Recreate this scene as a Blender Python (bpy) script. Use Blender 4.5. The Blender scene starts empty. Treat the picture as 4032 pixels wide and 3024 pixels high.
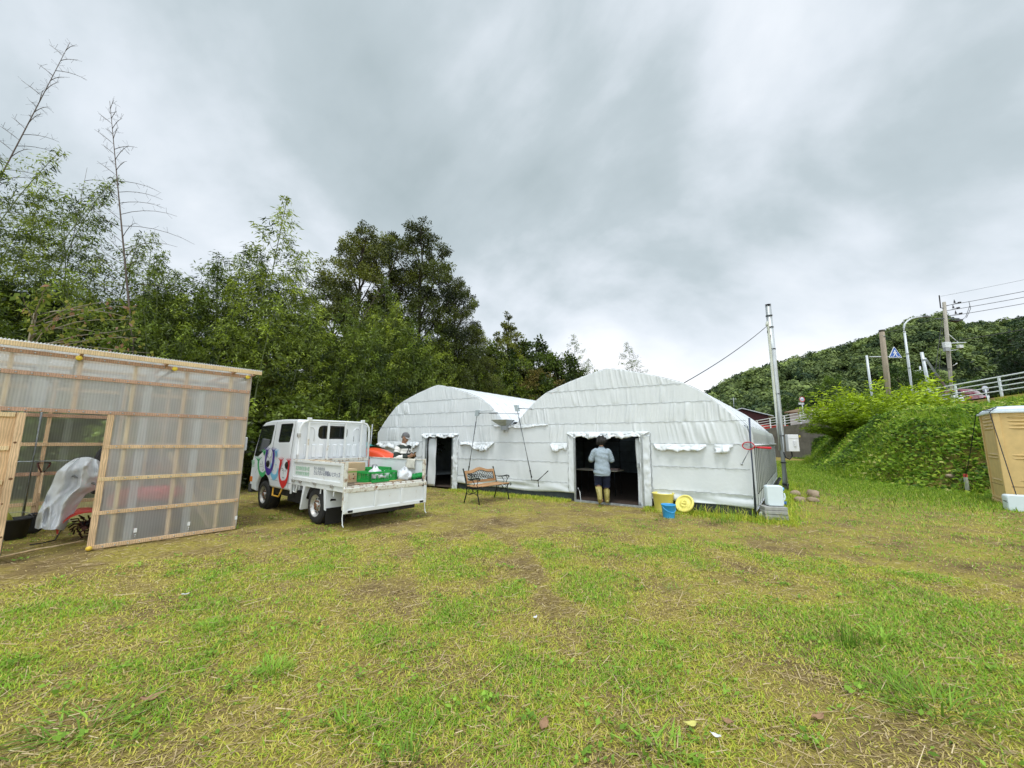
import bpy, math, random
import numpy as np
from mathutils import Vector, Matrix
SC = bpy.context.scene
COL = SC.collection
rnd = random.Random(11)
rad = math.radians
V = Vector
# ------------------------------------------------------------------ camera
H = 1.53
PITCH, ROLL, FPX = rad(8.4), rad(0.4), 1525.0
_f = V((0, math.cos(PITCH), math.sin(PITCH)))
_u = V((0, -math.sin(PITCH), math.cos(PITCH)))
_r = V((1, 0, 0))
CR = math.cos(ROLL)*_r + math.sin(ROLL)*_u
CU = -math.sin(ROLL)*_r + math.cos(ROLL)*_u
def ray(px, py):
    return CR*((px-2016)/FPX) + CU*(-(py-1512)/FPX) + _f
def gnd(px, py, z=0.0):
    d = ray(px, py); t = (z-H)/d.z
    return V((d.x*t, d.y*t, z))
def at(px, py, Y):
    d = ray(px, py); t = Y/d.y
    return V((d.x*t, Y, H+d.z*t))
cam = bpy.data.cameras.new('camera'); cam.sensor_width = 36; cam.lens = FPX/4032*36
cam.clip_start = .05; cam.clip_end = 3000
camo = bpy.data.objects.new('camera', cam); COL.objects.link(camo)
mw = Matrix((CR, CU, -_f)).transposed().to_4x4(); mw.translation = (0, 0, H)
camo.matrix_world = mw
SC.camera = camo
# ------------------------------------------------------------------ materials
def nt(name):
    m = bpy.data.materials.new(name); m.use_nodes = True
    t = m.node_tree; t.nodes.clear()
    out = t.nodes.new('ShaderNodeOutputMaterial')
    def N(ty, **kw):
        n = t.nodes.new('ShaderNode'+ty)
        for k, v in kw.items():
            if k.startswith('_'): setattr(n, k[1:], v)
            else: n.inputs[k.replace('__', ' ')].default_value = v
        return n
    def L(a, b): t.links.new(a, b)
    return m, N, L, out
def c4(c): return (c[0], c[1], c[2], 1)
def ramp(N, pts):
    n = N('ValToRGB'); e = n.color_ramp.elements
    while len(e) < len(pts): e.new(.5)
    for x, (p, c) in zip(e, pts): x.position = p; x.color = c4(c) if not isinstance(c, (int, float)) else (c, c, c, 1)
    return n
def M(name, col, rough=.5, metal=0., var=.15, scale=5., bump=0., bscale=60., spec=.4, dirt=None, dscale=4., damt=.5, alpha=1., trans=0., coat=0., stretch=None):
    m, N, L, out = nt(name)
    p = N('BsdfPrincipled', Roughness=rough, Metallic=metal)
    p.inputs['Specular IOR Level'].default_value = spec
    p.inputs['Coat Weight'].default_value = coat
    p.inputs['Transmission Weight'].default_value = trans
    p.inputs['Alpha'].default_value = alpha
    tc = N('TexCoord')
    src = tc.outputs['Object']
    if stretch:
        mp = N('Mapping'); mp.inputs['Scale'].default_value = stretch; L(src, mp.inputs['Vector']); src = mp.outputs['Vector']
    n = N('TexNoise', Scale=scale, Detail=6., Roughness=.6); L(src, n.inputs['Vector'])
    a = tuple(c*(1-var) for c in col); b = tuple(min(1, c*(1+var)) for c in col)
    r = ramp(N, [(.3, a), (.7, b)]); L(n.outputs['Fac'], r.inputs['Fac'])
    base = r.outputs['Color']
    if dirt:
        n2 = N('TexNoise', Scale=dscale, Detail=8., Roughness=.7); L(src, n2.inputs['Vector'])
        r2 = ramp(N, [(1-damt-.06, 0.), (1-damt+.06, 1.)]); L(n2.outputs['Fac'], r2.inputs['Fac'])
        mx = N('Mix', _data_type='RGBA'); L(r2.outputs['Color'], mx.inputs['Factor']); L(base, mx.inputs[6]); mx.inputs[7].default_value = c4(dirt)
        base = mx.outputs[2]
    L(base, p.inputs['Base Color'])
    if bump:
        n3 = N('TexNoise', Scale=bscale, Detail=4.); L(src, n3.inputs['Vector'])
        bp = N('Bump', Strength=bump, Distance=.01); L(n3.outputs['Fac'], bp.inputs['Height']); L(bp.outputs['Normal'], p.inputs['Normal'])
    L(p.outputs['BSDF'], out.inputs['Surface'])
    return m
def leafmat(name, dark, light, tl=.35, rough=.55, spec=.3, attr='tint'):
    m, N, L, out = nt(name)
    at_ = N('Attribute', _attribute_name=attr)
    r = ramp(N, [(0., dark), (.75, light), (1., tuple(min(1, c*1.5) for c in light))]); L(at_.outputs['Fac'], r.inputs['Fac'])
    p = N('BsdfPrincipled', Roughness=rough); p.inputs['Specular IOR Level'].default_value = spec
    oi = N('ObjectInfo'); mr = N('MapRange'); mr.inputs['To Min'].default_value = .6; mr.inputs['To Max'].default_value = 1.6; L(oi.outputs['Random'], mr.inputs['Value'])
    m2 = N('MapRange'); m2.inputs['To Min'].default_value = .512; m2.inputs['To Max'].default_value = .482; L(oi.outputs['Random'], m2.inputs['Value'])
    h0 = N('HueSaturation'); L(m2.outputs[0], h0.inputs['Hue']); L(mr.outputs[0], h0.inputs['Value']); L(r.outputs['Color'], h0.inputs['Color']); r = h0
    L(r.outputs['Color'], p.inputs['Base Color'])
    t = N('BsdfTranslucent'); hs = N('HueSaturation', Saturation=1.15, Value=1.1); L(r.outputs['Color'], hs.inputs['Color']); L(hs.outputs['Color'], t.inputs['Color'])
    mx = N('MixShader', Fac=tl); L(p.outputs['BSDF'], mx.inputs[1]); L(t.outputs['BSDF'], mx.inputs[2])
    L(mx.outputs['Shader'], out.inputs['Surface'])
    return m
def attrmat(name, pts, rough=.7, tl=.2, spec=.2):
    m, N, L, out = nt(name)
    a = N('Attribute', _attribute_name='tint'); r = ramp(N, pts); L(a.outputs['Fac'], r.inputs['Fac'])
    p = N('BsdfPrincipled', Roughness=rough); p.inputs['Specular IOR Level'].default_value = spec; L(r.outputs['Color'], p.inputs['Base Color'])
    t = N('BsdfTranslucent'); L(r.outputs['Color'], t.inputs['Color'])
    mx = N('MixShader', Fac=tl); L(p.outputs['BSDF'], mx.inputs[1]); L(t.outputs['BSDF'], mx.inputs[2]); L(mx.outputs['Shader'], out.inputs['Surface'])
    return m
# ------------------------------------------------------------------ objects
def tag(o, label=None, cat=None, group=None, kind=None):
    if label: o['label'] = label
    if cat: o['category'] = cat
    if group: o['group'] = group
    if kind: o['kind'] = kind
    return o
def thing(name, label, cat, loc=(0, 0, 0), rz=0, group=None, rot=None):
    o = bpy.data.objects.new(name, None); COL.objects.link(o); o.empty_display_size = .1
    o.location = loc; o.rotation_euler = rot if rot else (0, 0, rz)
    return tag(o, label, cat, group)
def copy_tree(o, parent=None):
    c = o.copy(); COL.objects.link(c); c.parent = parent
    for ch in list(o.children): copy_tree(ch, c)
    return c
def basis(d):
    d = V(d).normalized(); a = V((0, 0, 1)) if abs(d.z) < .95 else V((1, 0, 0))
    x = d.cross(a).normalized(); return x, x.cross(d).normalized(), d
class MB:
    def __init__(s): s.v = []; s.f = []; s.m = []; s.sm = []
    def add(s, vs, fs, mi=0, sm=False):
        b = len(s.v); s.v += [tuple(q) for q in vs]
        for f in fs: s.f.append(tuple(i+b for i in f)); s.m.append(mi); s.sm.append(sm)
        return s
    def box(s, x0, x1, y0, y1, z0, z1, mi=0):
        vs = [(x, y, z) for z in (z0, z1) for y in (y0, y1) for x in (x0, x1)]
        return s.add(vs, [(0, 2, 3, 1), (4, 5, 7, 6), (0, 1, 5, 4), (2, 6, 7, 3), (0, 4, 6, 2), (1, 3, 7, 5)], mi)
    def obox(s, c, ax, ay, az, mi=0):
        c, ax, ay, az = map(V, (c, ax, ay, az))
        vs = [c+ax*i+ay*j+az*k for k in (-1, 1) for j in (-1, 1) for i in (-1, 1)]
        return s.add(vs, [(0, 2, 3, 1), (4, 5, 7, 6), (0, 1, 5, 4), (2, 6, 7, 3), (0, 4, 6, 2), (1, 3, 7, 5)], mi)
    def bar(s, p, q, w, h, up=(0, 0, 1), mi=0):
        p, q = V(p), V(q); d = q-p; a = d.normalized().cross(V(up))
        if a.length < 1e-4: a = d.normalized().cross(V((0, 1, 0)))
        a.normalize(); b = a.cross(d.normalized())
        return s.obox((p+q)/2, a*w/2, d/2, b*h/2, mi)
    def tube(s, pts, r, n=8, mi=0, cap=True):
        pts = [V(p) for p in pts]; k = len(pts); rr = r if isinstance(r, (list, tuple)) else [r]*k
        vs = []; fs = []; px = None
        for i, p in enumerate(pts):
            d = (pts[min(i+1, k-1)]-pts[max(i-1, 0)])
            if d.length < 1e-9: d = V((0, 0, 1))
            d.normalize()
            if px is None: x, y, _ = basis(d)
            else:
                x = px-d*px.dot(d)
                if x.length < 1e-5: x, y, _ = basis(d)
                x.normalize(); y = d.cross(x)
            px = x
            for j in range(n):
                a = 2*math.pi*j/n; vs.append(p+(x*math.cos(a)+y*math.sin(a))*rr[i])
        for i in range(k-1):
            for j in range(n):
                j2 = (j+1) % n; fs.append((i*n+j, i*n+j2, (i+1)*n+j2, (i+1)*n+j))
        s.add(vs, fs, mi, True)
        if cap: s.add(vs[:n], [tuple(range(n))[::-1]], mi); s.add(vs[-n:], [tuple(range(n))], mi)
        return s
    def lathe(s, prof, n=24, c=(0, 0, 0), ax=(0, 0, 1), mi=0, sm=True):
        x, y, d = basis(ax); c = V(c); vs = []; fs = []
        for r, z in prof:
            for j in range(n):
                a = 2*math.pi*j/n; vs.append(c+(x*math.cos(a)+y*math.sin(a))*r+d*z)
        for i in range(len(prof)-1):
            for j in range(n):
                j2 = (j+1) % n; fs.append((i*n+j, i*n+j2, (i+1)*n+j2, (i+1)*n+j))
        return s.add(vs, fs, mi, sm)
    def loft(s, rings, mi=0, sm=True, cap=True):
        n = len(rings[0]); vs = [p for r in rings for p in r]; fs = []
        for i in range(len(rings)-1):
            for j in range(n):
                j2 = (j+1) % n; fs.append((i*n+j, i*n+j2, (i+1)*n+j2, (i+1)*n+j))
        s.add(vs, fs, mi, sm)
        if cap: s.add(rings[0], [tuple(range(n))[::-1]], mi); s.add(rings[-1], [tuple(range(n))], mi)
        return s
    def ell(s, c, r, n=12, m=8, mi=0, mat=None):
        rings = []
        for i in range(m+1):
            a = math.pi*i/m-math.pi/2; a = max(min(a, math.pi/2-.05), -math.pi/2+.05)
            ring = []
            for j in range(n):
                b = 2*math.pi*j/n; p = V((r[0]*math.cos(a)*math.cos(b), r[1]*math.cos(a)*math.sin(b), r[2]*math.sin(a)))
                ring.append(V(c)+(mat @ p if mat else p))
            rings.append(ring)
        return s.loft(rings, mi)
    def prism(s, poly, fn, d0, d1, mi=0):
        n = len(poly); vs = [fn(x, y, d0) for x, y in poly]+[fn(x, y, d1) for x, y in poly]
        fs = [tuple(range(n))[::-1], tuple(range(n, 2*n))]+[(i, (i+1) % n, n+(i+1) % n, n+i) for i in range(n)]
        return s.add(vs, fs, mi)
    def grid(s, us, vs_, fn, mask=None, mi=0, sm=True):
        nu, nv = len(us), len(vs_); P = [fn(u, v) for v in vs_ for u in us]; fs = []
        for j in range(nv-1):
            for i in range(nu-1):
                if mask is None or mask((us[i]+us[i+1])/2, (vs_[j]+vs_[j+1])/2):
                    fs.append((j*nu+i, j*nu+i+1, (j+1)*nu+i+1, (j+1)*nu+i))
        return s.add(P, fs, mi, sm)
    def build(s, name, mat, parent=None, bev=0, seg=2, solid=0, sub=0, ang=35, fix=True):
        me = bpy.data.meshes.new(name); me.from_pydata(s.v, [], s.f)
        mats = mat if isinstance(mat, (list, tuple)) else [mat]
        for m in mats: me.materials.append(m)
        me.polygons.foreach_set('material_index', s.m); me.polygons.foreach_set('use_smooth', s.sm)
        if fix:
            import bmesh
            bm = bmesh.new(); bm.from_mesh(me); bmesh.ops.remove_doubles(bm, verts=bm.verts, dist=1e-5)
            bmesh.ops.recalc_face_normals(bm, faces=bm.faces); bm.to_mesh(me); bm.free()
        me.update()
        o = bpy.data.objects.new(name, me); COL.objects.link(o)
        if parent: o.parent = parent
        if solid: k = o.modifiers.new('s', 'SOLIDIFY'); k.thickness = solid; k.offset = 0
        if bev: k = o.modifiers.new('b', 'BEVEL'); k.width = bev; k.segments = seg; k.limit_method = 'ANGLE'; k.angle_limit = rad(ang); k.harden_normals = False
        if sub: k = o.modifiers.new('u', 'SUBSURF'); k.levels = sub; k.render_levels = sub
        return o
def bake(o):
    dg = bpy.context.evaluated_depsgraph_get(); dg.update()
    me = bpy.data.meshes.new_from_object(o.evaluated_get(dg)); o.modifiers.clear(); o.data = me
    return o
def text_mesh(body, size, fn, depth=.002, mb=None, mi=0, width=None, xscale=1.):
    """lettering as real faces; fn(x, y, d) places the local 2-D text"""
    c = bpy.data.curves.new('txt', 'FONT'); c.body = body; c.size = size; c.resolution_u = 3
    o = bpy.data.objects.new('txt', c); COL.objects.link(o)
    dg = bpy.context.evaluated_depsgraph_get(); dg.update()
    me = bpy.data.meshes.new_from_object(o.evaluated_get(dg))
    xs = [v.co.x for v in me.vertices]; w0 = max(xs)-min(xs); k = (width/w0) if width else xscale
    mb = mb or MB()
    mb.add([fn(v.co.x*k, v.co.y, depth) for v in me.vertices], [tuple(p.vertices) for p in me.polygons], mi)
    bpy.data.objects.remove(o); bpy.data.curves.remove(c); bpy.data.meshes.remove(me)
    return mb
def np_mesh(name, verts, quads, mat, tint=None, parent=None, tri=None, smooth=False):
    me = bpy.data.meshes.new(name); nv = len(verts)
    loops = quads.reshape(-1); k = quads.shape[1]; nf = len(quads)
    me.vertices.add(nv); me.vertices.foreach_set('co', np.ascontiguousarray(verts, dtype=np.float32).reshape(-1))
    me.loops.add(len(loops)); me.loops.foreach_set('vertex_index', loops.astype(np.int32))
    me.polygons.add(nf); me.polygons.foreach_set('loop_start', np.arange(0, nf*k, k, dtype=np.int32))
    try: me.polygons.foreach_set('loop_total', np.full(nf, k, dtype=np.int32))
    except Exception: pass
    me.update(calc_edges=True)
    if tint is not None:
        a = me.attributes.new('tint', 'FLOAT', 'POINT'); a.data.foreach_set('value', tint.astype(np.float32))
    if smooth: me.polygons.foreach_set('use_smooth', np.ones(nf, dtype=bool))
    for m in (mat if isinstance(mat, (list, tuple)) else [mat]): me.materials.append(m)
    o = bpy.data.objects.new(name, me); COL.objects.link(o)
    if parent: o.parent = parent
    return o
rng = np.random.default_rng(5)
def unit(a): return a/np.maximum(np.linalg.norm(a, axis=1, keepdims=True), 1e-9)
def leaves(C, A, ln, wd, tint, nrm=None, g=rng):
    """diamond leaves: C base (N,3), A direction (N,3)"""
    n = len(C); A = unit(A)
    if nrm is None: nrm = g.normal(size=(n, 3))+np.array([0, 0, .8])
    B = unit(np.cross(A, nrm)); ln = np.broadcast_to(ln, n)[:, None]; wd = np.broadcast_to(wd, n)[:, None]
    Nn = np.cross(B, A)
    v = np.stack([C, C+A*ln*.42+B*wd/2+Nn*ln*.05, C+A*ln, C+A*ln*.42-B*wd/2+Nn*ln*.05], 1).reshape(-1, 3)
    q = np.arange(4*n).reshape(n, 4)
    return v, q, np.repeat(tint, 4)
def vnoise(x, y, seed=0, f=1.):
    x = np.asarray(x, float)*f; y = np.asarray(y, float)*f
    xi = np.floor(x).astype(int); yi = np.floor(y).astype(int); u = x-xi; v = y-yi; u = u*u*(3-2*u); v = v*v*(3-2*v)
    def h(a, b):
        s = np.sin(a*127.1+b*311.7+seed*74.7)*43758.5453; return s-np.floor(s)
    return (h(xi, yi)*(1-u)+h(xi+1, yi)*u)*(1-v)+(h(xi, yi+1)*(1-u)+h(xi+1, yi+1)*u)*v
def fbm(x, y, seed=0, f=1., o=4):
    t = 0; a = .5
    for i in range(o): t = t+a*vnoise(x, y, seed+i*3.7, f*2**i); a *= .5
    return t/(1-.5**o)
def sstep(t): t = np.clip(t, 0, 1); return t*t*(3-2*t)
# ------------------------------------------------------------------ world + sun
SUN_EL, SUN_AZ = rad(70), rad(205)          # azimuth clockwise from +Y
w = bpy.data.worlds.new('World'); SC.world = w; w.use_nodes = True
t = w.node_tree; t.nodes.clear()
def WN(ty, **kw):
    n = t.nodes.new('ShaderNode'+ty)
    for k, v in kw.items():
        if k.startswith('_'): setattr(n, k[1:], v)
        else: n.inputs[k.replace('__', ' ')].default_value = v
    return n
WL = t.links.new
def math_(op, a, b=None, clamp=False):
    n = WN('Math', _operation=op, _use_clamp=clamp)
    for i, q in enumerate((a, b)):
        if q is None: continue
        if isinstance(q, (int, float)): n.inputs[i].default_value = q
        else: WL(q, n.inputs[i])
    return n.outputs[0]
sky = WN('TexSky', _sky_type='NISHITA', _sun_disc=False, _sun_elevation=SUN_EL, _sun_rotation=SUN_AZ)
tc = WN('TexCoord'); sep = WN('SeparateXYZ'); WL(tc.outputs['Generated'], sep.inputs[0])
X, Yy, Z = sep.outputs
zz = math_('MAXIMUM', Z, 0.0); den = math_('ADD', zz, .62)
cx = math_('DIVIDE', X, den); cy = math_('DIVIDE', Yy, den)
cmb = WN('CombineXYZ'); WL(cx, cmb.inputs[0]); WL(cy, cmb.inputs[1])
n1 = WN('TexNoise', Scale=1.5, Detail=7., Roughness=.50, Distortion=.35); mp = WN('Mapping'); mp.inputs['Location'].default_value = (3.2, 1.7, .4); mp.inputs['Rotation'].default_value = (0, 0, rad(35)); mp.inputs['Scale'].default_value = (1.0, 1.15, 1)
WL(cmb.outputs[0], mp.inputs[0]); WL(mp.outputs[0], n1.inputs['Vector'])
n2 = WN('TexNoise', Scale=3.4, Detail=7., Roughness=.55); WL(mp.outputs[0], n2.inputs['Vector'])
f = math_('ADD', math_('MULTIPLY', n1.outputs['Fac'], .8), math_('MULTIPLY', n2.outputs['Fac'], .2))
# the cloud deck is thinner (brighter) low over the right-hand horizon
low = math_('POWER', math_('SUBTRACT', 1.0, zz, True), 5.0)
lowm = math_('MULTIPLY', low, math_('ADD', math_('MULTIPLY', X, .45), .58))
f2 = math_('ADD', math_('ADD', f, math_('MULTIPLY', math_('MULTIPLY', math_('SUBTRACT', X, .12), zz), .17)), math_('MULTIPLY', lowm, .52))
rp = t.nodes.new('ShaderNodeValToRGB'); e = rp.color_ramp.elements
cols = [(.36, (.385, .455, .475)), (.45, (.48, .55, .58)), (.53, (.67, .725, .775)), (.62, (.84, .875, .92)), (.74, (.98, .985, 1.0))]
while len(e) < len(cols): e.new(.5)
for q, (p, c) in zip(e, cols): q.position = p; q.color = (*c, 1)
WL(f2, rp.inputs['Fac'])
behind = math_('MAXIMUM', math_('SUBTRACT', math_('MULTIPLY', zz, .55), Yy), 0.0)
gain = math_('ADD', 1.0, math_('MULTIPLY', behind, .95))  # sky behind the camera and overhead brightened out of view to light the scene
mxs = WN('Mix', _data_type='RGBA', Factor=.9)
sc_ = WN('VectorMath', _operation='SCALE'); WL(sky.outputs[0], sc_.inputs[0]); sc_.inputs['Scale'].default_value = .1
WL(sc_.outputs[0], mxs.inputs[6]); WL(rp.outputs['Color'], mxs.inputs[7])
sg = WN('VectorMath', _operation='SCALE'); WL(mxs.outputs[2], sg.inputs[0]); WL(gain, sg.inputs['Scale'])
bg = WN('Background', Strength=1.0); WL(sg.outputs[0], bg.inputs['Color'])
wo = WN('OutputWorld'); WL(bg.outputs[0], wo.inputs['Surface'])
sun = bpy.data.lights.new('sun', 'SUN'); sun.energy = 1.5; sun.angle = rad(16); sun.color = (1, .975, .94)
suno = bpy.data.objects.new('sun', sun); COL.objects.link(suno); suno.location = (0, -20, 30)
sd = V((math.sin(SUN_AZ)*math.cos(SUN_EL), math.cos(SUN_AZ)*math.cos(SUN_EL), math.sin(SUN_EL)))
suno.rotation_euler = sd.to_track_quat('Z', 'Y').to_euler()
vs = SC.view_settings; vs.view_transform = 'Standard'; vs.look = 'None'; vs.exposure = .32; vs.gamma = 1; vs.use_curve_mapping = False
SC.cycles.max_bounces = 8; SC.cycles.transparent_max_bounces = 24; SC.cycles.diffuse_bounces = 3
SC.cycles.glossy_bounces = 3; SC.cycles.transmission_bounces = 4
SC.cycles.use_denoising = True; SC.cycles.sample_clamp_indirect = 6
# ------------------------------------------------------------------ ground
def toe(y):
    return np.interp(y, [-30, 0, 6, 9, 11.5, 14, 17, 22, 27, 38, 60], [24, 18, 16.2, 15.3, 14.6, 14.2, 14.8, 17.5, 20.3, 29.0, 29.4])
def road_z(y): return np.clip(4.47-(np.asarray(y, float)-23.5)*.06, 2.4, 6.2)
def hgt(x, y):
    x = np.asarray(x, float); y = np.asarray(y, float)
    base = .035*(fbm(x, y, 3, .35, 3)-.5)+.02*(fbm(x, y, 9, 1.6, 2)-.5)
    base = base*np.clip(1-(np.abs(x)+np.abs(y)-40)/20, 0, 1)
    tx = toe(y); w_ = np.maximum(29.3-tx, .02)
    tt = np.clip((x-tx)/w_, 0, 1)
    prof = .45*sstep(tt/.40)+.55*tt
    lob = 1.95*sstep((x-tx)/3.4)*np.minimum(1, w_/5)*(1+.28*(fbm(x, y, 21, .28, 3)-.5)*2); bank = lob+(road_z(y)-1.05-1.95*np.minimum(1, w_/5))*tt
    far = np.where(y > 36, 0, 1)
    bank = np.where((y > 38), np.where(x > 29.35, road_z(y)-.1, 0), bank)
    bank = np.where((x > 29.3), road_z(y)-.12, bank)
    return base+bank
def gmat():
    m, N, L, out = nt('ground_soil')
    tc = N('TexCoord'); p = N('BsdfPrincipled', Roughness=.95); p.inputs['Specular IOR Level'].default_value = .15
    n1 = N('TexNoise', Scale=1.1, Detail=8., Roughness=.65); n2 = N('TexNoise', Scale=38., Detail=6., Roughness=.7); n3 = N('TexNoise', Scale=6., Detail=5.)
    for n in (n1, n2, n3): L(tc.outputs['Object'], n.inputs['Vector'])
    r1 = ramp(N, [(.28, (.11, .075, .040)), (.42, (.27, .205, .09)), (.58, (.38, .325, .085)), (.75, (.33, .325, .055))]); L(n1.outputs['Fac'], r1.inputs['Fac'])
    r2 = ramp(N, [(.25, (.45, .45, .45)), (.75, (1.4, 1.35, 1.2))]); L(n2.outputs['Fac'], r2.inputs['Fac'])
    mx = N('Mix', _data_type='RGBA', _blend_type='MULTIPLY', Factor=1.); L(r1.outputs['Color'], mx.inputs[6]); L(r2.outputs['Color'], mx.inputs[7])
    L(mx.outputs[2], p.inputs['Base Color'])
    bp = N('Bump', Strength=.9, Distance=.03); L(n2.outputs['Fac'], bp.inputs['Height']); L(bp.outputs['Normal'], p.inputs['Normal'])
    L(p.outputs['BSDF'], out.inputs['Surface']); return m
def axis_pts(lo, hi, near0, near1, fine, grow=1.18):
    a = list(np.arange(near0, near1+1e-6, fine)); s = fine
    while a[-1] < hi: s *= grow; a.append(min(a[-1]+s, hi))
    s = fine
    while a[0] > lo: s *= grow; a.insert(0, max(a[0]-s, lo))
    return np.array(a)
gx = axis_pts(-900, 900, -12, 30, .4); gy = axis_pts(-300, 1500, -3, 40, .4)
gx = np.unique(np.concatenate([gx, [29.28, 29.32]]))
XX, YY = np.meshgrid(gx, gy); ZZ = hgt(XX, YY)
gv = np.stack([XX, YY, ZZ], -1).reshape(-1, 3); nx_ = len(gx)
ii = np.arange((len(gy)-1)*(nx_-1)); r_, c_ = ii//(nx_-1), ii % (nx_-1)
gq = np.stack([r_*nx_+c_, r_*nx_+c_+1, (r_+1)*nx_+c_+1, (r_+1)*nx_+c_], 1)
g = np_mesh('ground', gv, gq, gmat(), smooth=True); tag(g, 'mown olive and brown grassy yard rising to a bank on the right', 'ground', kind='structure')
# footprint tests -------------------------------------------------------
GA = V((1.69, 10.33, 0)); GU = V((.8383, -.5452, 0)); GW = V((.5452, .8383, 0)); SKEW = .055
def gh_local(x, y):
    dx = x-GA.x; dy = y-GA.y; d = dx*GW.x+dy*GW.y; s = dx*GU.x+dy*GU.y-SKEW*d; return s, d
SA = V((-4.74, 6.97, 0)); SU = V((-.6332, -.7740, 0)); SN = V((-.7740, .6332, 0))
def sh_local(x, y):
    dx = x-SA.x; dy = y-SA.y; return dx*SU.x+dy*SU.y, dx*SN.x+dy*SN.y
def green_map(x, y):
    g_ = fbm(x, y, 1, .55, 4)*.5+fbm(x, y, 2, 2.1, 3)*.5
    g_ = g_+.10*sstep((x-1.5)/5)+.18*sstep((x-6)/5)          # lusher to the right
    g_ = g_+.12*np.exp(-((y-10.8)/1.2)**2)*((x > -2) & (x < 1.5))
    s, d = gh_local(x, y); g_ = g_+.25*np.exp(-((d+.35)/.35)**2)*((s > 1.8) & (s < 4.2))
    s2, d2 = sh_local(x, y); g_ = g_-.22*np.exp(-(((s2-1.8)/1.8)**2+((d2+.2)/1.2)**2))
    g_ = g_-.16*np.exp(-(((x+.5)/2.6)**2+((y-7.6)/1.3)**2))-.12*np.exp(-(((x-2.2)/1.6)**2+((y-8.6)/.7)**2))
    t_ = np.clip(((x+.35)*.95+(y-6.9)*-3.1)/10.5, 0, 1); g_ = g_-.34*np.exp(-((np.hypot(x-(-.35+.95*t_+.15*np.sin(t_*5)), y-(6.9-3.1*t_)))/.13)**2)-.22*np.exp(-((np.hypot(x-(-1.75+.95*t_), y-(6.6-3.3*t_)))/.13)**2)
    return g_
def blades(P, ang, lean, ln, wd, tint):
    n = len(P); d = np.stack([np.cos(ang), np.sin(ang), np.zeros(n)], 1); b = np.stack([-np.sin(ang), np.cos(ang), np.zeros(n)], 1)
    up = np.array([0, 0, 1.]); ln = ln[:, None]; wd = wd[:, None]; sl = np.sin(lean)[:, None]; cl = np.cos(lean)[:, None]
    mid = P+(d*sl*.8+up*cl)*ln*.5; tip = P+(d*sl*1.15+up*cl*.75)*ln
    v = np.stack([P-b*wd/2, P+b*wd/2, mid+b*wd*.42, mid-b*wd*.42, tip], 1).reshape(-1, 3)
    i = np.arange(n)*5
    q = np.concatenate([np.stack([i, i+1, i+2, i+3], 1), np.stack([i+3, i+2, i+4, i+4], 1)])
    return v, q, np.repeat(tint, 5)
def scatter(n, r0, r1, power, half=rad(62)):
    """points in the yard in front of the lens, denser close by"""
    u = rng.random(n); r = (r0**power+u*(r1**power-r0**power))**(1/power); a = rng.uniform(-half, half, n)
    return r*np.sin(a), r*np.cos(a)
def tri_mesh(name, v, q, mat, tint):
    """quads with a collapsed last vertex become triangles"""
    n = len(q); isT = q[:, 2] == q[:, 3]
    Q, T = q[~isT], q[isT][:, :3]
    me = bpy.data.meshes.new(name); me.vertices.add(len(v)); me.vertices.foreach_set('co', v.astype(np.float32).reshape(-1))
    loops = np.concatenate([Q.reshape(-1), T.reshape(-1)]); me.loops.add(len(loops)); me.loops.foreach_set('vertex_index', loops.astype(np.int32))
    st = np.concatenate([np.arange(len(Q))*4, len(Q)*4+np.arange(len(T))*3]); me.polygons.add(len(st)); me.polygons.foreach_set('loop_start', st.astype(np.int32))
    me.update(calc_edges=True); a = me.attributes.new('tint', 'FLOAT', 'POINT'); a.data.foreach_set('value', tint.astype(np.float32)); me.materials.append(mat)
    o = bpy.data.objects.new(name, me); COL.objects.link(o); return o
grass_m = attrmat('grass_blades', [(0., (.24, .17, .08)), (.18, (.62, .49, .22)), (.36, (.66, .58, .14)), (.56, (.56, .57, .070)), (.82, (.38, .50, .045)), (1., (.23, .45, .045))], tl=.25)
tuft_m = attrmat('tuft_blades', [(0., (.06, .10, .02)), (.6, (.13, .24, .03)), (.85, (.22, .38, .045)), (1., (.32, .52, .07))], tl=.25)
straw_m = attrmat('straw', [(0., (.20, .14, .075)), (.5, (.46, .35, .19)), (1., (.70, .58, .36))], tl=.1)
def inside_any(x, y):
    s, d = gh_local(x, y); s2, d2 = sh_local(x, y)
    return ((s > -7.95) & (s < 3.95) & (d > .02) & (d < 10)) | (np.abs(x) > 60)
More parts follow.
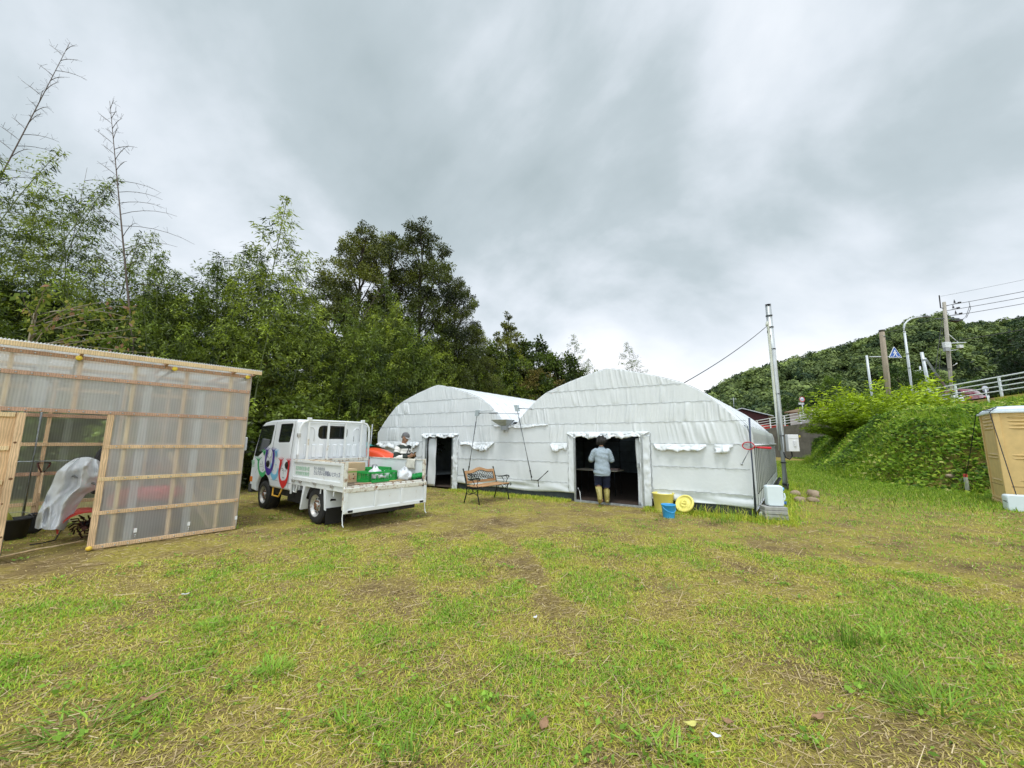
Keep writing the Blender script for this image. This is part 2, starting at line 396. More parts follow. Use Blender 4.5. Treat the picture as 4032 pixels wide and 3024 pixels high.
def grass_field():
    vs_, qs, ts = [], [], []; off = 0
    for n, r0, r1, pw in ((340000, 1.7, 7, 1.25), (260000, 5, 24, 1.4)):
        x, y = scatter(n, r0, r1, pw); g_ = green_map(x, y)+rng.normal(0, .05, n)
        keep = ~inside_any(x, y) & (x < toe(y)+.6) & (rng.random(n) < np.clip(.55+1.9*(g_-.36), .22, 1))
        x, y, g_ = x[keep], y[keep], g_[keep]; n = len(x); r = np.hypot(x, y)
        ang = rng.uniform(0, 6.28, n); lush = sstep((g_-.42)/.25)
        lean = np.clip(rng.normal(1.2-.38*lush, .28, n), .1, 1.55)
        ln = (.022+.030*rng.random(n)+.030*lush*rng.random(n))*(1+.4*sstep((x-4)/5)); wd = (.0032+.0030*rng.random(n))*(1+r*.07)
        tint = np.clip(.18+.95*(g_-.36)/.3+rng.normal(0, .17, n), 0, 1)*.97
        tint = np.where(rng.random(n) < .24, rng.uniform(0, .4, n), tint)
        v, q, t_ = blades(np.stack([x, y, hgt(x, y)-.004], 1), ang, lean, ln, wd, tint); vs_.append(v); qs.append(q+off); ts.append(t_); off += len(v)
    # lush tall fringe along the foot of the greenhouse and right-hand yard
    n = 22000; s = rng.uniform(-4.2, 4.6, n); d = -np.abs(rng.normal(0, .22, n))-.02
    P = np.array([GA.x, GA.y])[None]+s[:, None]*np.array([GU.x, GU.y])+d[:, None]*np.array([GW.x, GW.y]); x, y = P[:, 0], P[:, 1]
    k = ~((s > -.1) & (s < 1.75)) & (rng.random(n) < np.where(s > 1.8, 1, .45)); x, y, s = x[k], y[k], s[k]; n = len(x)
    big = (s > 2.4) & (rng.random(n) < .05)
    v, q, t_ = blades(np.stack([x, y, hgt(x, y)-.004], 1), rng.uniform(0, 6.3, n), np.clip(rng.normal(.55, .3, n), .05, 1.3), np.where(big, .30, .05)+.09*rng.random(n), .006+.005*rng.random(n), np.clip(rng.normal(.68, .2, n), 0, 1))
    vs_.append(v); qs.append(q+off); ts.append(t_); off += len(v)
    n = 9000; d = rng.uniform(-.3, 9, n); s = 4.0+np.abs(rng.normal(0, .28, n))+SKEW*d*0
    P = np.array([GA.x, GA.y])[None]+(s+SKEW*d)[:, None]*np.array([GU.x, GU.y])+d[:, None]*np.array([GW.x, GW.y]); x, y = P[:, 0], P[:, 1]
    v, q, t_ = blades(np.stack([x, y, hgt(x, y)-.004], 1), rng.uniform(0, 6.3, n), np.clip(rng.normal(.5, .3, n), .05, 1.3), .08+.16*rng.random(n), .007+.006*rng.random(n), np.clip(rng.normal(.78, .16, n), 0, 1))
    vs_.append(v); qs.append(q+off); ts.append(t_)
    o = tri_mesh('grass', np.concatenate(vs_), np.concatenate(qs), grass_m, np.concatenate(ts))
    tag(o, 'short olive green and dry mown grass all over the yard', 'grass', kind='stuff')
def straw_field():
    vs_, qs, ts = [], [], []; off = 0
    n = 75000; x, y = scatter(n, 1.7, 16, 1.05); g_ = green_map(x, y)
    k = ~inside_any(x, y) & (x < toe(y)) & (rng.random(n) < np.clip(.75-1.5*(g_-.36), .12, 1)); x, y = x[k], y[k]; n = len(x); r = np.hypot(x, y)
    ang = rng.normal(.45, .75, n); L_ = .03+.10*rng.random(n)**2; L_ = np.where(rng.random(n) < .03, .22, L_); wd = (.0022+.0028*rng.random(n))*(1+r*.1)
    z = hgt(x, y)+.006+.022*rng.random(n)**2; dz = rng.normal(0, .12, n)
    A = np.stack([np.cos(ang), np.sin(ang), dz], 1); B = np.stack([-np.sin(ang), np.cos(ang), rng.normal(0, .3, n)], 1)
    P = np.stack([x, y, z], 1); e = A*L_[:, None]; bw = B*wd[:, None]/2
    v = np.stack([P-bw, P+bw, P+e+bw*.6, P+e-bw*.6], 1).reshape(-1, 3); tint = np.repeat(np.clip(rng.normal(.42, .25, n), 0, 1), 4)
    o = np_mesh('straw', v, np.arange(4*n).reshape(n, 4), straw_m, tint); tag(o, 'dry straw clippings lying loose across the mown yard', 'straw', kind='stuff')
def weeds():
    vs_, qs, ts = [], [], []; off = 0; n0 = 900
    x, y = scatter(n0, 1.8, 12, 1.1); g_ = green_map(x, y); k = ~inside_any(x, y) & (x < toe(y)) & (g_ > .38); x, y = x[k], y[k]
    C = []; A = []; 
    for a, b in zip(x, y):
        m = rng.integers(6, 16); th = rng.uniform(0, 6.28, m); el = rng.uniform(.1, .8, m)
        C.append(np.stack([a+rng.normal(0, .035, m), b+rng.normal(0, .035, m), np.full(m, float(hgt(a, b))+.012)+.02*rng.random(m)], 1)); A.append(np.stack([np.cos(th), np.sin(th), el], 1))
    C = np.concatenate(C); A = np.concatenate(A); m = len(C); sz = rng.uniform(.018, .045, m)
    v, q, t_ = leaves(C, A, sz, sz*.62, np.clip(rng.normal(.8, .14, m), .4, 1), nrm=np.tile([0, 0, 1.], (m, 1))+rng.normal(0, .3, (m, 3)))
    o = np_mesh('ground_cover', v, q, tuft_m, t_); tag(o, 'small bright green broad leaved weeds dotted through the mown grass', 'weeds', kind='stuff')
def tuft(loc, n, hgt_, spread, lean, tint, wd, label):
    g2 = np.random.default_rng(int(abs(loc[0]*1000)+abs(loc[1]*77)))
    P = np.stack([g2.normal(0, spread, n), g2.normal(0, spread*.8, n), np.full(n, -.005)], 1)
    ang = np.arctan2(P[:, 1], P[:, 0])+g2.normal(0, .6, n)
    v, q, t_ = blades(P, ang, np.clip(g2.normal(lean, .28, n), .05, 1.45), hgt_*(.5+.6*g2.random(n)), wd*(.6+.8*g2.random(n)), np.clip(g2.normal(tint, .1, n), 0, 1))
    o = tri_mesh('grass_tuft', v, q, tuft_m, t_); o.location = (loc[0], loc[1], float(hgt(loc[0], loc[1])))
    tag(o, label, 'grass tuft', 'brighter tufts standing in the mown grass')
grass_field(); straw_field(); weeds()
for px, py, n, h_, sp, ln_, tn, wd, lb in (
    (1075, 2650, 170, .15, .055, .75, .97, .006, 'bright green rounded grass tuft beside a pale straw heap'),
    (805, 2480, 130, .12, .06, .8, .95, .006, 'lime green tuft by the bare brown patch at left'),
    (1390, 2850, 60, .17, .06, 1.05, .78, .010, 'coarse broad bladed tuft in the foreground with arching leaves'),
    (1600, 2990, 60, .15, .07, .7, .7, .010, 'low coarse tuft at the bottom edge of the yard'),
    (340, 2870, 130, .22, .16, 1.15, .72, .010, 'flattened dark green tuft lying over at front left'),
    (3480, 2520, 70, .16, .09, .9, .95, .016, 'leafy bright green weed clump toward the right side'),
    (3700, 2790, 150, .28, .15, 1.05, .75, .009, 'long leaning dark green grass clump at front right'),
    (3340, 2540, 60, .34, .05, .45, .62, .006, 'thin tall olive stems rising from the yard at right'),
    (2600, 2950, 60, .16, .07, .9, .92, .014, 'broad leaved bright tuft at the bottom near pale litter'),
    (2680, 2320, 90, .10, .10, .8, .9, .006, 'small green tuft on the worn middle ground'),
    (2850, 2060, 80, .34, .14, .5, .74, .008, 'tall green grass clump under the greenhouse front sheet')):
    tuft(gnd(px, py), n, h_*.8, sp, ln_, tn, wd, lb)
# ------------------------------------------------------------------ twin-span greenhouse (local: x along the front wall, y into depth)
GHO = thing('greenhouse', 'white twin arched vinyl greenhouse with two dark doorways and ruffled loose sheeting', 'greenhouse', (GA.x, GA.y, 0), math.atan2(GU.y, GU.x))
def W(s, d, z): return V((s+SKEW*d, d, z))
# the sheet is white outside and dull grey-black inside (a silver / black lined film)
def sheetmat():
    m, N, L, out = nt('white_vinyl')
    geo = N('NewGeometry'); tc = N('TexCoord')
    n = N('TexNoise', Scale=1.3, Detail=6., Roughness=.6); L(tc.outputs['Object'], n.inputs['Vector'])
    r = ramp(N, [(.3, (.685, .725, .755)), (.7, (.77, .805, .83))]); L(n.outputs['Fac'], r.inputs['Fac'])
    p = N('BsdfPrincipled', Roughness=.42); p.inputs['Specular IOR Level'].default_value = .35; L(r.outputs['Color'], p.inputs['Base Color'])
    n2 = N('TexNoise', Scale=14., Detail=4.); L(tc.outputs['Object'], n2.inputs['Vector']); b = N('Bump', Strength=.12, Distance=.02); L(n2.outputs['Fac'], b.inputs['Height']); L(b.outputs['Normal'], p.inputs['Normal'])
    L(p.outputs['BSDF'], out.inputs['Surface']); return m
sheet = sheetmat()
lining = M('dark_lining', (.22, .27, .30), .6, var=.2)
galv = M('galvanised_steel', (.42, .45, .47), .42, .75, var=.25, scale=9, spec=.5)
galvd = M('dark_pipe', (.10, .115, .13), .5, .4, var=.2)
seamc = M('seam_channel_grey', (.40, .43, .45), .5, .3, var=.3, scale=30)
blackp = M('black_plastic', (.016, .016, .018), .45)
basec = M('dark_base_board', (.035, .045, .048), .7, var=.3)
ARX = [0, .25, .6, 1.0, 1.4, 1.8, 2.1, 2.4, 2.65, 2.85, 2.96, 3.0]
ARZ = [3.40, 3.36, 3.27, 3.16, 3.03, 2.88, 2.70, 2.44, 2.19, 1.95, 1.83, 1.72]
APX = (-5.02, .94); HALF = 2.98
def arch1(u): return float(np.interp(abs(u), ARX, ARZ))
def top_z(s):
    b = min(APX, key=lambda a: abs(s-a)); return max(arch1(s-b), 2.02) if -5.02 < s < .94 else arch1(s-b)
SEAMS = [2.88, 2.45, 2.00, 1.50, .985, .46]
DOORS = ((-5.42, -4.26, 1.66), (0.0, 1.70, 1.67))
S0, S1 = -8.0, 3.93
def pleat(s, z):
    """outward bulge of the film (metres)"""
    band = sum(1 for q in SEAMS if z < q); zs = [3.5]+SEAMS+[.2]; hi, lo = zs[band], zs[min(band+1, 7)]
    f = min(max((z-lo)/max(hi-lo, .01), 0), 1); env = (4*f*(1-f))**.5
    sl = 1.0*math.sin(s*.9+band*1.7)
    a = s+(z-lo)*.20*sl
    n1 = float(vnoise(a*9.5, band*3.1, 4)); n2 = float(vnoise(a*21, band*5.3+z*.8, 8)); n3 = float(vnoise(a*3.1, band*2.2+z*1.2, 12))
    ridge = 1-abs(2*n1-1); r2 = 1-abs(2*n2-1)
    smooth = z < 1.5 or (-2.75 < s < -.75 and z < 2.0)
    if smooth:
        g_ = .008*(n3-.5)+.003*(n1-.5)
        if z < .46: g_ += .045*(float(vnoise(a*1.8+z*3, z*7, 17))-.5)
        return .012+g_*env*2
    u = abs(s-min(APX, key=lambda q: abs(s-q))); side = .45+.75*min(1, u/2.4); pat = .25+1.1*sstep((n3-.25)/.5)
    return .013+env*side*pat*(.026*(ridge**3-.25)+.016*(r2**2-.33))
def front():
    us = list(np.arange(S0, S1+1e-6, .014)); 
    for a, b, _ in DOORS: us += [a, b]
    us = sorted(set(round(q, 4) for q in us))
    zr = list(np.arange(.21, 3.42, .033))+SEAMS+[1.66, 1.67]; zr = sorted(set(round(q, 4) for q in zr))
    mb = MB(); nu = len(us); tops = [top_z(q) for q in us]; idx = {}
    def vid(i, j):
        z = min(zr[j], tops[i]); k = (i, round(z, 4))
        if k not in idx:
            s = us[i]; d = pleat(s, z)
            for q in SEAMS:
                if abs(z-q) < .02: d = .011+.004*abs(math.sin(s*21))
            if z < .23: z += .03*math.sin(s*.9)-.012*math.sin(s*3.3)
            ss = s+(.02*math.sin(z*2) if s <= S0+.01 else 0)
            idx[k] = len(mb.v); mb.v.append(tuple(W(ss, -d, z)))
        return idx[k]
    for i in range(nu-1):
        sm_ = (us[i]+us[i+1])/2
        for j in range(len(zr)-1):
            zm = (zr[j]+zr[j+1])/2
            if zr[j] >= max(tops[i], tops[i+1])-1e-4: break
            if any(a < sm_ < b and zm < h for a, b, h in DOORS): continue
            q = (vid(i, j), vid(i+1, j), vid(i+1, j+1), vid(i, j+1)); q = tuple(dict.fromkeys(q))
            if len(q) >= 3: mb.f.append(q); mb.m.append(0); mb.sm.append(True)
    o = mb.build('end_wall', [sheet, lining], GHO, fix=False)
    k = o.modifiers.new('s', 'SOLIDIFY'); k.thickness = .006; k.offset = -1; k.material_offset = 1
    o['label'] = 'pleated white front wall with horizontal seams'
front()
DEP = 9.8
RIBS = [i*.49 for i in range(21)]
def roof(b, lo, hi, label):
    us = np.concatenate([np.linspace(lo, hi, 34)]); ds = sorted(set([round(q, 3) for r_ in RIBS for q in (r_, r_+.05, r_+.25, r_-.05) if 0 <= q <= DEP]+[0, DEP]))
    mb = MB()
    def fn(u, d):
        sag = .022*min(1, abs((d+.245) % .49-.245)/.2); wr = .006*(float(vnoise(u*3, d*6, 31))-.5)
        z = arch1(u)
        return W(b+u*(1-.0*sag), d, z-sag-wr+.01)
    mb.grid(list(us), ds, fn)
    o = mb.build('roof_sheet', [sheet, lining], GHO, fix=False); k = o.modifiers.new('s', 'SOLIDIFY'); k.thickness = .006; k.offset = -1; k.material_offset = 1
    o['label'] = label
roof(APX[0], -2.98, 2.87, 'arched white roof sheet of the far left span')
roof(APX[1], -2.87, 2.98, 'arched white roof sheet of the near right span')
for b in APX:
    for r_ in RIBS[1:] if b < 0 else RIBS[2::2]:
        lo, hi = (-2.9, 2.8) if b < 0 else (-2.8, 2.95)
        mb = MB(); mb.tube([W(b+u, r_, arch1(u)+.006) for u in np.linspace(lo, hi, 26)], .0075, 5); mb.build('hold_down_strap', seamc, GHO)
        mb = MB(); mb.tube([W(b+u*.985, r_+.02, arch1(u)-.05) for u in np.linspace(lo, hi, 20)]+([W(b+2.93, r_+.02, 0)] if b > 0 else []), .019, 6); mb.build('arch_pipe', galvd, GHO)
# rear wall, left side wall, gutter
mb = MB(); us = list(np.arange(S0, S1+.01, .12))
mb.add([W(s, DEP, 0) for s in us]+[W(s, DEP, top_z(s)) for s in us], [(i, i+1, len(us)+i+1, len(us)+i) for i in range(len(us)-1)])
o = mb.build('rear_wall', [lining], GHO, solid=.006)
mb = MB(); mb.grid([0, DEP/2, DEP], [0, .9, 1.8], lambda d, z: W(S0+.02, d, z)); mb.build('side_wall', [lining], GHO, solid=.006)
mb = MB()
for z in (.55, 1.05, 1.55, 2.05): mb.tube([W(S0+.1, DEP-.06, z), W(S1-.1, DEP-.06, z)], .02, 6)
for s in np.arange(-7.2, 3.6, .95): mb.tube([W(s, DEP-.1, 0), W(s, DEP-.1, top_z(s)-.05)], .026, 6)
mb.build('rear_frame', galvd, GHO)
mb = MB(); mb.box(0, 0, 0, 0, 0, 0)
mb = MB(); gp = [(-.13, .10), (-.05, 0), (.05, 0), (.13, .10), (.125, .105), (.045, .01), (-.045, .01), (-.125, .105)]
mb.prism(gp, lambda x, y, d: W(-2.04+x, d, 1.99+y), -.02, DEP); mb.build('valley_gutter', galv, GHO)
# gutter outlet hopper in the valley
mb = MB(); 
def ring(hx, y0, y1, z): return [W(-2.17-hx, y0, z), W(-2.17+hx, y0, z), W(-2.17+hx, y1, z), W(-2.17-hx, y1, z)]
mb.loft([ring(.275, -.42, -.02, 2.14), ring(.26, -.40, -.02, 2.12), ring(.12, -.24, -.06, 1.99), ring(.085, -.20, -.06, 1.97), ring(.085, -.20, -.06, 1.85)], sm=False); mb.build('gutter_hopper', galv, GHO)
mb = MB(); mb.tube([W(-2.17, -.13, 1.9), W(-2.17, -.10, 1.80)], .055, 10); mb.build('outlet_spout', sheet, GHO)
# seam channels (wiggle wire)
def seam(s0, s1, z, name='seam_channel'):
    mb = MB(); ss = np.arange(s0, s1, .03)
    mb.tube([W(q, -.020-.006*math.sin(q*42), z+.006*math.sin(q*21)) for q in ss], .0045, 5); mb.build(name, seamc, GHO)
for z in SEAMS:
    spans = []
    for b in APX:
        u = float(np.interp(-z, [-q for q in ARZ], ARX)) if z > 1.72 else 2.98
        spans.append([b-u+.02, b+u-.04])
    if z <= 2.03: spans = [[S0+.05, S1-.03]]
    for a, b in spans:
        segs = [(a, b)]
        for da, db, h in DOORS:
            if z < h+.02: segs = [q for x, y in segs for q in ((x, min(y, da-.22)), (max(x, db+.24), y)) if q[1]-q[0] > .05]
        for x, y in segs: seam(x, y, z)
for da, db, h in DOORS:
    for s in (da-.2, db+.22):
        mb = MB(); mb.tube([W(s+.008*math.sin(z*30), -.03-.004*math.sin(z*40), z) for z in np.arange(.25, h+.1, .03)], .007, 5); mb.build('seam_channel', seamc, GHO)
    seam(da-.2, db+.22, h+.10)
# loose flaps and door valances
def flap(s0, s1, z1, drops, name, out0=.03, out1=.09, seed=0, label=None):
    us = list(np.arange(s0, s1+.001, .02)); vs_ = list(np.linspace(0, 1, 12)); mb = MB(); k = [s0+(s1-s0)*i/(len(drops)-1) for i in range(len(drops))]
    def fn(s, f):
        dr = float(np.interp(s, k, drops))*(1+.22*(float(vnoise(s*16, 0, seed))-.5)); n = float(vnoise(s*11, f*1.3, seed+3)); n2 = float(vnoise(s*24, f*2.6, seed+5))
        e = min(1, (s-s0)/.06+.12, (s1-s)/.06+.12)
        return W(s+.05*f*(n2-.5)*2, -(.022+(out0+(out1-out0)*math.sin(f*2.2))*f**.6*(.25+1.5*abs(2*n-1))*e+.012*n2*f), z1-dr*f+.018*(n-.5)*f)
    mb.grid(us, vs_, fn); o = mb.build(name, sheet, GHO, fix=False); k_ = o.modifiers.new('s', 'SOLIDIFY'); k_.thickness = .004
    if label: o['label'] = label
flap(-7.95, -5.78, 1.49, [.10, .26, .20, .34, .18, .30, .12], 'loose_flap', seed=2, label='ragged loose sheet edge left of the narrow doorway')
flap(-3.96, -2.62, 1.50, [.12, .08, .10, .22, .27, .26, .02], 'loose_flap', seed=7, label='ragged loose sheet edge right of the narrow doorway')
flap(-.72, -.24, 1.49, [.05, .25, .22, .18, .14, .20], 'loose_flap', seed=11, label='ragged loose sheet edge left of the wide doorway')
flap(1.98, 3.1, 1.49, [.03, .14, .15, .14, .17, .13, .15, .17, .04], 'loose_flap', seed=16, label='long ruffled sheet edge right of the wide doorway')
flap(3.26, 3.62, 1.49, [.18, .16, .18, .05], 'loose_flap', seed=19, label='short torn sheet edge near the right corner')
flap(-2.66, -.8, 2.0, [.02, .07, .09, .10, .05, .02], 'loose_flap', out0=.01, out1=.03, seed=23)
flap(DOORS[0][0]-.22, DOORS[0][1]+.22, 1.77, [.06, .17, .12, .15, .10, .16, .12, .14, .06], 'door_valance', out0=.03, out1=.07, seed=30, label='ruffled valance over the narrow doorway')
flap(DOORS[1][0]-.22, DOORS[1][1]+.2, 1.78, [.05, .17, .12, .19, .15, .21, .12, .18, .13, .12, .04], 'door_valance', out0=.03, out1=.08, seed=37, label='ruffled valance over the wide doorway')
# rumpled vertical strips at the jambs
def strip(s0, s1, z0, z1, seed, out=.032):
    mb = MB(); us = list(np.linspace(s0, s1, 12)); zs = list(np.arange(z0, z1, .035))
    mb.grid(us, zs, lambda s, z: W(s+.018*(float(vnoise(z*6, s*5, seed))-.5), -(.03+out*abs(2*float(vnoise(s*14+z*3, z*7, seed+1))-1)), z))
    o = mb.build('jamb_sheet', sheet, GHO, fix=False); k = o.modifiers.new('s', 'SOLIDIFY'); k.thickness = .004
strip(-4.27, -4.02, .02, 1.68, 3); strip(1.66, 1.9, .05, 1.70, 9, .03); strip(-.2, -.02, .22, 1.70, 14, .02); strip(-5.62, -5.42, .2, 1.68, 22, .015)
# door posts, threshold, half open left door leaf
for da, db, h in DOORS:
    for s in (da-.015, db+.015):
        mb = MB(); mb.bar(W(s, -.03, 0), W(s, -.03, h+.06), .05, .05); mb.build('door_post', galv, GHO, bev=.004)
    mb = MB(); mb.bar(W(da, -.03, h+.03), W(db, -.03, h+.03), .04, .05); mb.build('door_lintel', galv, GHO)
mb = MB(); mb.bar(W(0.0, -.05, .03), W(1.70, -.05, .03), .08, .05); mb.build('threshold', galv, GHO, bev=.004)
mb = MB(); mb.grid(list(np.linspace(-5.40, -5.06, 10)), list(np.linspace(.05, 1.62, 20)), lambda s, z: W(s, .05+.01*math.sin(z*7+s*9), z)); o = mb.build('door_leaf', sheet, GHO, solid=.03); o['label'] = 'white sliding door leaf half covering the narrow doorway'
mb = MB(); mb.grid(list(np.linspace(1.56, 1.70, 6)), list(np.linspace(.05, 1.62, 20)), lambda s, z: W(s+.015*math.sin(z*3), .05+.01*math.sin(z*7+s*9), z)); o = mb.build('door_leaf', sheet, GHO, solid=.03)
mb = MB(); mb.box(1.58, 1.63, -.04, .02, .93, 1.03); o = mb.build('latch', galv, GHO, bev=.004)
mb = MB(); mb.add([W(-.06, -.06, 0), W(-.06, -.06, .55), W(-.02, -.1, .55)], []); mb.tube([W(.05, -.02, .35), W(.1, -.02, .26), W(.13, -.02, .02)], .012, 6); mb.build('door_stop', sheet, GHO)
mb = MB()
for a, b in ((S0, -5.45), (-4.0, -.06), (1.95, S1)): mb = MB(); mb.box(a, b, .01, .03, -.05, .24); mb.build('base_board', basec, GHO)
# soil floor under the roof
mb = MB(); mb.grid(list(np.linspace(S0+.05, S1-.05, 40)), list(np.linspace(.03, DEP-.05, 34)), lambda s, d: W(s, d, .055+.02*(float(vnoise(s*3, d*3, 5))-.5)))
o = mb.build('soil_floor', M('greenhouse_soil', (.055, .036, .026), .95, var=.4, scale=14, bump=.6, bscale=40), GHO, fix=False)
# right hand side wall: clear film, net, roll-up pipe, hem, bottom spiral roll
def netmat():
    m, N, L, out = nt('side_net'); p = N('BsdfPrincipled', Roughness=.5); tc = N('TexCoord'); n = N('TexNoise', Scale=5., Detail=4.); L(tc.outputs['Object'], n.inputs['Vector'])
    r = ramp(N, [(.3, (.66, .70, .69)), (.7, (.78, .82, .81))]); L(n.outputs['Fac'], r.inputs['Fac']); L(r.outputs['Color'], p.inputs['Base Color'])
    tl = N('BsdfTranslucent'); L(r.outputs['Color'], tl.inputs['Color']); tr = N('BsdfTransparent', Color=(.85, .92, .9, 1))
    a = N('MixShader', Fac=.35); L(p.outputs[0], a.inputs[1]); L(tl.outputs[0], a.inputs[2]); b = N('MixShader', Fac=.15); L(a.outputs[0], b.inputs[1]); L(tr.outputs[0], b.inputs[2]); L(b.outputs[0], out.inputs['Surface']); return m
net = netmat(); SX = 3.935
def side(d, z, o=0): return W(SX+o-(max(0, z-1.72))*.25, d, z)
mb = MB(); mb.grid(list(np.linspace(0, DEP, 60)), [.42, .8, 1.2, 1.5], lambda d, z: side(d, z, .008*math.sin(d*13))); mb.build('side_net', net, GHO, fix=False)
mb = MB(); mb.grid(list(np.linspace(0, DEP, 80)), [1.5, 1.62, 1.75, 1.9], lambda d, z: side(d, z, .012+.012*math.sin(d*26)*(1.9-z))); mb.build('side_skirt', net, GHO, fix=False)
mb = MB(); mb.grid(list(np.linspace(0, .55, 8)), list(np.linspace(.25, 1.88, 10)), lambda d, z: side(d, z, .02+.008*math.sin(d*20))); mb.build('side_end_sheet', sheet, GHO, fix=False); mb = MB(); mb.grid(list(np.linspace(DEP-.5, DEP, 6)), list(np.linspace(.25, 1.88, 10)), lambda d, z: side(d, z, .02)); mb.build('side_end_sheet', sheet, GHO, fix=False)
mb = MB(); mb.grid(list(np.linspace(0, DEP, 60)), [.14, .25, .42], lambda d, z: side(d, z, .015+.01*math.sin(d*17))); mb.build('side_hem', sheet, GHO, fix=False)
for d in RIBS[1:]:
    mb = MB(); mb.tube([side(d-.1, .2, .03), side(d-.1, 1.47, .035)], .006, 5); mb.build('side_strap', galvd, GHO)
mb = MB(); mb.tube([side(-.12, 1.48, .06), side(DEP, 1.48, .06)], .032, 8); mb.build('roll_up_pipe', sheet, GHO)
for d in RIBS:
    mb = MB(); mb.tube([side(d+.02, 0, -.035), side(d+.02, 1.9, -.03)], .014, 6); mb.build('side_pipe', galvd, GHO)
mb = MB(); mb.tube([side(-.08, .12, .1), side(DEP, .12, .1)], .042, 8)
o = mb.build('bottom_roll', sheet, GHO)
mb = MB(); mb.tube([side(-.05+q*.012, .12, .1)+V((.049*math.cos(q*.42), 0, .049*math.sin(q*.42))) for q in range(0, 810)], .012, 4); mb.build('spiral_cord', blackp, GHO, fix=False)
# roll-up cranks on the front
def crank(top, bot, roof_end, hx, fold, label):
    mb = MB(); c = W(*top); ax = (W(*bot)-c).normalized(); sd_ = V((1, 0, 0)); bk = ax.cross(sd_)
    mb.obox(c, sd_*.055, bk*.045, ax*.085); mb.obox(c-ax*.085, sd_*.065, bk*.05, ax*.012); mb.lathe([(.0, -.06), (.022, -.06), (.022, -.045), (0, -.045)], 10, c, bk)
    o = mb.build('gear_box', M('gear_box_grey', (.45, .52, .55), .5, .2), GHO, bev=.006)
    mb = MB(); p = c+ax*.09; q = W(*bot); mb.tube([p, p+(q-p)*.12], .012, 8); mb.tube([p+(q-p)*.1, q], .0155, 8); o2 = mb.build('crank_rod', galvd, GHO); o2['label'] = label
    mb = MB(); mb.tube([q-(q-p)*.10, q+ax*.02], .024, 8); h1 = q+V((0, -.01, -.08)); h2 = h1+V((hx, -.02, 0)); mb.tube([q, h1, h2], .011, 6); mb.tube([h2+V((0, 0, .02)), h2+V((.03*fold, -.02, -.16))], .019, 6); mb.tube([h2, h2+V((.32*fold, -.02, .27*abs(fold)))], .013, 6)
    mb.build('crank_handle', blackp, GHO)
    mb = MB(); mb.tube([c+V((.05, 0, 0)), W(*roof_end)], .016, 7); mb.build('roll_shaft', galv, GHO)
crank((-3.05, -.30, 2.36), (-3.42, -.22, .60), (-2.45, -.1, 2.37), .16, -.25, 'grey crank rod leaning left above the bench')
crank((-1.63, -.30, 2.45), (-1.22, -.20, .57), (-1.30, -.05, 2.44), .22, 1, 'grey crank rod leaning right between the doorways')
mb = MB(); mb.tube([W(-2.75, -.12, 2.36), W(-1.60, -.22, 2.30)], .014, 7); mb.build('roll_shaft', galv, GHO)
# blue-grey guide pole at the right front corner
mb = MB(); mb.tube([W(3.93, -.12, -.05), W(3.965, -.14, 2.04)], .019, 8); o = mb.build('guide_pole', M('blue_grey_steel', (.13, .16, .24), .45, .5), GHO); o['label'] = 'slim blue grey pole at the front right corner'
mb = MB(); mb.tube([W(3.93, -.16, 1.40), W(3.80, -.36, 1.12)], .010, 6); mb.lathe([(0, -.02), (.022, -.02), (.022, .02), (0, .02)], 8, W(3.79, -.37, 1.10), (0, 0, 1)); mb.build('guide_arm', galv, GHO)
# ------------------------------------------------------------------ polycarbonate and timber shed (local: x along the front to the left, y into depth)
SH = thing('storage_shed', 'timber framed shed clad in clear corrugated polycarbonate with an open doorway', 'shed', (SA.x, SA.y, 0))
SH.matrix_basis = Matrix(((SU.x, SN.x, 0, SA.x), (SU.y, SN.y, 0, SA.y), (0, 0, 1, 0), (0, 0, 0, 1)))   # mirrored frame: x left, y back
# an Empty may not carry a mirrored basis cleanly, so give it a plain rotation and mirror x in the helper instead
SH.matrix_basis = Matrix.Identity(4); SH.location = (SA.x, SA.y, 0); SH.rotation_euler = (0, 0, math.atan2(-SU.y, -SU.x))
def Q(s, d, z): return V((-s, d, z))
def woodmat(name, col, seed=0, dark=.6):
    m, N, L, out = nt(name); tc = N('TexCoord'); mp = N('Mapping'); mp.inputs['Scale'].default_value = (9, 9, 2.2); mp.inputs['Location'].default_value = (seed, seed*2, 0); L(tc.outputs['Object'], mp.inputs[0])
    w_ = N('TexWave', Scale=1.6, Distortion=7., Detail=3., Detail__Scale=1.4); L(mp.outputs[0], w_.inputs['Vector']); n = N('TexNoise', Scale=3., Detail=6.); L(tc.outputs['Object'], n.inputs['Vector'])
    r = ramp(N, [(0., tuple(c*dark for c in col)), (.5, col), (1., tuple(min(1, c*1.15) for c in col))]); L(w_.outputs['Fac'], r.inputs['Fac'])
    r2 = ramp(N, [(.3, (.78, .75, .72)), (.7, (1.1, 1.08, 1.05))]); L(n.outputs['Fac'], r2.inputs['Fac']); mx = N('Mix', _data_type='RGBA', _blend_type='MULTIPLY', Factor=1.); L(r.outputs[0], mx.inputs[6]); L(r2.outputs[0], mx.inputs[7])
    p = N('BsdfPrincipled', Roughness=.7); p.inputs['Specular IOR Level'].default_value = .25; L(mx.outputs[2], p.inputs['Base Color']); L(p.outputs[0], out.inputs['Surface']); return m
pine = woodmat('pine_timber', (.66, .48, .30), 0, .78); pinep = woodmat('pink_cedar_batten', (.50, .33, .24), 3, .78); pinel = woodmat('pale_pine', (.68, .53, .32), 6, .82)
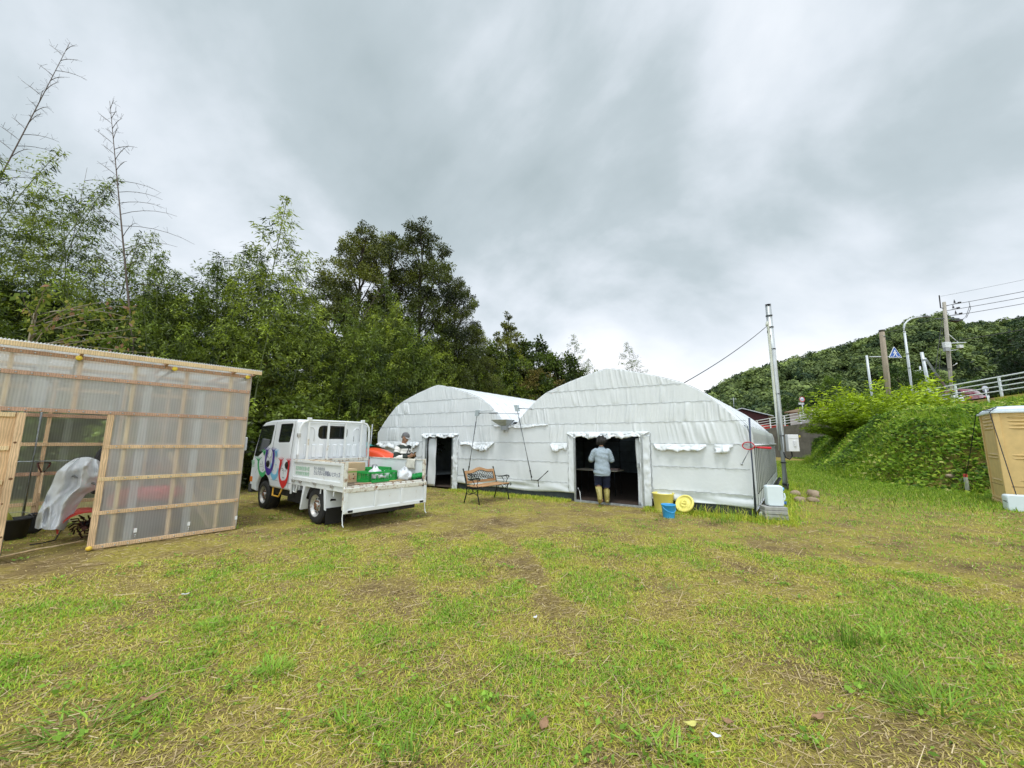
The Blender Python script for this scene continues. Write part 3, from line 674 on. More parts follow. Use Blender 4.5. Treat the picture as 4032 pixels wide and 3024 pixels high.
def polycmat(name, haze, tintc, rough=.22, bands='X'):
    m, N, L, out = nt(name); tc = N('TexCoord'); n = N('TexNoise', Scale=2.2, Detail=5.); L(tc.outputs['Object'], n.inputs['Vector'])
    tr = N('BsdfTransparent', Color=tintc+(1,)); df = N('BsdfTranslucent', Color=(.95, .95, .94, 1)); d2 = N('BsdfDiffuse', Color=(.66, .69, .71, 1)); gl = N('BsdfGlossy', Roughness=rough, Color=(.9, .93, .95, 1))
    a = N('MixShader', Fac=.45); a.inputs[0].default_value = .22; L(df.outputs[0], a.inputs[1]); L(d2.outputs[0], a.inputs[2])
    rf = N('BsdfRefraction', Roughness=.28, IOR=1.04, Color=tintc+(1,)); ab = N('MixShader', Fac=.55); L(tr.outputs[0], ab.inputs[1]); L(rf.outputs[0], ab.inputs[2])
    r = ramp(N, [(.25, haze*.80), (.75, min(1, haze*1.2))]); L(n.outputs['Fac'], r.inputs['Fac']); b = N('MixShader')
    wv = N('TexWave', Scale=9.82); wv.bands_direction = bands; L(tc.outputs['Object'], wv.inputs['Vector']); rw = ramp(N, [(0., -.09 if False else 0.), (1., .24)]); L(wv.outputs['Fac'], rw.inputs['Fac']); ad = N('Math', _operation='ADD', _use_clamp=True); L(r.outputs[0], ad.inputs[0]); L(rw.outputs[0], ad.inputs[1]); L(ad.outputs[0], b.inputs[0]); L(ab.outputs[0], b.inputs[1]); L(a.outputs[0], b.inputs[2])  # haze stripes paint the light that corrugation ribs would catch
    fr = N('LayerWeight', Blend=.25); mu = N('Math', _operation='MULTIPLY'); L(fr.outputs['Fresnel'], mu.inputs[0]); mu.inputs[1].default_value = .55
    c = N('MixShader'); L(mu.outputs[0], c.inputs[0]); L(b.outputs[0], c.inputs[1]); L(gl.outputs[0], c.inputs[2]); L(c.outputs[0], out.inputs['Surface']); return m
polyb = polycmat('rear_polycarbonate', .13, (.90, .93, .92)); polys = polycmat('side_polycarbonate', .22, (.93, .95, .95), bands='Y'); poly = polycmat('polycarbonate', .57, (.93, .95, .95)); polyr = polycmat('roof_polycarbonate', .50, (.97, .96, .93))
SD, SWID, ST = 2.55, 3.62, 2.70          # depth, width, top of front cladding
zb = (.035, .49, .955, 1.41, 1.895, 2.37, 2.645)
def corr(mb, s0, s1, z0, z1, d, sheetw=.655, pitch=.032, amp=.0045, fr=True, lap=.10):
    """flat sheets hung side by side with one lap each; ribs are painted in the material"""
    s = s0; k = 0
    while s < s1-.01:
        e = min(s+sheetw, s1); us = list(np.arange(s, min(e+lap, s1+.03), pitch/4)); off = .004*(k % 2)
        if fr: mb.grid(us, [z0, (z0+z1)/2, z1], lambda u, z: Q(u, d-off, z))
        s = e; k += 1
mb = MB(); corr(mb, 0, 1.72, .02, ST, -.004); corr(mb, 1.72, SWID, 1.885, ST, -.004); o = mb.build('wall_panel', poly, SH, fix=False); o['label'] = 'clear corrugated front sheets'
mb = MB(); corr(mb, 0, SWID, .05, 2.55, SD); o = mb.build('wall_panel', polyb, SH, fix=False); o['label'] = 'clear corrugated rear sheets'
def side_sheet(s):
    mb = MB(); ds = list(np.arange(.0, SD, .008)); mb.grid(ds, [.02, 1.3, 2.62], lambda d, z: Q(s, d, z)); return mb.build('wall_panel', polys, SH, fix=False)
side_sheet(-.005)
mb = MB(); us = list(np.arange(-.12, SWID+.1, .008)); mb.grid(us, [-.16, 1.2, SD+.15], lambda s, d: Q(s, d, 2.765-.045*(d+.16)+.008*math.sin(s/.032*2*math.pi))); mb.build('roof', polyr, SH, fix=False)
def wood(name, p, q, w_, h, mat=pine, up=(0, 0, 1)):
    mb = MB(); mb.bar(p, q, w_, h, up); return mb.build(name, mat, SH, bev=.003)
# fascia + rafters
wood('fascia', Q(-.10, -.16, 2.715), Q(SWID+.1, -.16, 2.715), .03, .062, pinel)
for s in (0, .3, 1.2, 2.1, 3.0, 3.6): wood('rafter', Q(s, -.14, 2.70), Q(s, SD, 2.58), .035, .06, pinep)
for d in (.6, 1.4, 2.1): wood('purlin', Q(-.05, d, 2.715-.045*d), Q(SWID, d, 2.715-.045*d), .03, .04, pine)
# studs and battens of the front: battens nailed outside, studs behind
for i, (s, z0, z1) in enumerate(((.03, .02, 2.66), (.305, .02, 2.66), (.915, .02, 2.66), (1.525, .02, 2.66), (2.09, 1.9, 2.66), (2.69, 1.9, 2.66))):
    wood('stud', Q(s, .03, z0), Q(s, .03, z1), .045, .045, pinel if i % 2 else pine, up=(0, 1, 0))
wood('door_jamb', Q(1.715, -.005, .01), Q(1.715, -.005, 1.87), .07, .05, pine, up=(0, 1, 0))
wood('door_jamb', Q(2.72, -.005, .01), Q(2.72, -.005, 1.87), .07, .05, pine, up=(0, 1, 0))
for i, z in enumerate(zb):
    e = SWID if z > 1.8 else 1.75
    wood('batten', Q(.02, -.022, z), Q(e, -.022, z), .028, .052, [pine, pine, pinel, pine, pinep, pinep, pinep][i])
    mb = MB()
    for s in np.arange(.07, e-.02, .128): mb.ell(Q(s+rnd.uniform(-.008, .008), -.040, z+rnd.uniform(-.006, .006)), (.0095, .006, .0095), 8, 5)
    o = mb.build('screw_heads', galv, SH); o['kind'] = 'stuff'
for i, z in enumerate((.42, .92, 1.42, 1.92, 2.4)): wood('rear_batten', Q(0, SD-.06, z), Q(SWID, SD-.06, z), .03, .06, pinep if i % 2 else pine)
for s in (.02, .7, 1.35, 2.25, 2.95, 3.6): wood('rear_stud', Q(s, SD-.03, 0), Q(s, SD-.03, 2.56), .05, .045, pine, up=(0, 1, 0))
for z in (.49, .96, 1.43, 1.9, 2.4): wood('side_batten', Q(.02, 0, z), Q(.02, SD, z), .03, .05, pine)
for d in (.7, 1.4): wood('side_stud', Q(.02, d, 0), Q(.02, d, 2.6), .05, .05, pine, up=(0, 1, 0))
# galvanised pipe frame inside
def pipe(p, q, r=.024, name='steel_pipe', mat=galv):
    mb = MB(); mb.tube([p, q], r, 9); return mb.build(name, mat, SH)
pipe(Q(.16, .14, 2.47), Q(3.5, .14, 2.47)); pipe(Q(1.5, .16, 1.95), Q(2.62, .16, 1.95), .02)
for s in (2.12, 1.10, .10): 
    pipe(Q(s, -.09, 2.625), Q(s, SD-.1, 2.50), .024)
    mb = MB(); mb.lathe([(0, -.016), (.027, -.016), (.034, -.006), (.034, .012), (.024, .020), (0, .022)], 14, Q(s, -.115, 2.627), (0, -1, .02)); o = mb.build('pipe_cap', M('yellow_plastic', (.72, .55, .05), .45, var=.2), SH); o['label'] = 'yellow end cap on a roof pipe'
for s, d in ((.14, .16), (1.62, .2), (2.5, .2), (.3, SD-.2), (2.35, SD-.25), (3.4, SD-.2)): pipe(Q(s, d, 0), Q(s, d, 2.5), .024)
pipe(Q(.1, .12, 1.19), Q(1.72, .12, 1.19), .02); pipe(Q(.1, SD-.2, 1.14), Q(3.5, SD-.2, 1.14), .02); pipe(Q(1.9, SD-.5, .08), Q(3.5, SD-.4, .08), .024); pipe(Q(2.5, SD-1.2, .05), Q(2.95, SD-.4, .10), .02)
wood('brace', Q(.32, .25, .05), Q(.95, .35, 1.30), .04, .06, pinel)
for s, d in ((.66, -.012), (1.28, -.012), (.02, -.012)):
    mb = MB(); mb.box(-s-.018, -s+.018, d-.012, d, .16, .22); mb.tube([Q(s-.004, d-.01, .14), Q(s-.004, d-.02, .10)], .007, 6); mb.build('tie_clip', M('white_plastic', (.75, .77, .78), .4), SH, bev=.003)
mb = MB(); mb.ell(Q(1.73, -.05, .03), (.035, .035, .03), 10, 7); mb.build('foot_cap', M('yellow_plastic_foot', (.75, .52, .06), .5), SH)
# plywood door standing open at the left, battens across, knots
DR = MB(); DR.box(-3.58, -2.53, -.052, -.040, .02, 1.84)
plym = woodmat('plywood', (.66, .47, .28), 9, .86); o = DR.build('door', plym, SH); 
def dwood(p, q, w_, h, up=(0, 0, 1), mat=pine):
    mb = MB(); mb.bar(p, q, w_, h, up); b = mb.build('door_rail', mat, SH, bev=.003); b.parent = o; return b
dwood(Q(2.52, -.07, .01), Q(2.52, -.07, 1.85), .075, .035, (0, 1, 0))
dwood(Q(3.54, -.07, .01), Q(3.54, -.07, 1.85), .07, .035, (0, 1, 0))
for z in (1.82, 1.40, .98, .50, .05): dwood(Q(2.57, -.066, z), Q(3.5, -.066, z), .028, .055, mat=pinel)
mb = MB()
for s, z, r in ((2.53, 1.47, .014), (2.51, 1.02, .017), (2.54, .72, .010), (2.50, .32, .012)): mb.lathe([(0, .0012), (r*.7, .001), (r, 0)], 10, Q(s, -.0885, z), (0, -1, 0))
k_ = mb.build('knots', M('wood_knot', (.16, .08, .035), .7), SH); k_.parent = o
# -------- things kept inside the shed (each stands by itself)
def shp(s, d, z=0):
    p = V((SA.x, SA.y, 0))+SU*s+SN*d; return V((p.x, p.y, z))
srot = math.atan2(-SU.y, -SU.x)
red = M('red_paint', (.50, .045, .035), .4, var=.2, scale=8, dirt=(.14, .07, .04), damt=.3, coat=.2); rubber = M('tyre_rubber', (.022, .022, .023), .8, var=.3, scale=20, dirt=(.10, .08, .055), damt=.32, dscale=9)
steelw = M('worn_steel', (.45, .45, .45), .4, .8, var=.3); darkm = M('dark_machine', (.03, .03, .032), .6, var=.3)
T = thing('rotary_tiller', 'red walking tiller half hidden under a silver tarp in the shed doorway', 'tiller', shp(1.30, .95), srot)
mb = MB()   # red hood: curved shell
prof = [(.62, .52), (.60, .60), (.50, .68), (.30, .72), (.05, .72), (-.15, .66), (-.25, .54)]
mb.loft([[V((x, y, z)) for x, z in prof]+[V((x, y, .46)) for x in (-.25, .2, .62)] for y in (-.22, .22)]); mb.build('hood', red, T, bev=.03, seg=3)
mb = MB(); a = np.linspace(-.15, math.pi+.15, 14); mb.loft([[V((-.45+.27*math.cos(q), y, .20+.24*math.sin(q))) for q in a]+[V((-.45+.255*math.cos(q), y, .20+.225*math.sin(q))) for q in a[::-1]] for y in (-.3, .3)], sm=True); mb.build('rotor_cover', red, T)
mb = MB()
for k in range(7):
    for j in range(3):
        a = j*2.1+k*.7; y = -.27+k*.09; mb.tube([V((-.45, y, .2)), V((-.45+.09*math.cos(a), y, .2+.09*math.sin(a))), V((-.45+.14*math.cos(a+.5), y+.03, .2+.14*math.sin(a+.5)))], .011, 5)
mb.tube([V((-.45, -.3, .2)), V((-.45, .3, .2))], .03, 8); mb.build('tines', M('rusty_tine', (.07, .028, .022), .7, .3, var=.4), T)
for y in (-.26, .26):
    mb = MB(); mb.lathe([(.08, -.05), (.2, -.055), (.235, -.03), (.235, .03), (.2, .055), (.08, .05)], 22, (.25, y, .235), (0, 1, 0))
    for j in range(14): mb.obox(V((.25, y, .235))+V((math.cos(j*.449), 0, math.sin(j*.449)))*.235, V((math.cos(j*.449), 0, math.sin(j*.449)))*.012, V((0, .05, 0)), V((-math.sin(j*.449), 0, math.cos(j*.449)))*.02)
    mb.build('wheel', rubber, T)
mb = MB(); mb.box(-.1, .45, -.12, .12, .3, .48); mb.tube([V((-.2, 0, .35)), V((-.45, 0, .2))], .07, 8); mb.tube([V((.1, -.05, .4)), V((-.25, -.18, .02))], .02, 6); mb.build('engine', darkm, T, bev=.01)
for y in (-.25, .25):
    mb = MB(); mb.tube([V((-.1, y*.6, .6)), V((-.35, y, .80)), V((-.60, y*1.1, .95))], .016, 7); mb.tube([V((-.55, y*1.08, .92)), V((-.66, y*1.1, .98))], .022, 8); mb.build('handlebar', steelw, T)
# tarp: draped cloth over the tiller handles
tarpm = M('silver_tarp', (.60, .625, .65), .42, .0, var=.14, scale=4, bump=.25, bscale=35, dirt=(.26, .10, .045), damt=.24, dscale=3.4)
def shed_at(px, py, d):
    r_ = ray(px, py); o_ = V((0, 0, H)); pl = V((SA.x, SA.y, 0))+SN*d; t_ = (pl-o_).dot(SN)/r_.dot(SN); return o_+r_*t_
def tarp():
    vv = [0, .12, .28, .42, .52, .75, 1]; Lx = [300, 262, 224, 204, 178, 156, 134]; Ly = [1806, 1826, 1858, 1905, 1950, 2015, 2080]; Rx = [404, 408, 404, 388, 338, 296, 250]; Ry = [1822, 1846, 1884, 1922, 1946, 2004, 2086]
    mb = MB()
    def fn(u, v):
        f = lambda A: float(np.interp(v, vv, A)); x = f(Lx)*(1-u)+f(Rx)*u; y = f(Ly)*(1-u)+f(Ry)*u-14*math.sin(math.pi*u)*(v < .4)
        n = float(vnoise(u*3.2+v*1.5, v*3.6-u, 41))-.5; n2 = float(vnoise(u*8+v*4, v*7, 43))-.5; r = 1-abs(2*float(vnoise(u*4.5-v*2.6, v*2.0+u, 47))-1)
        d = .82-.26*math.sin(math.pi*min(1, max(0, u)))*(.5+.5*v)+.55*max(0, .16-v)*3+.20*n+.07*n2-.13*r**2.2
        e = .5-abs(u-.5); y += (10*n2+6*n)*(v > .9); x += 16*n*(e < .12)
        return shed_at(x, y, max(d, .1))
    mb.grid(list(np.linspace(0, 1, 44)), list(np.linspace(0, 1, 56)), fn); o = mb.build('tarp', tarpm, None, solid=.004, sub=1, fix=False)
    tag(o, 'crumpled silver tarp with rusty stains draped over the red tiller', 'tarp')
tarp()
def spade(s, d, lean, label, topz=1.12):
    t_ = thing('spade', label, 'spade', shp(s, d), srot); mb = MB()
    mb.loft([[V((x*k, .01*abs(x)*4-.01, z)) for x in (-.11, -.06, 0, .06, .11)]+[V((x*k, .01*abs(x)*4-.005, z)) for x in (.11, .06, 0, -.06, -.11)] for k, z in ((.35, .0), (.8, .05), (1, .14), (1, .30), (.5, .335))]); mb.build('blade', darkm, t_)
    mb = MB(); mb.tube([V((0, .0, .3)), V((0, lean, topz-.18))], .017, 8); mb.build('shaft', pine, t_)
    mb = MB(); b = V((0, lean, topz-.20)); mb.tube([b, b+V((-.055, .02, .12)), b+V((-.07, .03, .18))], .013, 6); mb.tube([b, b+V((.055, .02, .12)), b+V((.07, .03, .18))], .013, 6); mb.tube([b+V((-.075, .03, .185)), b+V((.075, .03, .185))], .015, 8); mb.build('handle', M('maroon_plastic', (.09, .022, .02), .5), t_)
    return t_
spade(2.22, SD-.55, .42, 'spade with a dark red handle leaning on the rear rail of the shed')
t_ = thing('rake', 'long wooden handled rake leaning upside down at the left of the shed', 'rake', shp(2.78, SD-.6), srot); mb = MB(); mb.tube([V((0, 0, .02)), V((-.12, .3, 1.42))], .015, 8); mb.build('shaft', pinel, t_); mb = MB(); mb.bar(V((-.34, .3, 1.42)), V((.14, .3, 1.42)), .012, .02)
for k in range(13): mb.tube([V((-.34+.04*k, .3, 1.42)), V((-.34+.04*k, .26, 1.36))], .004, 4)
mb.build('head', darkm, t_)
t_ = thing('bucket', 'black rubber bucket on the shed floor beside the tarp', 'bucket', shp(2.42, 1.75), srot); mb = MB(); mb.lathe([(0, .005), (.14, .005), (.17, .30), (.185, .305), (.18, .28), (.155, .29), (.13, .02), (0, .02)], 24); mb.build('pail', darkm, t_); mb = MB(); mb.tube([V((-.17*math.cos(a), .05, .29+.1*math.sin(a))) for a in np.linspace(0, math.pi, 9)], .006, 5); mb.build('handle', steelw, t_)
for i, (s, w_) in enumerate(((1.02, .40), (.56, .36))):
    t_ = thing('mower_seat', ['black padded seat back behind the tarp, nearer the doorway', 'black padded seat back half hidden behind the doorway jamb'][i], 'seat', shp(s+.45, SD-.55), srot, 'black seats against the rear shed wall')
    mb = MB(); mb.loft([[V((w_/2*k*math.cos(a), y, .86+z+.28*(1 if math.sin(a) > 0 else .9)*math.sin(a)*k)) for a in np.linspace(0, 2*math.pi, 24, endpoint=False)] for y, k, z in ((-.05, .85, .3), (-.03, 1, .3), (.03, 1, .3), (.05, .85, .3))]); mb.build('back_pad', darkm, t_, bev=.01)
    mb = MB(); mb.bar(V((0, -.07, .62)), V((0, -.07, 1.36)), .05, .02, (0, 1, 0)); mb.build('bracket', pinel, t_, bev=.003); mb = MB(); mb.box(-w_/2, w_/2, -.42, -.05, .60, .68); mb.build('cushion', darkm, t_, bev=.03, seg=3); mb = MB(); mb.box(-.06, .06, -.3, -.1, .0, .6); mb.build('pedestal', darkm, t_, bev=.01)
t_ = thing('engine_tank', 'red rounded fuel tank showing hazily through the polycarbonate wall', 'machine', shp(.98, .55), srot); mb = MB(); mb.ell((0, 0, .64), (.34, .2, .13), 18, 10); mb.build('tank', M('red_tank', (.62, .03, .05), .35, var=.1, coat=.4), t_); mb = MB(); mb.box(-.28, .28, -.15, .15, .18, .52); mb.lathe([(.1, -.04), (.18, -.04), (.18, .04), (.1, .04)], 16, (-.2, -.18, .18), (0, 1, 0)); mb.lathe([(.1, -.04), (.18, -.04), (.18, .04), (.1, .04)], 16, (.2, -.18, .18), (0, 1, 0)); mb.build('engine', darkm, t_, bev=.02)
t_ = thing('bag', 'yellow green plastic sack slumped behind the shed door', 'sack', shp(2.62, 1.75), srot); mb = MB(); mb.loft([[V((r*1.1*math.cos(a)*(1+.12*math.sin(3*a+z*9)), r*math.sin(a), z)) for a in np.linspace(0, 6.283, 16, endpoint=False)] for r, z in ((.14, .01), (.19, .12), (.17, .28), (.13, .4), (.05, .47), (.09, .53))]); mb.build('sack_body', M('yellow_green_plastic', (.34, .36, .05), .4, var=.3), t_, sub=1)
mb = MB(); hp = [gnd(300, 2060), gnd(250, 2085), gnd(232, 2105), gnd(215, 2135), gnd(160, 2148), gnd(115, 2154)]; mb.tube([q+V((0, 0, .03)) for q in hp], .008, 7); o = mb.build('hose', blackp); tag(o, 'black hose trailing from the shed doorway over the grass', 'hose')
mb = MB(); mb.tube([shp(1.75, .5, .05), shp(2.2, .3, .05), shp(2.55, .1, .04)], .014, 7); o = mb.build('timber_pole', pinel); tag(o, 'thin pale stick lying on the shed floor at the doorway', 'stick')
# ------------------------------------------------------------------ crew cab flatbed truck (local: x forward, y to its left = towards the yard)
TO = V((-3.61, 7.38, 0)); TXD = V((-.7821, .6231, 0)); TYD = V((-.6231, -.7821, 0))
TR = thing('flatbed_truck', 'white crew cab flatbed truck with colourful smiling arms emblem and lowered tailgate', 'truck', TO, math.atan2(TXD.y, TXD.x))
def tw(x, y, z): return TO+TXD*x+TYD*y+V((0, 0, z))
paint = M('white_paint', (.77, .81, .85), .3, var=.035, scale=2, coat=.35, dirt=(.50, .47, .40), damt=.18, dscale=3)
bedw = M('worn_white_paint', (.72, .75, .76), .5, var=.06, scale=3, dirt=(.46, .38, .25), damt=.34, dscale=5)
rustw = M('rust_streaked_paint', (.66, .65, .58), .6, var=.08, scale=4, dirt=(.24, .12, .05), damt=.44, dscale=11)
rustm = M('rusty_steel', (.20, .10, .055), .8, .2, var=.45, scale=12)
glassd = M('dark_window_glass', (.010, .013, .015), .06, spec=.55, var=.1)
rubm = M('black_rubber_seal', (.015, .015, .016), .6)
chass = M('dark_chassis', (.018, .018, .02), .7, var=.4, scale=8, dirt=(.06, .05, .035), damt=.4)
rimm = M('dirty_steel_rim', (.48, .48, .47), .45, .5, var=.15, dirt=(.20, .15, .09), damt=.42, dscale=10)
TW = 1.70
def tumble(o):
    for v in o.data.vertices:
        z = v.co.z
        if z > 1.12:
            k = (z-1.12)*.075; yc = -TW/2; t_ = (v.co.y-yc)/(TW/2); v.co.y -= t_*k
    return o
# cab shell
prof = [(1.12, .50), (1.12, 1.90), (1.20, 1.955), (1.9, 1.975), (2.6, 1.965), (2.92, 1.93), (3.07, 1.86), (3.16, 1.62), (3.26, 1.28), (3.335, 1.02), (3.36, .70), (3.35, .42), (3.28, .37)]
prof += [(2.55+.42*math.cos(a), .33+.42*math.sin(a)) for a in np.linspace(.05, math.pi-.45, 12)] 
prof += [(2.08, .50)]
def inset(poly, w_):
    k = len(poly); area = sum(poly[i-1][0]*poly[i][1]-poly[i][0]*poly[i-1][1] for i in range(k)); sg_ = 1 if area > 0 else -1; out = []
    for i in range(k):
        a = V((*poly[i-1], 0)); p = V((*poly[i], 0)); b = V((*poly[(i+1) % k], 0)); n1 = (p-a).normalized(); n2 = (b-p).normalized()
        m = (V((-n1.y, n1.x, 0))+V((-n2.y, n2.x, 0))).normalized(); c_ = max(.5, m.dot(V((-n1.y, n1.x, 0)))); q = p+m*w_*sg_/c_; out.append((q.x, q.y))
    return out
mb = MB(); rr_ = []
for y, w_ in ((0, .04), (-.006, .022), (-.018, .009), (-.04, 0)): rr_.append([V((x, y, z)) for x, z in inset(prof, w_)])
mb.loft(rr_+[[V((p.x, -TW-p.y, p.z)) for p in r] for r in rr_[::-1]], sm=False)
cab = mb.build('cab', paint, TR)
def cutter(poly, y0, y1, fn=None):
    mb = MB(); mb.prism(poly, fn or (lambda x, z, d: V((x, d, z))), y0, y1); return mb.build("cut", paint, TR)
def rpoly(pts, r=.04, n=4):
    """round the corners of a polygon"""
    out = []; k = len(pts)
    for i in range(k):
        p = V((*pts[i], 0)); a = V((*pts[i-1], 0)); b = V((*pts[(i+1) % k], 0)); u = (a-p).normalized(); v = (b-p).normalized(); rr = min(r, (a-p).length*.45, (b-p).length*.45)
        p0, p1 = p+u*rr, p+v*rr
        for j in range(n+1):
            t_ = j/n; q = p0*(1-t_)**2+p*2*t_*(1-t_)+p1*t_**2; out.append((q.x, q.y))
    return out
W1 = rpoly([(3.085, 1.845), (2.315, 1.865), (2.35, 1.44), (2.98, 1.13), (3.235, 1.13)], .05)
W2 = rpoly([(1.985, 1.875), (1.345, 1.875), (1.385, 1.475), (1.995, 1.465)], .05)
RWN = rpoly([(-.46, 1.84), (-1.16, 1.84), (-1.16, 1.55), (-.46, 1.55)], .11, 6)
cuts = [cutter(W1, .1, -.028), cutter(W2, .1, -.028), cutter(W1, -TW-.1, -TW+.028), cutter(W2, -TW-.1, -TW+.028), cutter(RWN, 1.0, 1.15, lambda y, z, d: V((d, y, z)))]
WS = rpoly([(-.12, 1.80), (-TW+.12, 1.80), (-TW+.06, 1.08), (-.06, 1.08)], .08)
cuts.append(cutter(WS, 3.0, 3.6, lambda y, z, d: V((d, y, z))))
for c in cuts:
    k = cab.modifiers.new('b', 'BOOLEAN'); k.operation = 'DIFFERENCE'; k.object = c; k.solver = 'EXACT'; bake(cab)
for c in cuts: bpy.data.objects.remove(c)
tumble(cab)
for a, b in (((2.222, .52), (2.222, 1.93)), ((1.23, .56), (1.25, 1.92)), ((2.12, .668), (1.14, .648))):
    mb = MB(); P_ = [V((a[0]+(b[0]-a[0])*f, -.0005, a[1]+(b[1]-a[1])*f)) for f in np.linspace(0, 1, 14)]
    for p, q in zip(P_, P_[1:]): mb.bar(p, q, .004, .006, (0, 1, 0))
    tumble(mb.build('door_seam', M('door_gap', (.12, .125, .13), .8), TR))
def pane(poly, y, th, name, mat, fn=None, inset=0):
    mb = MB(); mb.prism(poly, fn or (lambda x, z, d: V((x, d, z))), y, y-th); return mb.build(name, mat, TR)
def ringpanel(poly, y, w_, name, mat, th=.012, fn=None):
    cx = sum(p[0] for p in poly)/len(poly); cz = sum(p[1] for p in poly)/len(poly); mb = MB(); fn = fn or (lambda x, z, d: V((x, d, z)))
    pts = []; k = len(poly)
    inn = []
    for i in range(k):
        a = V((*poly[i-1], 0)); b = V((*poly[(i+1) % k], 0)); tdir = (b-a).normalized(); nrm = V((-tdir.y, tdir.x, 0)); p = V((*poly[i], 0))
        if nrm.dot(V((cx, cz, 0))-p) < 0: nrm = -nrm
        q = p+nrm*w_; inn.append((q.x, q.y))
    vs_ = [fn(*p, y) for p in poly]+[fn(*p, y) for p in inn]+[fn(*p, y-th) for p in inn]+[fn(*p, y-th) for p in poly]; fs = []
    for i in range(k):
        j = (i+1) % k
        for s in range(4): fs.append((s*k+i, s*k+j, ((s+1) % 4)*k+j, ((s+1) % 4)*k+i))
    mb.add(vs_, fs); return mb.build(name, mat, TR)
for poly, nm in ((W1, 'front_window'), (W2, 'rear_window')):
    for y, sgn in ((-.014, 1), (-TW+.026, 1)):
        g_ = pane(poly, y, .012, 'window', glassd); tumble(g_)
        f_ = ringpanel(poly, y+(.006 if y > -.5 else -.004), .022, 'window_seal', rubm); tumble(f_); f_.parent = g_
fnb = lambda y, z, d: V((d, y, z))
mb = MB(); mb.prism(RWN, fnb, 1.136, 1.148); g_ = mb.build('window', glassd, TR); f_ = ringpanel(RWN, 1.125, .03, 'window_seal', rubm, -.012, fnb); f_.parent = g_
mb = MB(); fw = lambda y, z, d: V((3.16+(1.62-z)*.30+.02+d, y, z)); mb.prism(WS, fw, 0, .012); mb.build('windscreen', glassd, TR)
# front details that show at the edge
mb = MB(); mb.box(3.20, 3.40, -TW-.01, .01, .30, .50); mb.build('bumper', M('dark_grey_bumper', (.05, .05, .055), .6), TR, bev=.03, seg=3)
mb = MB(); mb.box(3.19, 3.345, -.02, .006, .545, .665); mb.build('indicator', M('orange_lens', (.75, .20, .03), .25, coat=.5), TR, bev=.008)
mb = MB(); mb.box(3.335, 3.375, -.42, -.12, .55, .72); mb.box(3.335, 3.375, -TW+.12, -TW+.42, .55, .72); mb.build('headlights', M('lamp_glass', (.7, .72, .74), .1, coat=1), TR, bev=.01)
mb = MB(); mb.obox((3.42, .20, 1.42), (.03, 0, 0), (0, .085, 0), (0, 0, .16)); mir = mb.build('mirror', M('white_mirror_shell', (.7, .72, .73), .4), TR, bev=.02, seg=3); mb = MB(); mb.tube([V((3.22, 0, 1.25)), V((3.40, .14, 1.22)), V((3.42, .2, 1.30))], .014, 6); a_ = mb.build('mirror_arm', blackp, TR); a_.parent = mir
# interior seat backs and wheel seen as dark shapes come from the glass itself; door handles are recessed dark ovals
def tp(zx, zy):
    d = ray(950+zx*.2532, 1640+zy*.2532); o_ = V((0, 0, H)); n = TYD; t_ = (TO-o_).dot(n)/d.dot(n); p = o_+d*t_; q = p-TO
    return (q.dot(TXD), p.z)
def oval(c, rx, rz, n=20): return [(c[0]+rx*math.cos(6.2832*i/n), c[1]+rz*math.sin(6.2832*i/n)) for i in range(n)]
for zc in ((411, 735), (707, 760)):
    c = tp(*zc); mb = MB(); mb.prism(oval(c, .085, .075), lambda x, z, d: V((x, d, z)), .006, -.01); h_ = mb.build('door_handle', rubm, TR, bev=.003); mb = MB(); mb.obox((c[0], .012, c[1]+.01), (.06, 0, 0), (0, .007, 0), (0, 0, .018)); k_ = mb.build('handle_grip', blackp, TR, bev=.004); k_.parent = h_
# --- painted emblem: four laughing faces with raised arms
def strk(pts, ws, y, mb, n=6):
    """variable width stroke through zoom points (smooth)"""
    P = [V((*tp(*p), 0)) for p in pts]; out = []; k = len(P)
    def cr(a, b, c, d, t_): return .5*((2*b)+(-a+c)*t_+(2*a-5*b+4*c-d)*t_**2+(-a+3*b-3*c+d)*t_**3)
    Q_ = []; W_ = []
    for i in range(k-1):
        a, b, c, d = P[max(i-1, 0)], P[i], P[i+1], P[min(i+2, k-1)]
        for j in range(n): t_ = j/n; Q_.append(cr(a, b, c, d, t_)); W_.append(ws[i]*(1-t_)+ws[i+1]*t_)
    Q_.append(P[-1]); W_.append(ws[-1]); m = len(Q_); vs_ = []; 
    for i in range(m):
        d = (Q_[min(i+1, m-1)]-Q_[max(i-1, 0)]).normalized(); nn = V((-d.y, d.x, 0))*W_[i]/2
        for q in (Q_[i]+nn, Q_[i]-nn): vs_.append(V((q.x, y, q.y)))
    mb.add(vs_, [(2*i, 2*i+1, 2*i+3, 2*i+2) for i in range(m-1)])
def hand(c, spread, up, y, mb, w_=.017):
    for k in range(5):
        f = k/4-.5; strk([c, (c[0]+f*spread*.7, c[1]-up*.5), (c[0]+f*spread*1.45, c[1]-up*1.25*(1-.5*abs(f)))], [.05, w_, w_*.7], y, mb, 3)
EM = {'green': (.06, .42, .16), 'purple': (.075, .035, .32), 'blue': (.20, .55, .80), 'red': (.66, .025, .03)}
def fig(col, arms, ws, hands, y, lab):
    mb = MB(); strk(arms, ws, y, mb)
    for h in hands: hand(h[0], h[1], h[2], y, mb)
    o = mb.build('emblem_figure', M('emblem_'+col, EM[col], .4, var=.06), TR, fix=False); o['label'] = lab; return o
e1 = fig('green', [(270, 700), (266, 760), (280, 850), (318, 905), (352, 890), (380, 850)], [.10, .085, .07, .11, .09, .05], [((270, 695), 70, 70)], .0030, 'green painted face with raised arm')
mb = MB(); strk([(352, 600), (362, 560), (372, 530)], [.04, .07, .04], .0030, mb); hand((360, 580), 55, 70, .0030, mb); k_ = mb.build('raised_hand', bpy.data.materials['emblem_green'], TR, fix=False); k_.parent = e1
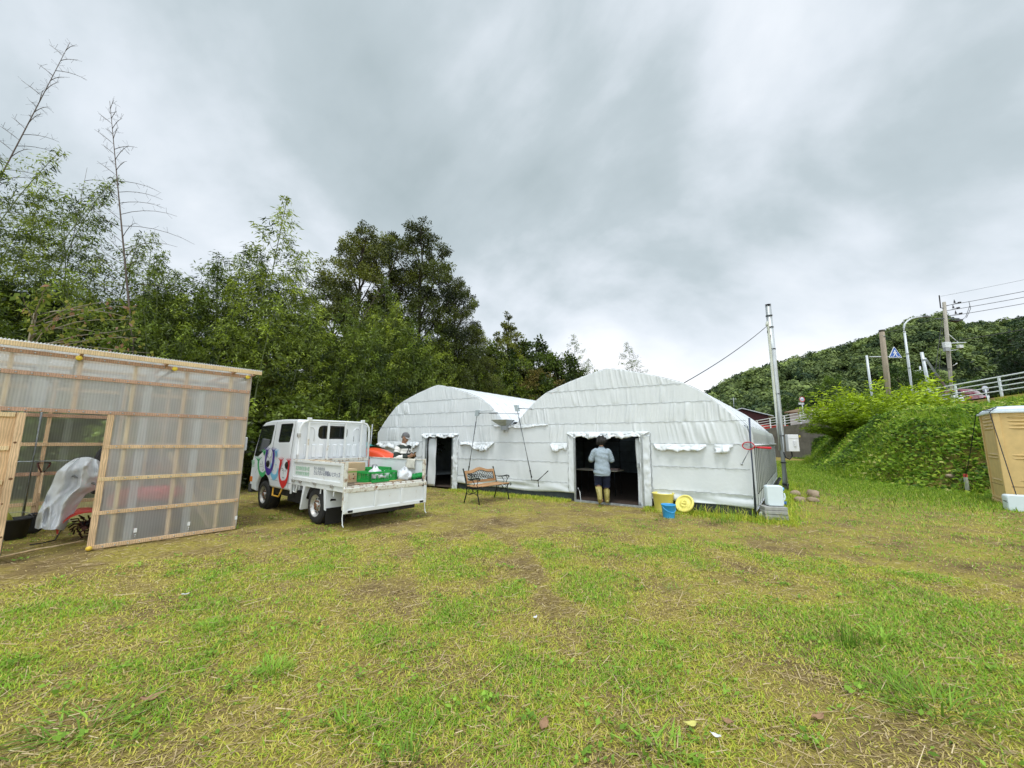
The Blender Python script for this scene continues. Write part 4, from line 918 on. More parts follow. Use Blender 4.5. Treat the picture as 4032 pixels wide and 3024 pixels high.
e2 = fig('blue', [(470, 720), (458, 800), (465, 880), (505, 945), (545, 920), (568, 850), (575, 800)], [.03, .05, .07, .13, .09, .06, .03], [], .0034, 'light blue painted face')
mb = MB(); strk([(540, 625), (545, 580), (548, 545)], [.05, .07, .05], .0034, mb); hand((545, 570), 55, 60, .0034, mb); k_ = mb.build('raised_hand', bpy.data.materials['emblem_blue'], TR, fix=False); k_.parent = e2
e3 = fig('purple', [(405, 545), (385, 620), (376, 720), (384, 800), (420, 858), (462, 835), (488, 740), (500, 640), (505, 560)], [.10, .07, .055, .075, .16, .10, .075, .08, .10], [((405, 550), 60, 65), ((505, 555), 60, 70)], .0042, 'purple painted face with both arms raised')
e4 = fig('red', [(622, 700), (605, 770), (592, 860), (596, 950), (618, 1025), (652, 1055), (690, 1020), (716, 950), (730, 860), (738, 780), (742, 710)], [.11, .08, .055, .065, .10, .17, .11, .075, .06, .075, .10], [((622, 705), 60, 65), ((740, 715), 55, 60)], .0046, 'red painted face with both arms raised')
mb = MB(); ST = .012
for p in ([(405, 640), (418, 622), (432, 640)], [(447, 650), (455, 630), (468, 630)], [(440, 640), (432, 690), (430, 730)], [(625, 820), (640, 800), (652, 820)], [(640, 838), (648, 832), (655, 840)], [(662, 815), (655, 870), (658, 900)], [(640, 940), (655, 955), (668, 945)], [(300, 745), (308, 735), (316, 750)], [(340, 690), (335, 720), (345, 770)], [(330, 838), (345, 830), (352, 818)], [(680, 850), (684, 842), (690, 852)]):
    strk(p, [ST]*3, .0052, mb, 4)
mb.build('emblem_features', M('dark_ink', (.03, .03, .05), .5), TR, fix=False)
mb = MB()
for p in ([(510, 690), (520, 680), (530, 695)], [(525, 760), (545, 745), (560, 765)], [(490, 810), (500, 835), (512, 845)], [(512, 710), (520, 705), (528, 715)]): strk(p, [ST]*3, .0052, mb, 4)
mb.build('emblem_features', M('light_blue_ink', (.22, .5, .75), .5), TR, fix=False)
mb = MB()
for a, b, w_ in (((165, 690), (210, 690), .05), ((165, 722), (212, 722), .05), ((165, 752), (208, 752), .02), ((165, 775), (208, 775), .015)): strk([a, ((a[0]+b[0])/2, a[1]), b], [w_*.5, w_, w_*.5], .003, mb, 5)
mb.build('small_lettering', M('pale_green_ink', (.33, .55, .38), .5), TR, fix=False)
# wheel arch lip line
mb = MB(); strk([(215, 880), (250, 810), (310, 775), (360, 795)], [.008]*4, .002, mb); mb.build('arch_crease', M('grey_crease', (.3, .32, .33), .5), TR, fix=False)
# yellow step under the cab
mb = MB(); mb.tube([V((2.02, -.03, .50)), V((1.99, -.01, .34)), V((1.66, -.01, .34)), V((1.58, -.03, .50))], .016, 8); mb.build('step', M('yellow_step', (.75, .42, .05), .5, dirt=(.3, .18, .06), damt=.25), TR)
# chassis
mb = MB(); mb.box(-1.0, 3.1, -.62, -.5, .42, .58); mb.box(-1.0, 3.1, -1.2, -1.08, .42, .58); mb.box(.7, 1.5, -.5, -.12, .26, .50); mb.box(1.55, 2.1, -1.2, -.4, .28, .5); mb.lathe([(0, -.55), (.05, -.55), (.05, .55), (0, .55)], 10, (.04, -.85, .32), (0, 1, 0)); mb.ell((.04, -.85, .31), (.16, .15, .15), 12, 8)
mb.box(-.95, -.85, -1.55, -.15, .45, .6); mb.box(-.98, -.92, -1.5, -.2, .22, .30); mb.box(-.85, -.8, -1.5, -.2, .25, .62); mb.build('chassis', chass, TR, bev=.01)
mb = MB(); mb.box(1.15, 2.9, -1.6, -.1, .36, .52); mb.build('cab_underside', chass, TR)
def wheel(x, y, r, out, label=None):
    t_ = MB(); w_ = .092
    t_.lathe([(r*.60, -w_), (r*.78, -w_*1.02), (r*.93, -w_*.95), (r, -w_*.62), (r, w_*.62), (r*.93, w_*.95), (r*.78, w_*1.02), (r*.60, w_)], 40, (x, y, r), (0, 1, 0))
    for j in range(48):
        a = j*2*math.pi/48; c = V((math.cos(a), 0, math.sin(a))); tn = V((-math.sin(a), 0, math.cos(a)))
        for dy in (-.045, 0, .045): t_.obox(V((x, y+dy+.01*(j % 2), r))+c*r, c*.006, V((0, .017, 0)), tn*.013)
    o = t_.build('wheel', rubber, TR)
    m_ = MB(); s = out
    m_.lathe([(r*.62, .095*s), (r*.60, .088*s), (r*.55, .06*s), (r*.50, .03*s), (r*.42, .022*s), (r*.34, .055*s), (r*.24, .058*s), (r*.22, .045*s), (r*.17, .045*s), (r*.165, .085*s), (r*.10, .09*s), (0, .09*s)], 32, (x, y, r), (0, 1, 0)); b = m_.build('rim', rimm, TR); b.parent = o
    m_ = MB()
    for j in range(6): a = j*math.pi/3; m_.lathe([(0, 0), (.017, 0), (.017, .022), (0, .024)], 6, V((x+.085*math.cos(a), y+.052*s, r+.085*math.sin(a))), (0, s, 0))
    m_.lathe([(.0, .088), (.052, .088), (.045, .092), (0, .094)], 16, (x, y+.002*s, r), (0, s, 0)); b = m_.build('hub_nuts', rustm, TR); b.parent = o
    m_ = MB()
    for j in range(8): a = j*math.pi/4+.3; m_.prism(oval((0, 0), .024, .017, 10), lambda u, v, d: V((x, y+.05*s, r))+V((math.cos(a), 0, math.sin(a)))*(r*.375+v)+V((-math.sin(a), 0, math.cos(a)))*u+V((0, s*d, 0)), -.008, .004)
    b = m_.build('rim_holes', rubm, TR); b.parent = o
for x, r in ((2.53, .305), (.04, .325)):
    wheel(x, -.115, r, 1); wheel(x, -TW+.115, r, -1)
mb = MB(); mb.lathe([(.18, -.2), (.40, -.2), (.40, .0), (.38, 0), (.38, -.18), (.18, -.18)], 28, (2.55, -.06, .36), (0, 1, 0)); mb.build('wheel_well', chass, TR)
# ---- load bed
FZ = .75
mb = MB(); mb.box(-.96, 1.02, -TW+.02, -.02, FZ-.06, FZ-.012); mb.build('bed_floor', M('worn_bed_floor', (.16, .12, .085), .85, var=.45, scale=5, dirt=(.06, .045, .035), damt=.5, stretch=(1, 6, 1)), TR)
mb = MB()
for k in range(12): y = -.1-k*.135; mb.box(-.955, 1.01, y-.05, y+.05, FZ-.012, FZ+.002)
o = mb.build('floor_slats', M('grey_bed_planks', (.30, .25, .18), .85, var=.4, scale=6, dirt=(.10, .07, .05), damt=.5, stretch=(1, 8, 1)), TR); o['kind'] = 'stuff'
def gate(y, out, name, label):
    """folding side board with a pressed frame"""
    mb = MB(); s = out; x0, x1, z0, z1 = -.97, 1.03, .735, 1.13
    mb.box(x0, x1, y-.012, y+.012, z0, z1); o = mb.build(name, bedw, TR, bev=.004); o['label'] = label
    for a in ((x0, x1, z1-.045, z1), (x0, x1, z0, z0+.075), (x0, x0+.07, z0+.075, z1-.045), (x1-.05, x1, z0+.075, z1-.045)):
        mb = MB(); mb.box(a[0], a[1], min(y+s*.012, y+s*.034), max(y+s*.012, y+s*.034), a[2], a[3]); b = mb.build('frame_rail', bedw, TR, bev=.006, seg=3); b.parent = o
    mb = MB(); mb.box(x0, x1, y-.03, y+.03, z1, z1+.012); b = mb.build('cap_rail', rustw, TR, bev=.004); b.parent = o
    for x in (.93, .62, .02, -.62):
        mb = MB(); mb.box(x-.035, x+.035, min(y+s*.012, y+s*.05), max(y+s*.012, y+s*.05), z0-.035, z0+.02); mb.tube([V((x-.04, y+s*.05, z0+.005)), V((x+.05, y+s*.055, z0+.01))], .010, 6); b = mb.build('latch', rimm, TR, bev=.003); b.parent = o
    return o
gl = gate(-.002, 1, 'side_gate', 'left side board with green and navy lettering'); gr = gate(-TW+.002, -1, 'side_gate', 'far side board with worn rust edges')
for x, z0, z1 in ((-.97, .70, 1.16),):
    for y in (-.012, -TW+.012):
        mb = MB(); mb.box(x-.04, x-.0, y-.03, y+.03, z0, z1); mb.build('corner_post', rustw, TR, bev=.006)
mb = MB(); mb.box(-.985, 1.04, -.045, .012, .645, .735); mb.build('bed_rail', bedw, TR, bev=.006); mb = MB(); mb.box(-.985, 1.04, -TW-.012, -TW+.045, .645, .735); mb.build('bed_rail', bedw, TR, bev=.006)
mb = MB(); mb.box(-1.0, -.955, -TW, 0, .66, .748); mb.build('rear_sill', rustw, TR, bev=.006)
# tailgate hanging straight down
tg_ = MB(); tg_.box(-1.035, -1.012, -TW-.02, .02, .30, .715); TG = tg_.build('tailgate', bedw, TR, bev=.004); TG['label'] = 'lowered rear board hanging down with rust stains'
for a in ((-TW-.02, .02, .30, .365), (-TW-.02, .02, .64, .715), (-TW-.02, -TW+.05, .365, .64), (-.05, .02, .365, .64), (-.615, -.555, .365, .64), (-1.165, -1.105, .365, .64)):
    mb = MB(); mb.box(-1.055, -1.035, a[0], a[1], a[2], a[3]); b = mb.build('frame_rail', rustw if a[2] > .6 else bedw, TR, bev=.007, seg=3); b.parent = TG
for y in (-.10, -TW+.10):
    mb = MB(); mb.box(-1.0575, -1.05, y-.045, y+.045, .312, .35); b = mb.build('rubber_stop', rubm, TR); b.parent = TG
for y in (.012, -TW-.012):
    mb = MB(); mb.tube([V((-1.02, y, .74)), V((-1.045, y+.005, .5)), V((-1.03, y+.01, .24)), V((-1.05, y+.01, .13)), V((-1.09, y+.01, .10))], .009, 6); mb.build('hook_rod', bedw, TR)
    mb = MB(); mb.box(-1.03, -.99, y-.012, y+.012, .36, .72); mb.build('hinge_strap', rustw, TR, bev=.003)
# lettering on the side board
def on_gate(zx, zy): 
    d = ray(1150+zx*.2486, 1780+zy*.2486); o_ = V((0, 0, H)); pl = TO+TYD*.012; t_ = (pl-o_).dot(TYD)/d.dot(TYD); p = o_+d*t_; return (p-TO).dot(TXD), p.z
def gtext(body, size, p0, p1, mat, name, wt=1):
    a, b = on_gate(*p0), on_gate(*p1); dx = b[0]-a[0]; L_ = abs(dx); sl = (b[1]-a[1])/L_
    mb = text_mesh(body, size, lambda x, y, d: V((a[0]-x, .0132+d, a[1]+x*0+y)), .001, width=L_)
    o = mb.build(name, mat, TR, fix=False); o.parent = gl; return o
gi = M('green_ink', (.22, .52, .30), .5); ni = M('navy_ink', (.03, .045, .16), .5); ki = M('grey_ink', (.16, .19, .22), .5)
gtext('就労継続支援A型', .085, (58, 272), (274, 288), gi, 'lettering'); gtext('就労継続支援B型', .085, (56, 350), (270, 362), gi, 'lettering')
gtext('障がい者福祉施設', .065, (345, 275), (520, 283), ki, 'lettering'); gtext('さんすまいる伊都&いとキッズ', .10, (340, 350), (757, 385), ni, 'lettering')
# mudguards, brackets, flap
mb = MB(); mb.add([V(p) for p in ((.42, .01, .66), (.52, .01, .66), (.60, .01, .22), (.57, .01, .20), (.42, -.2, .66), (.52, -.2, .66), (.60, -.2, .22), (.57, -.2, .20))], [(0, 1, 2, 3), (4, 7, 6, 5), (0, 4, 5, 1), (1, 5, 6, 2), (2, 6, 7, 3), (3, 7, 4, 0)]); mb.build('mudguard', paint, TR)
mb = MB(); mb.add([V(p) for p in ((-.30, .012, .66), (-.37, .012, .30), (-.42, .012, .29), (-.40, .012, .66), (-.31, -.30, .66), (-.38, -.30, .32), (-.43, -.30, .32), (-.42, -.30, .66))], [(0, 1, 2, 3), (4, 7, 6, 5), (0, 4, 5, 1), (1, 5, 6, 2), (2, 6, 7, 3), (3, 7, 4, 0)]); mb.build('mudguard', paint, TR)
mb = MB(); mb.box(-.435, -.42, -.36, -.0, .05, .33); mb.build('mud_flap', rubm, TR, bev=.003)
mb = MB(); mb.tube([V((.04+.42*math.cos(a), -.12, .30+.40*math.sin(a))) for a in np.linspace(.3, 2.84, 12)], .09, 6); mb.build('inner_guard', chass, TR)
mb = MB(); mb.box(1.06, 1.12, -.02, .0, .45, .72); mb.tube([V((.98, -.01, .70)), V((.96, -.01, .50)), V((.86, -.01, .50)), V((.80, -.01, .69))], .02, 6); mb.build('bracket', bedw, TR, bev=.005)
for x in (.70, -.18, -.66):
    mb = MB(); mb.bar(V((x, .0, .66)), V((x, .005, .56)), .02, .012, (0, 1, 0)); mb.build('tie_hook', bedw, TR)
# ---- guard frame behind the cab
GX = 1.035
def gt(pts, r=.022, name='guard_bar', mat=bedw):
    mb = MB(); mb.tube(pts, r, 8); return mb.build(name, mat, TR)
hy0, hy1 = -.06, -TW+.06
gt([V((GX, hy0, .74)), V((GX, hy0, 1.72)), V((GX, hy0-.02, 1.82)), V((GX, hy0-.08, 1.90)), V((GX, hy0-.18, 1.93)), V((GX, hy1+.18, 1.93)), V((GX, hy1+.08, 1.90)), V((GX, hy1+.02, 1.82)), V((GX, hy1, 1.72)), V((GX, hy1, .74))], .027, 'guard_frame')
for y in (-.24, -.66, -1.05, -1.44):
    mb = MB(); mb.box(GX-.016, GX+.016, y-.022, y+.022, 1.12, 1.93); mb.build('guard_bar', bedw, TR, bev=.004)
for y in (-.24, -1.46):
    mb = MB(); mb.box(GX-.03, GX+.03, y-.04, y+.04, 1.93, 1.995); mb.build('rope_cleat', bedw, TR, bev=.006)
mb = MB(); mb.box(GX-.03, GX+.03, hy1, hy0, 1.06, 1.13); mb.build('guard_sill', rustw, TR, bev=.005)
mb = MB(); mb.box(GX-.02, GX+.0, hy1, hy0, .76, 1.06); mb.build('guard_panel', bedw, TR, bev=.004)
mb = MB(); mb.box(GX-.03, GX+.03, hy0-.02, hy0+.04, 1.58, 1.66); mb.build('guard_bracket', rimm, TR, bev=.004)
# pressed ribs on the back of the cab
mb = MB()
for k in range(9):
    y = -.20-k*.155
    mb.add([V((1.118, y, 1.15)), V((1.118, y-.10, 1.15)), V((1.118, y-.10, 1.44)), V((1.118, y, 1.44)), V((1.100, y-.018, 1.16)), V((1.100, y-.082, 1.16)), V((1.100, y-.082, 1.42)), V((1.100, y-.018, 1.42))], [(4, 5, 6, 7), (0, 1, 5, 4), (1, 2, 6, 5), (2, 3, 7, 6), (3, 0, 4, 7)])
mb.build('back_ribs', paint, TR)
for y in (-.33, -1.37):
    pts = [V((1.112, y+.07*math.cos(a), 1.72+.08*math.sin(a))) for a in np.linspace(0, math.pi, 9)]; mb = MB(); mb.tube([pts[0]-V((0, 0, .22))]+pts+[pts[-1]-V((0, 0, .22))], .008, 5); mb.build('pressing', paint, TR)
# ------------------------------------------------------------------ cargo (each thing on its own)
trz = math.atan2(TXD.y, TXD.x)
greenp = M('green_crate_plastic', (.02, .34, .065), .38, var=.1, scale=6)
def crate(x, y, rz, label):
    t_ = thing('crate', label, 'crate', tw(x, y, FZ+.005), trz+rz, 'green plastic crates on the truck bed'); a, b, h = .40, .60, .195
    fl = MB(); fl.box(.01, a-.01, -b+.01, -.01, .0, .012); fl.build('base', greenp, t_)
    for (p, q) in (((0, 0), (0, -b)), ((a, 0), (a, -b)), ((0, 0), (a, 0)), ((0, -b), (a, -b))):
        p, q = V((*p, 0)), V((*q, 0)); L_ = (q-p).length; u = (q-p)/L_; n_ = V((-u.y, u.x, 0)); mb = MB(); c = (p+q)/2
        mb.bar(p+V((0, 0, .022)), q+V((0, 0, .022)), .018, .044); mb.bar(p+V((0, 0, h-.018)), q+V((0, 0, h-.018)), .03, .036)
        k = 4 if L_ > .5 else 3
        for i in range(k+1): 
            s = p+u*(L_*i/k); mb.bar(s+V((0, 0, .02)), s+V((0, 0, h-.02)), .03 if i in (0, k) else .018, .03 if i in (0, k) else .014, u)
        for i in range(k):
            if i == 0 and L_ > .5: continue
            for j in range(9):
                f0 = j/8; s0 = p+u*(L_*(i+max(0, f0-.5)*1)/k*1); 
                a0 = (i+f0*.9+.02)*L_/k; z0, z1 = .04, h-.03
                mb.bar(p+u*min(a0, L_*(i+1)/k)+V((0, 0, z0)), p+u*min(a0+.055, L_*(i+1)/k)+V((0, 0, z0+.7*(z1-z0))), .004, .004); mb.bar(p+u*min(a0+.055, L_*(i+1)/k)+V((0, 0, z0+.2*(z1-z0))), p+u*min(a0, L_*(i+1)/k)+V((0, 0, z1)), .004, .004)
        mb.build('side_panel', greenp, t_)
    return t_
crate(-.86, -.56, .10, 'green mesh crate at the rear of the bed holding white bags')
crate(.05, -1.02, .02, 'green mesh crate further back against the far side board')
bagm = M('white_plastic_film', (.74, .77, .81), .3, var=.06, scale=9, trans=.12)
def bag(loc, r, h, name, label, seed, mat=bagm):
    mb = MB(); rings = []
    for i in range(9):
        f = i/8; rr = (math.sin(math.pi*min(1, .22+f*.78))**.7)*(1-.35*f)
        ring = []
        for j in range(22):
            a = 2*math.pi*j/22; n = float(vnoise(math.cos(a)*2.5+9, math.sin(a)*2.5+f*4, seed)); n2 = float(vnoise(math.cos(a)*7+3, math.sin(a)*7+f*9, seed+4)); n3 = 1-abs(2*n2-1); k = rr*(.55+.60*n+.42*n3**3)
            ring.append(V((r[0]*k*math.cos(a), r[1]*k*math.sin(a), h*f*(.62+.75*n) if i else 0)))
        rings.append(ring)
    mb.loft(rings); o = mb.build(name, mat); o.location = loc; o.rotation_euler = (0, 0, trz); return tag(o, label, 'bag')
bag(tw(-.70, -.76, FZ+.06), (.16, .17), .21, 'plastic_bag', 'white plastic bag heaped inside the front green crate', 3)
bag(tw(-.62, -1.02, FZ+.03), (.13, .12), .13, 'plastic_bag', 'small bluish white bag low in the front green crate', 8)
bag(tw(-.82, -1.34, FZ+.01), (.15, .17), .21, 'plastic_bag', 'crinkled clear plastic bag lying loose beside the green crate', 13)
mb = MB(); mb.lathe([(.0, 0), (.05, 0), (.052, .06), (.04, .07), (0, .07)], 16); o = mb.build('tape_roll', M('grey_tape', (.16, .17, .18), .5)); o.location = tw(-.60, -.80, FZ+.245); tag(o, 'grey tape roll on top of the bag in the crate', 'tape')
card = M('brown_cardboard', (.50, .37, .22), .8, var=.07, scale=4); card2 = M('tan_cardboard', (.58, .44, .27), .8, var=.06, scale=4)
def cbox(x, y, a, b, h, rz, mat, label, extra=None):
    t_ = thing('cardboard_box', label, 'box', tw(x, y, FZ+.004), trz+rz, 'cardboard boxes on the truck bed'); mb = MB(); mb.box(-a/2, a/2, -b/2, b/2, 0, h); mb.build('carton', mat, t_, bev=.004)
    mb = MB(); mb.box(-a/2, a/2, -.025, .025, h, h+.002); mb.build('tape_strip', M('brown_tape', (.42, .30, .17), .3), t_)
    if extra: extra(t_, a, b, h)
    return t_
def potato(t_, a, b, h):
    gm = M('green_band', (.20, .34, .06), .6); rm = M('red_print', (.50, .06, .035), .6); x = -a/2-.0012
    mb = MB(); mb.box(x, x+.001, -b/2, b/2, h*.74, h*.84); mb.box(-a/2, a/2, b/2, b/2+.001, h*.74, h*.84); mb.build('green_band', gm, t_)
    mb = text_mesh('馬鈴しょ', .10, lambda u, v, d: V((x-d, b/2-.03-u, .055+v)), .001, width=b-.06); mb.build('printing', rm, t_, fix=False)
    mb = MB()
    for y in (-b*.3, b*.3):
        for z in (h*.28, h*.60): mb.lathe([(0, .002), (.012, .002), (.012, 0)], 10, (x, y, z), (-1, 0, 0))
    mb.build('vent_holes', rubm, t_)
cbox(-.36, -.33, .26, .36, .24, .0, card2, 'tan potato carton with a green band and red lettering beside the side board', potato)
cbox(.02, -.62, .42, .46, .335, .05, card, 'large plain brown carton behind the green crate')
mb = MB(); mb.grid([0, .2, .5, .75, .9], [0, .3, .62], lambda x, y: V((x, -y, .012*math.sin(x*5+y*3)+.02*(x > .7)*y)))
o = mb.build('cardboard_sheet', card2, None, solid=.006, fix=False); o.location = tw(.08, -.06, 1.115); o.rotation_euler = (rad(6), rad(-2), trz); tag(o, 'flattened cardboard sheet lying across the cartons behind the cab', 'cardboard')
t_ = thing('brush_roller', 'green bristle brush roll lying at the rear corner of the truck bed', 'brush', tw(-.86, -1.46, FZ+.05), trz+rad(-105)); mb = MB(); mb.lathe([(0, 0), (.045, 0), (.052, .02), (.052, .25), (.045, .27), (0, .27)], 18, (0, 0, 0), (1, 0, .12))
for k in range(260):
    a = rnd.uniform(0, 6.28); x = rnd.uniform(.01, .26); p = V((x, .045*math.cos(a), .045*math.sin(a)+x*.12)); mb.bar(p, p+V((0, .018*math.cos(a), .018*math.sin(a))), .006, .006)
mb.build('bristles', M('green_bristle', (.012, .27, .06), .5, var=.25, scale=30), t_); mb = MB(); mb.tube([V((-.05, 0, -.006)), V((0, 0, 0))], .014, 8); mb.build('axle', rustm, t_)
for i, (x, y, l, rz) in enumerate(((-.90, -.95, .5, 1.50), (-.80, -1.5, .42, 1.2), (-.90, -.25, .3, 1.6))):
    mb = MB(); mb.box(0, l, -.02, .02, 0, .018); o = mb.build('wood_strip', [pinel, pine, pinep][i], None, bev=.002); o.location = tw(x, y, FZ+.004); o.rotation_euler = (0, 0, trz-rz); tag(o, ['thin wooden strip lying along the rear sill in front of the crate', 'thin wooden strip under the green brush roll', 'short reddish strip at the near rear corner of the bed'][i], 'wood strip', 'wood strips on the truck bed')
mb = MB(); mb.tube([tw(-.93, -1.55, FZ+.02), tw(-.88, -1.62, FZ+.05), tw(-.97, -1.66, FZ+.03), tw(-1.04, -1.64, FZ-.05), tw(-1.06, -1.62, FZ-.12)], .012, 6); mb.ell(tw(-.9, -1.6, FZ+.03), (.06, .05, .025), 8, 6); o = mb.build('strap', blackp); tag(o, 'black strap bundled over the far rear corner of the truck', 'strap')
mb = MB(); mb.grid(list(np.linspace(0, .28, 8)), list(np.linspace(0, .2, 8)), lambda u, v: tw(-.45-u, -TW+.05+.06*math.sin(v*9+u*5)*v*5*.4, 1.15-v-.2*u*v)); o = mb.build('rag', M('old_rag', (.62, .60, .52), .8, var=.2), None, solid=.004, fix=False); tag(o, 'pale rag hung over the far side board near its rear end', 'rag')
# ------------------------------------------------------------------ orange tractor behind the truck
TT = thing('tractor', 'orange compact tractor partly hidden behind the truck bed', 'tractor', (-3.50, 10.8, 0), rad(-28))
orange = M('orange_paint', (.78, .085, .025), .32, var=.06, coat=.4)
mb = MB(); ringf = lambda x, w_, zt, zb_: [V((x, y, z)) for y, z in ((-w_, zb_), (-w_, zt-.10), (-w_*.86, zt-.03), (-w_*.5, zt), (0, zt+.01), (w_*.5, zt), (w_*.86, zt-.03), (w_, zt-.10), (w_, zb_))]
mb.loft([ringf(-.75, .30, 1.33, .72), ringf(-.45, .30, 1.33, .70), ringf(-.1, .29, 1.27, .68), ringf(.2, .27, 1.17, .66), ringf(.33, .25, 1.08, .66), ringf(.38, .22, .98, .68)]); mb.build('hood', orange, TT, bev=.01)
for y in (-.16, .16):
    mb = MB(); mb.ell((.345, y, 1.03), (.05, .085, .05), 14, 8); mb.build('headlight', M('headlight_glass', (.75, .78, .8), .08, coat=1), TT)
mb = MB(); mb.box(.31, .392, -.20, .20, .70, .95); mb.build('grille', blackp, TT, bev=.01)
for s in (-1, 1):
    mb = MB(); mb.add([V((-.45, s*.302, 1.12)), V((.0, s*.296, 1.08)), V((.12, s*.285, 1.02)), V((-.1, s*.296, .98))], [(0, 1, 2, 3)]); mb.build('hood_vent', blackp, TT, solid=.008)
def tyre(x, y, r, w_):
    mb = MB(); mb.lathe([(r*.5, -w_), (r*.8, -w_*1.05), (r*.97, -w_*.8), (r, 0), (r*.97, w_*.8), (r*.8, w_*1.05), (r*.5, w_)], 28, (x, y, r), (0, 1, 0))
    for j in range(18):
        a = j*.349; c = V((math.cos(a), 0, math.sin(a))); tn = V((-math.sin(a), 0, math.cos(a))); mb.obox(V((x, y, r))+c*r, c*.02, V((0, w_*.8, 0))+tn*.04, tn*.02)
    o = mb.build('wheel', rubber, TT); mb = MB(); mb.lathe([(r*.52, w_*.8), (r*.4, w_*.3), (0, w_*.3)], 20, (x, y, r), (0, 1, 0)); mb.lathe([(r*.52, -w_*.8), (r*.4, -w_*.3), (0, -w_*.3)], 20, (x, y, r), (0, 1, 0)); b = mb.build('rim', M('wheel_disc', (.6, .6, .58), .5), TT); b.parent = o
for y in (-.42, .42): tyre(.05, y, .30, .10); tyre(-1.25, y*1.15, .46, .15)
mb = MB(); mb.box(-1.5, .3, -.18, .18, .32, .70); mb.build('body', chass, TT, bev=.02)
mb = MB(); mb.box(-1.45, -1.05, -.22, .22, .78, .86); mb.box(-1.5, -1.42, -.22, .22, .86, 1.2); mb.build('seat', blackp, TT, bev=.02); mb = MB(); mb.tube([V((-.6, 0, 1.0)), V((-.85, 0, 1.28))], .02, 6); mb.tube([V((-.85+.03*math.cos(a), .18*math.cos(a), 1.28+.18*math.sin(a)*.6)) for a in np.linspace(0, 6.283, 18)], .012, 6); mb.build('steering_wheel', blackp, TT)
mb = MB()
def tarpf(u, v): 
    n = float(vnoise(u*5, v*5, 51)); x = -1.75+u*1.35; y = -.62+v*1.24; e = abs(v-.5)*2
    return V((x+.06*n, y, 1.43-.18*e**2-.5*max(0, e-.7)+.10*n-.25*abs(u-.45)**1.5))
mb.grid(list(np.linspace(0, 1, 18)), list(np.linspace(0, 1, 18)), tarpf); o = mb.build('tarp', M('teal_tarp', (.025, .22, .21), .5, var=.2, scale=5), None, solid=.004, sub=1, fix=False)
o.location = TT.location; o.rotation_euler = TT.rotation_euler; tag(o, 'teal green tarp bundled over the rear of the orange tractor', 'tarp')
# ------------------------------------------------------------------ people
skinm = M('skin', (.36, .20, .13), .55, var=.08, scale=12); hairm = M('dark_hair', (.012, .010, .009), .6, var=.3, scale=40, bump=.8, bscale=90)
def fig_hand(mb, w_, d, n, th, s=1., curl=.5):
    """palm plus four unequal fingers and a thumb; d finger direction, n palm normal (curl towards it), th thumb side"""
    w_, d, n, th = V(w_), V(d).normalized(), V(n).normalized(), V(th).normalized()
    rings = []
    for f, hw, ht in ((0, .026, .017), (.35, .036, .016), (.75, .041, .014), (1, .040, .012)):
        c = w_+d*(.088*s*f); rings.append([c+th*(hw*s*math.cos(a))+n*(ht*s*math.sin(a)) for a in np.linspace(0, 6.283, 12, endpoint=False)])
    mb.loft(rings)
    for i, (off, L_) in enumerate(((.030, .070), (.010, .078), (-.011, .073), (-.031, .057))):
        b = w_+d*.083*s+th*off*s; pts = [b-d*.02*s]; a = .1; p = b
        for k, seg in enumerate((.42, .33, .25)):
            a += curl*(.75+.12*i); dd = d*math.cos(a)+n*math.sin(a); pts.append(p); p = p+dd*L_*seg*s
        pts.append(p); mb.tube(pts, [.0095*s, .0095*s, .0088*s, .0082*s, .0065*s], 8)
    b = w_+d*.022*s+th*.028*s; t1 = b+(d*.6+th*.8).normalized()*.034*s; t2 = t1+(d*.85+th*.2+n*.45).normalized()*.03*s; t3 = t2+(d*.8-th*.15+n*.55).normalized()*.024*s
    mb.tube([b-th*.012*s, b, t1, t2, t3], [.013*s, .0125*s, .0115*s, .010*s, .0075*s], 8)
def rings_of(spec, n=20):
    out = []
    for (x, y, z, rx, ry) in spec: out.append([V((x+rx*math.cos(a), y+ry*math.sin(a), z)) for a in np.linspace(0, 2*math.pi, n, endpoint=False)])
    return out
def remesh(o, v=.008, sm=4):
    k = o.modifiers.new('r', 'REMESH'); k.mode = 'VOXEL'; k.voxel_size = v; k.use_smooth_shade = True
    k = o.modifiers.new('s', 'SMOOTH'); k.factor = .5; k.iterations = sm; return bake(o)
def head(mb, c, tilt, yaw, s=1.):
    """head shape facing +y before yaw/tilt; returns the local->figure matrix"""
    m_ = Matrix.Rotation(yaw, 3, 'Z') @ Matrix.Rotation(tilt, 3, 'X'); P = lambda x, y, z: V(c)+m_ @ (V((x, y, z))*s)
    def el(q, r): mb.ell(P(*q), (r[0]*s, r[1]*s, r[2]*s), 14, 10, mat=m_)
    el((0, -.012, .045), (.074, .092, .085)); el((0, .015, -.02), (.062, .075, .085)); el((0, .045, -.085), (.036, .036, .028)); el((0, .088, -.012), (.011, .020, .022)); el((0, .078, .022), (.048, .018, .012))
    el((0, .082, -.052), (.024, .014, .010)); el((.07, -.005, -.005), (.010, .020, .032)); el((-.07, -.005, -.005), (.010, .020, .032)); el((.03, .062, -.025), (.022, .022, .022)); el((-.03, .062, -.025), (.022, .022, .022))
    return P, m_
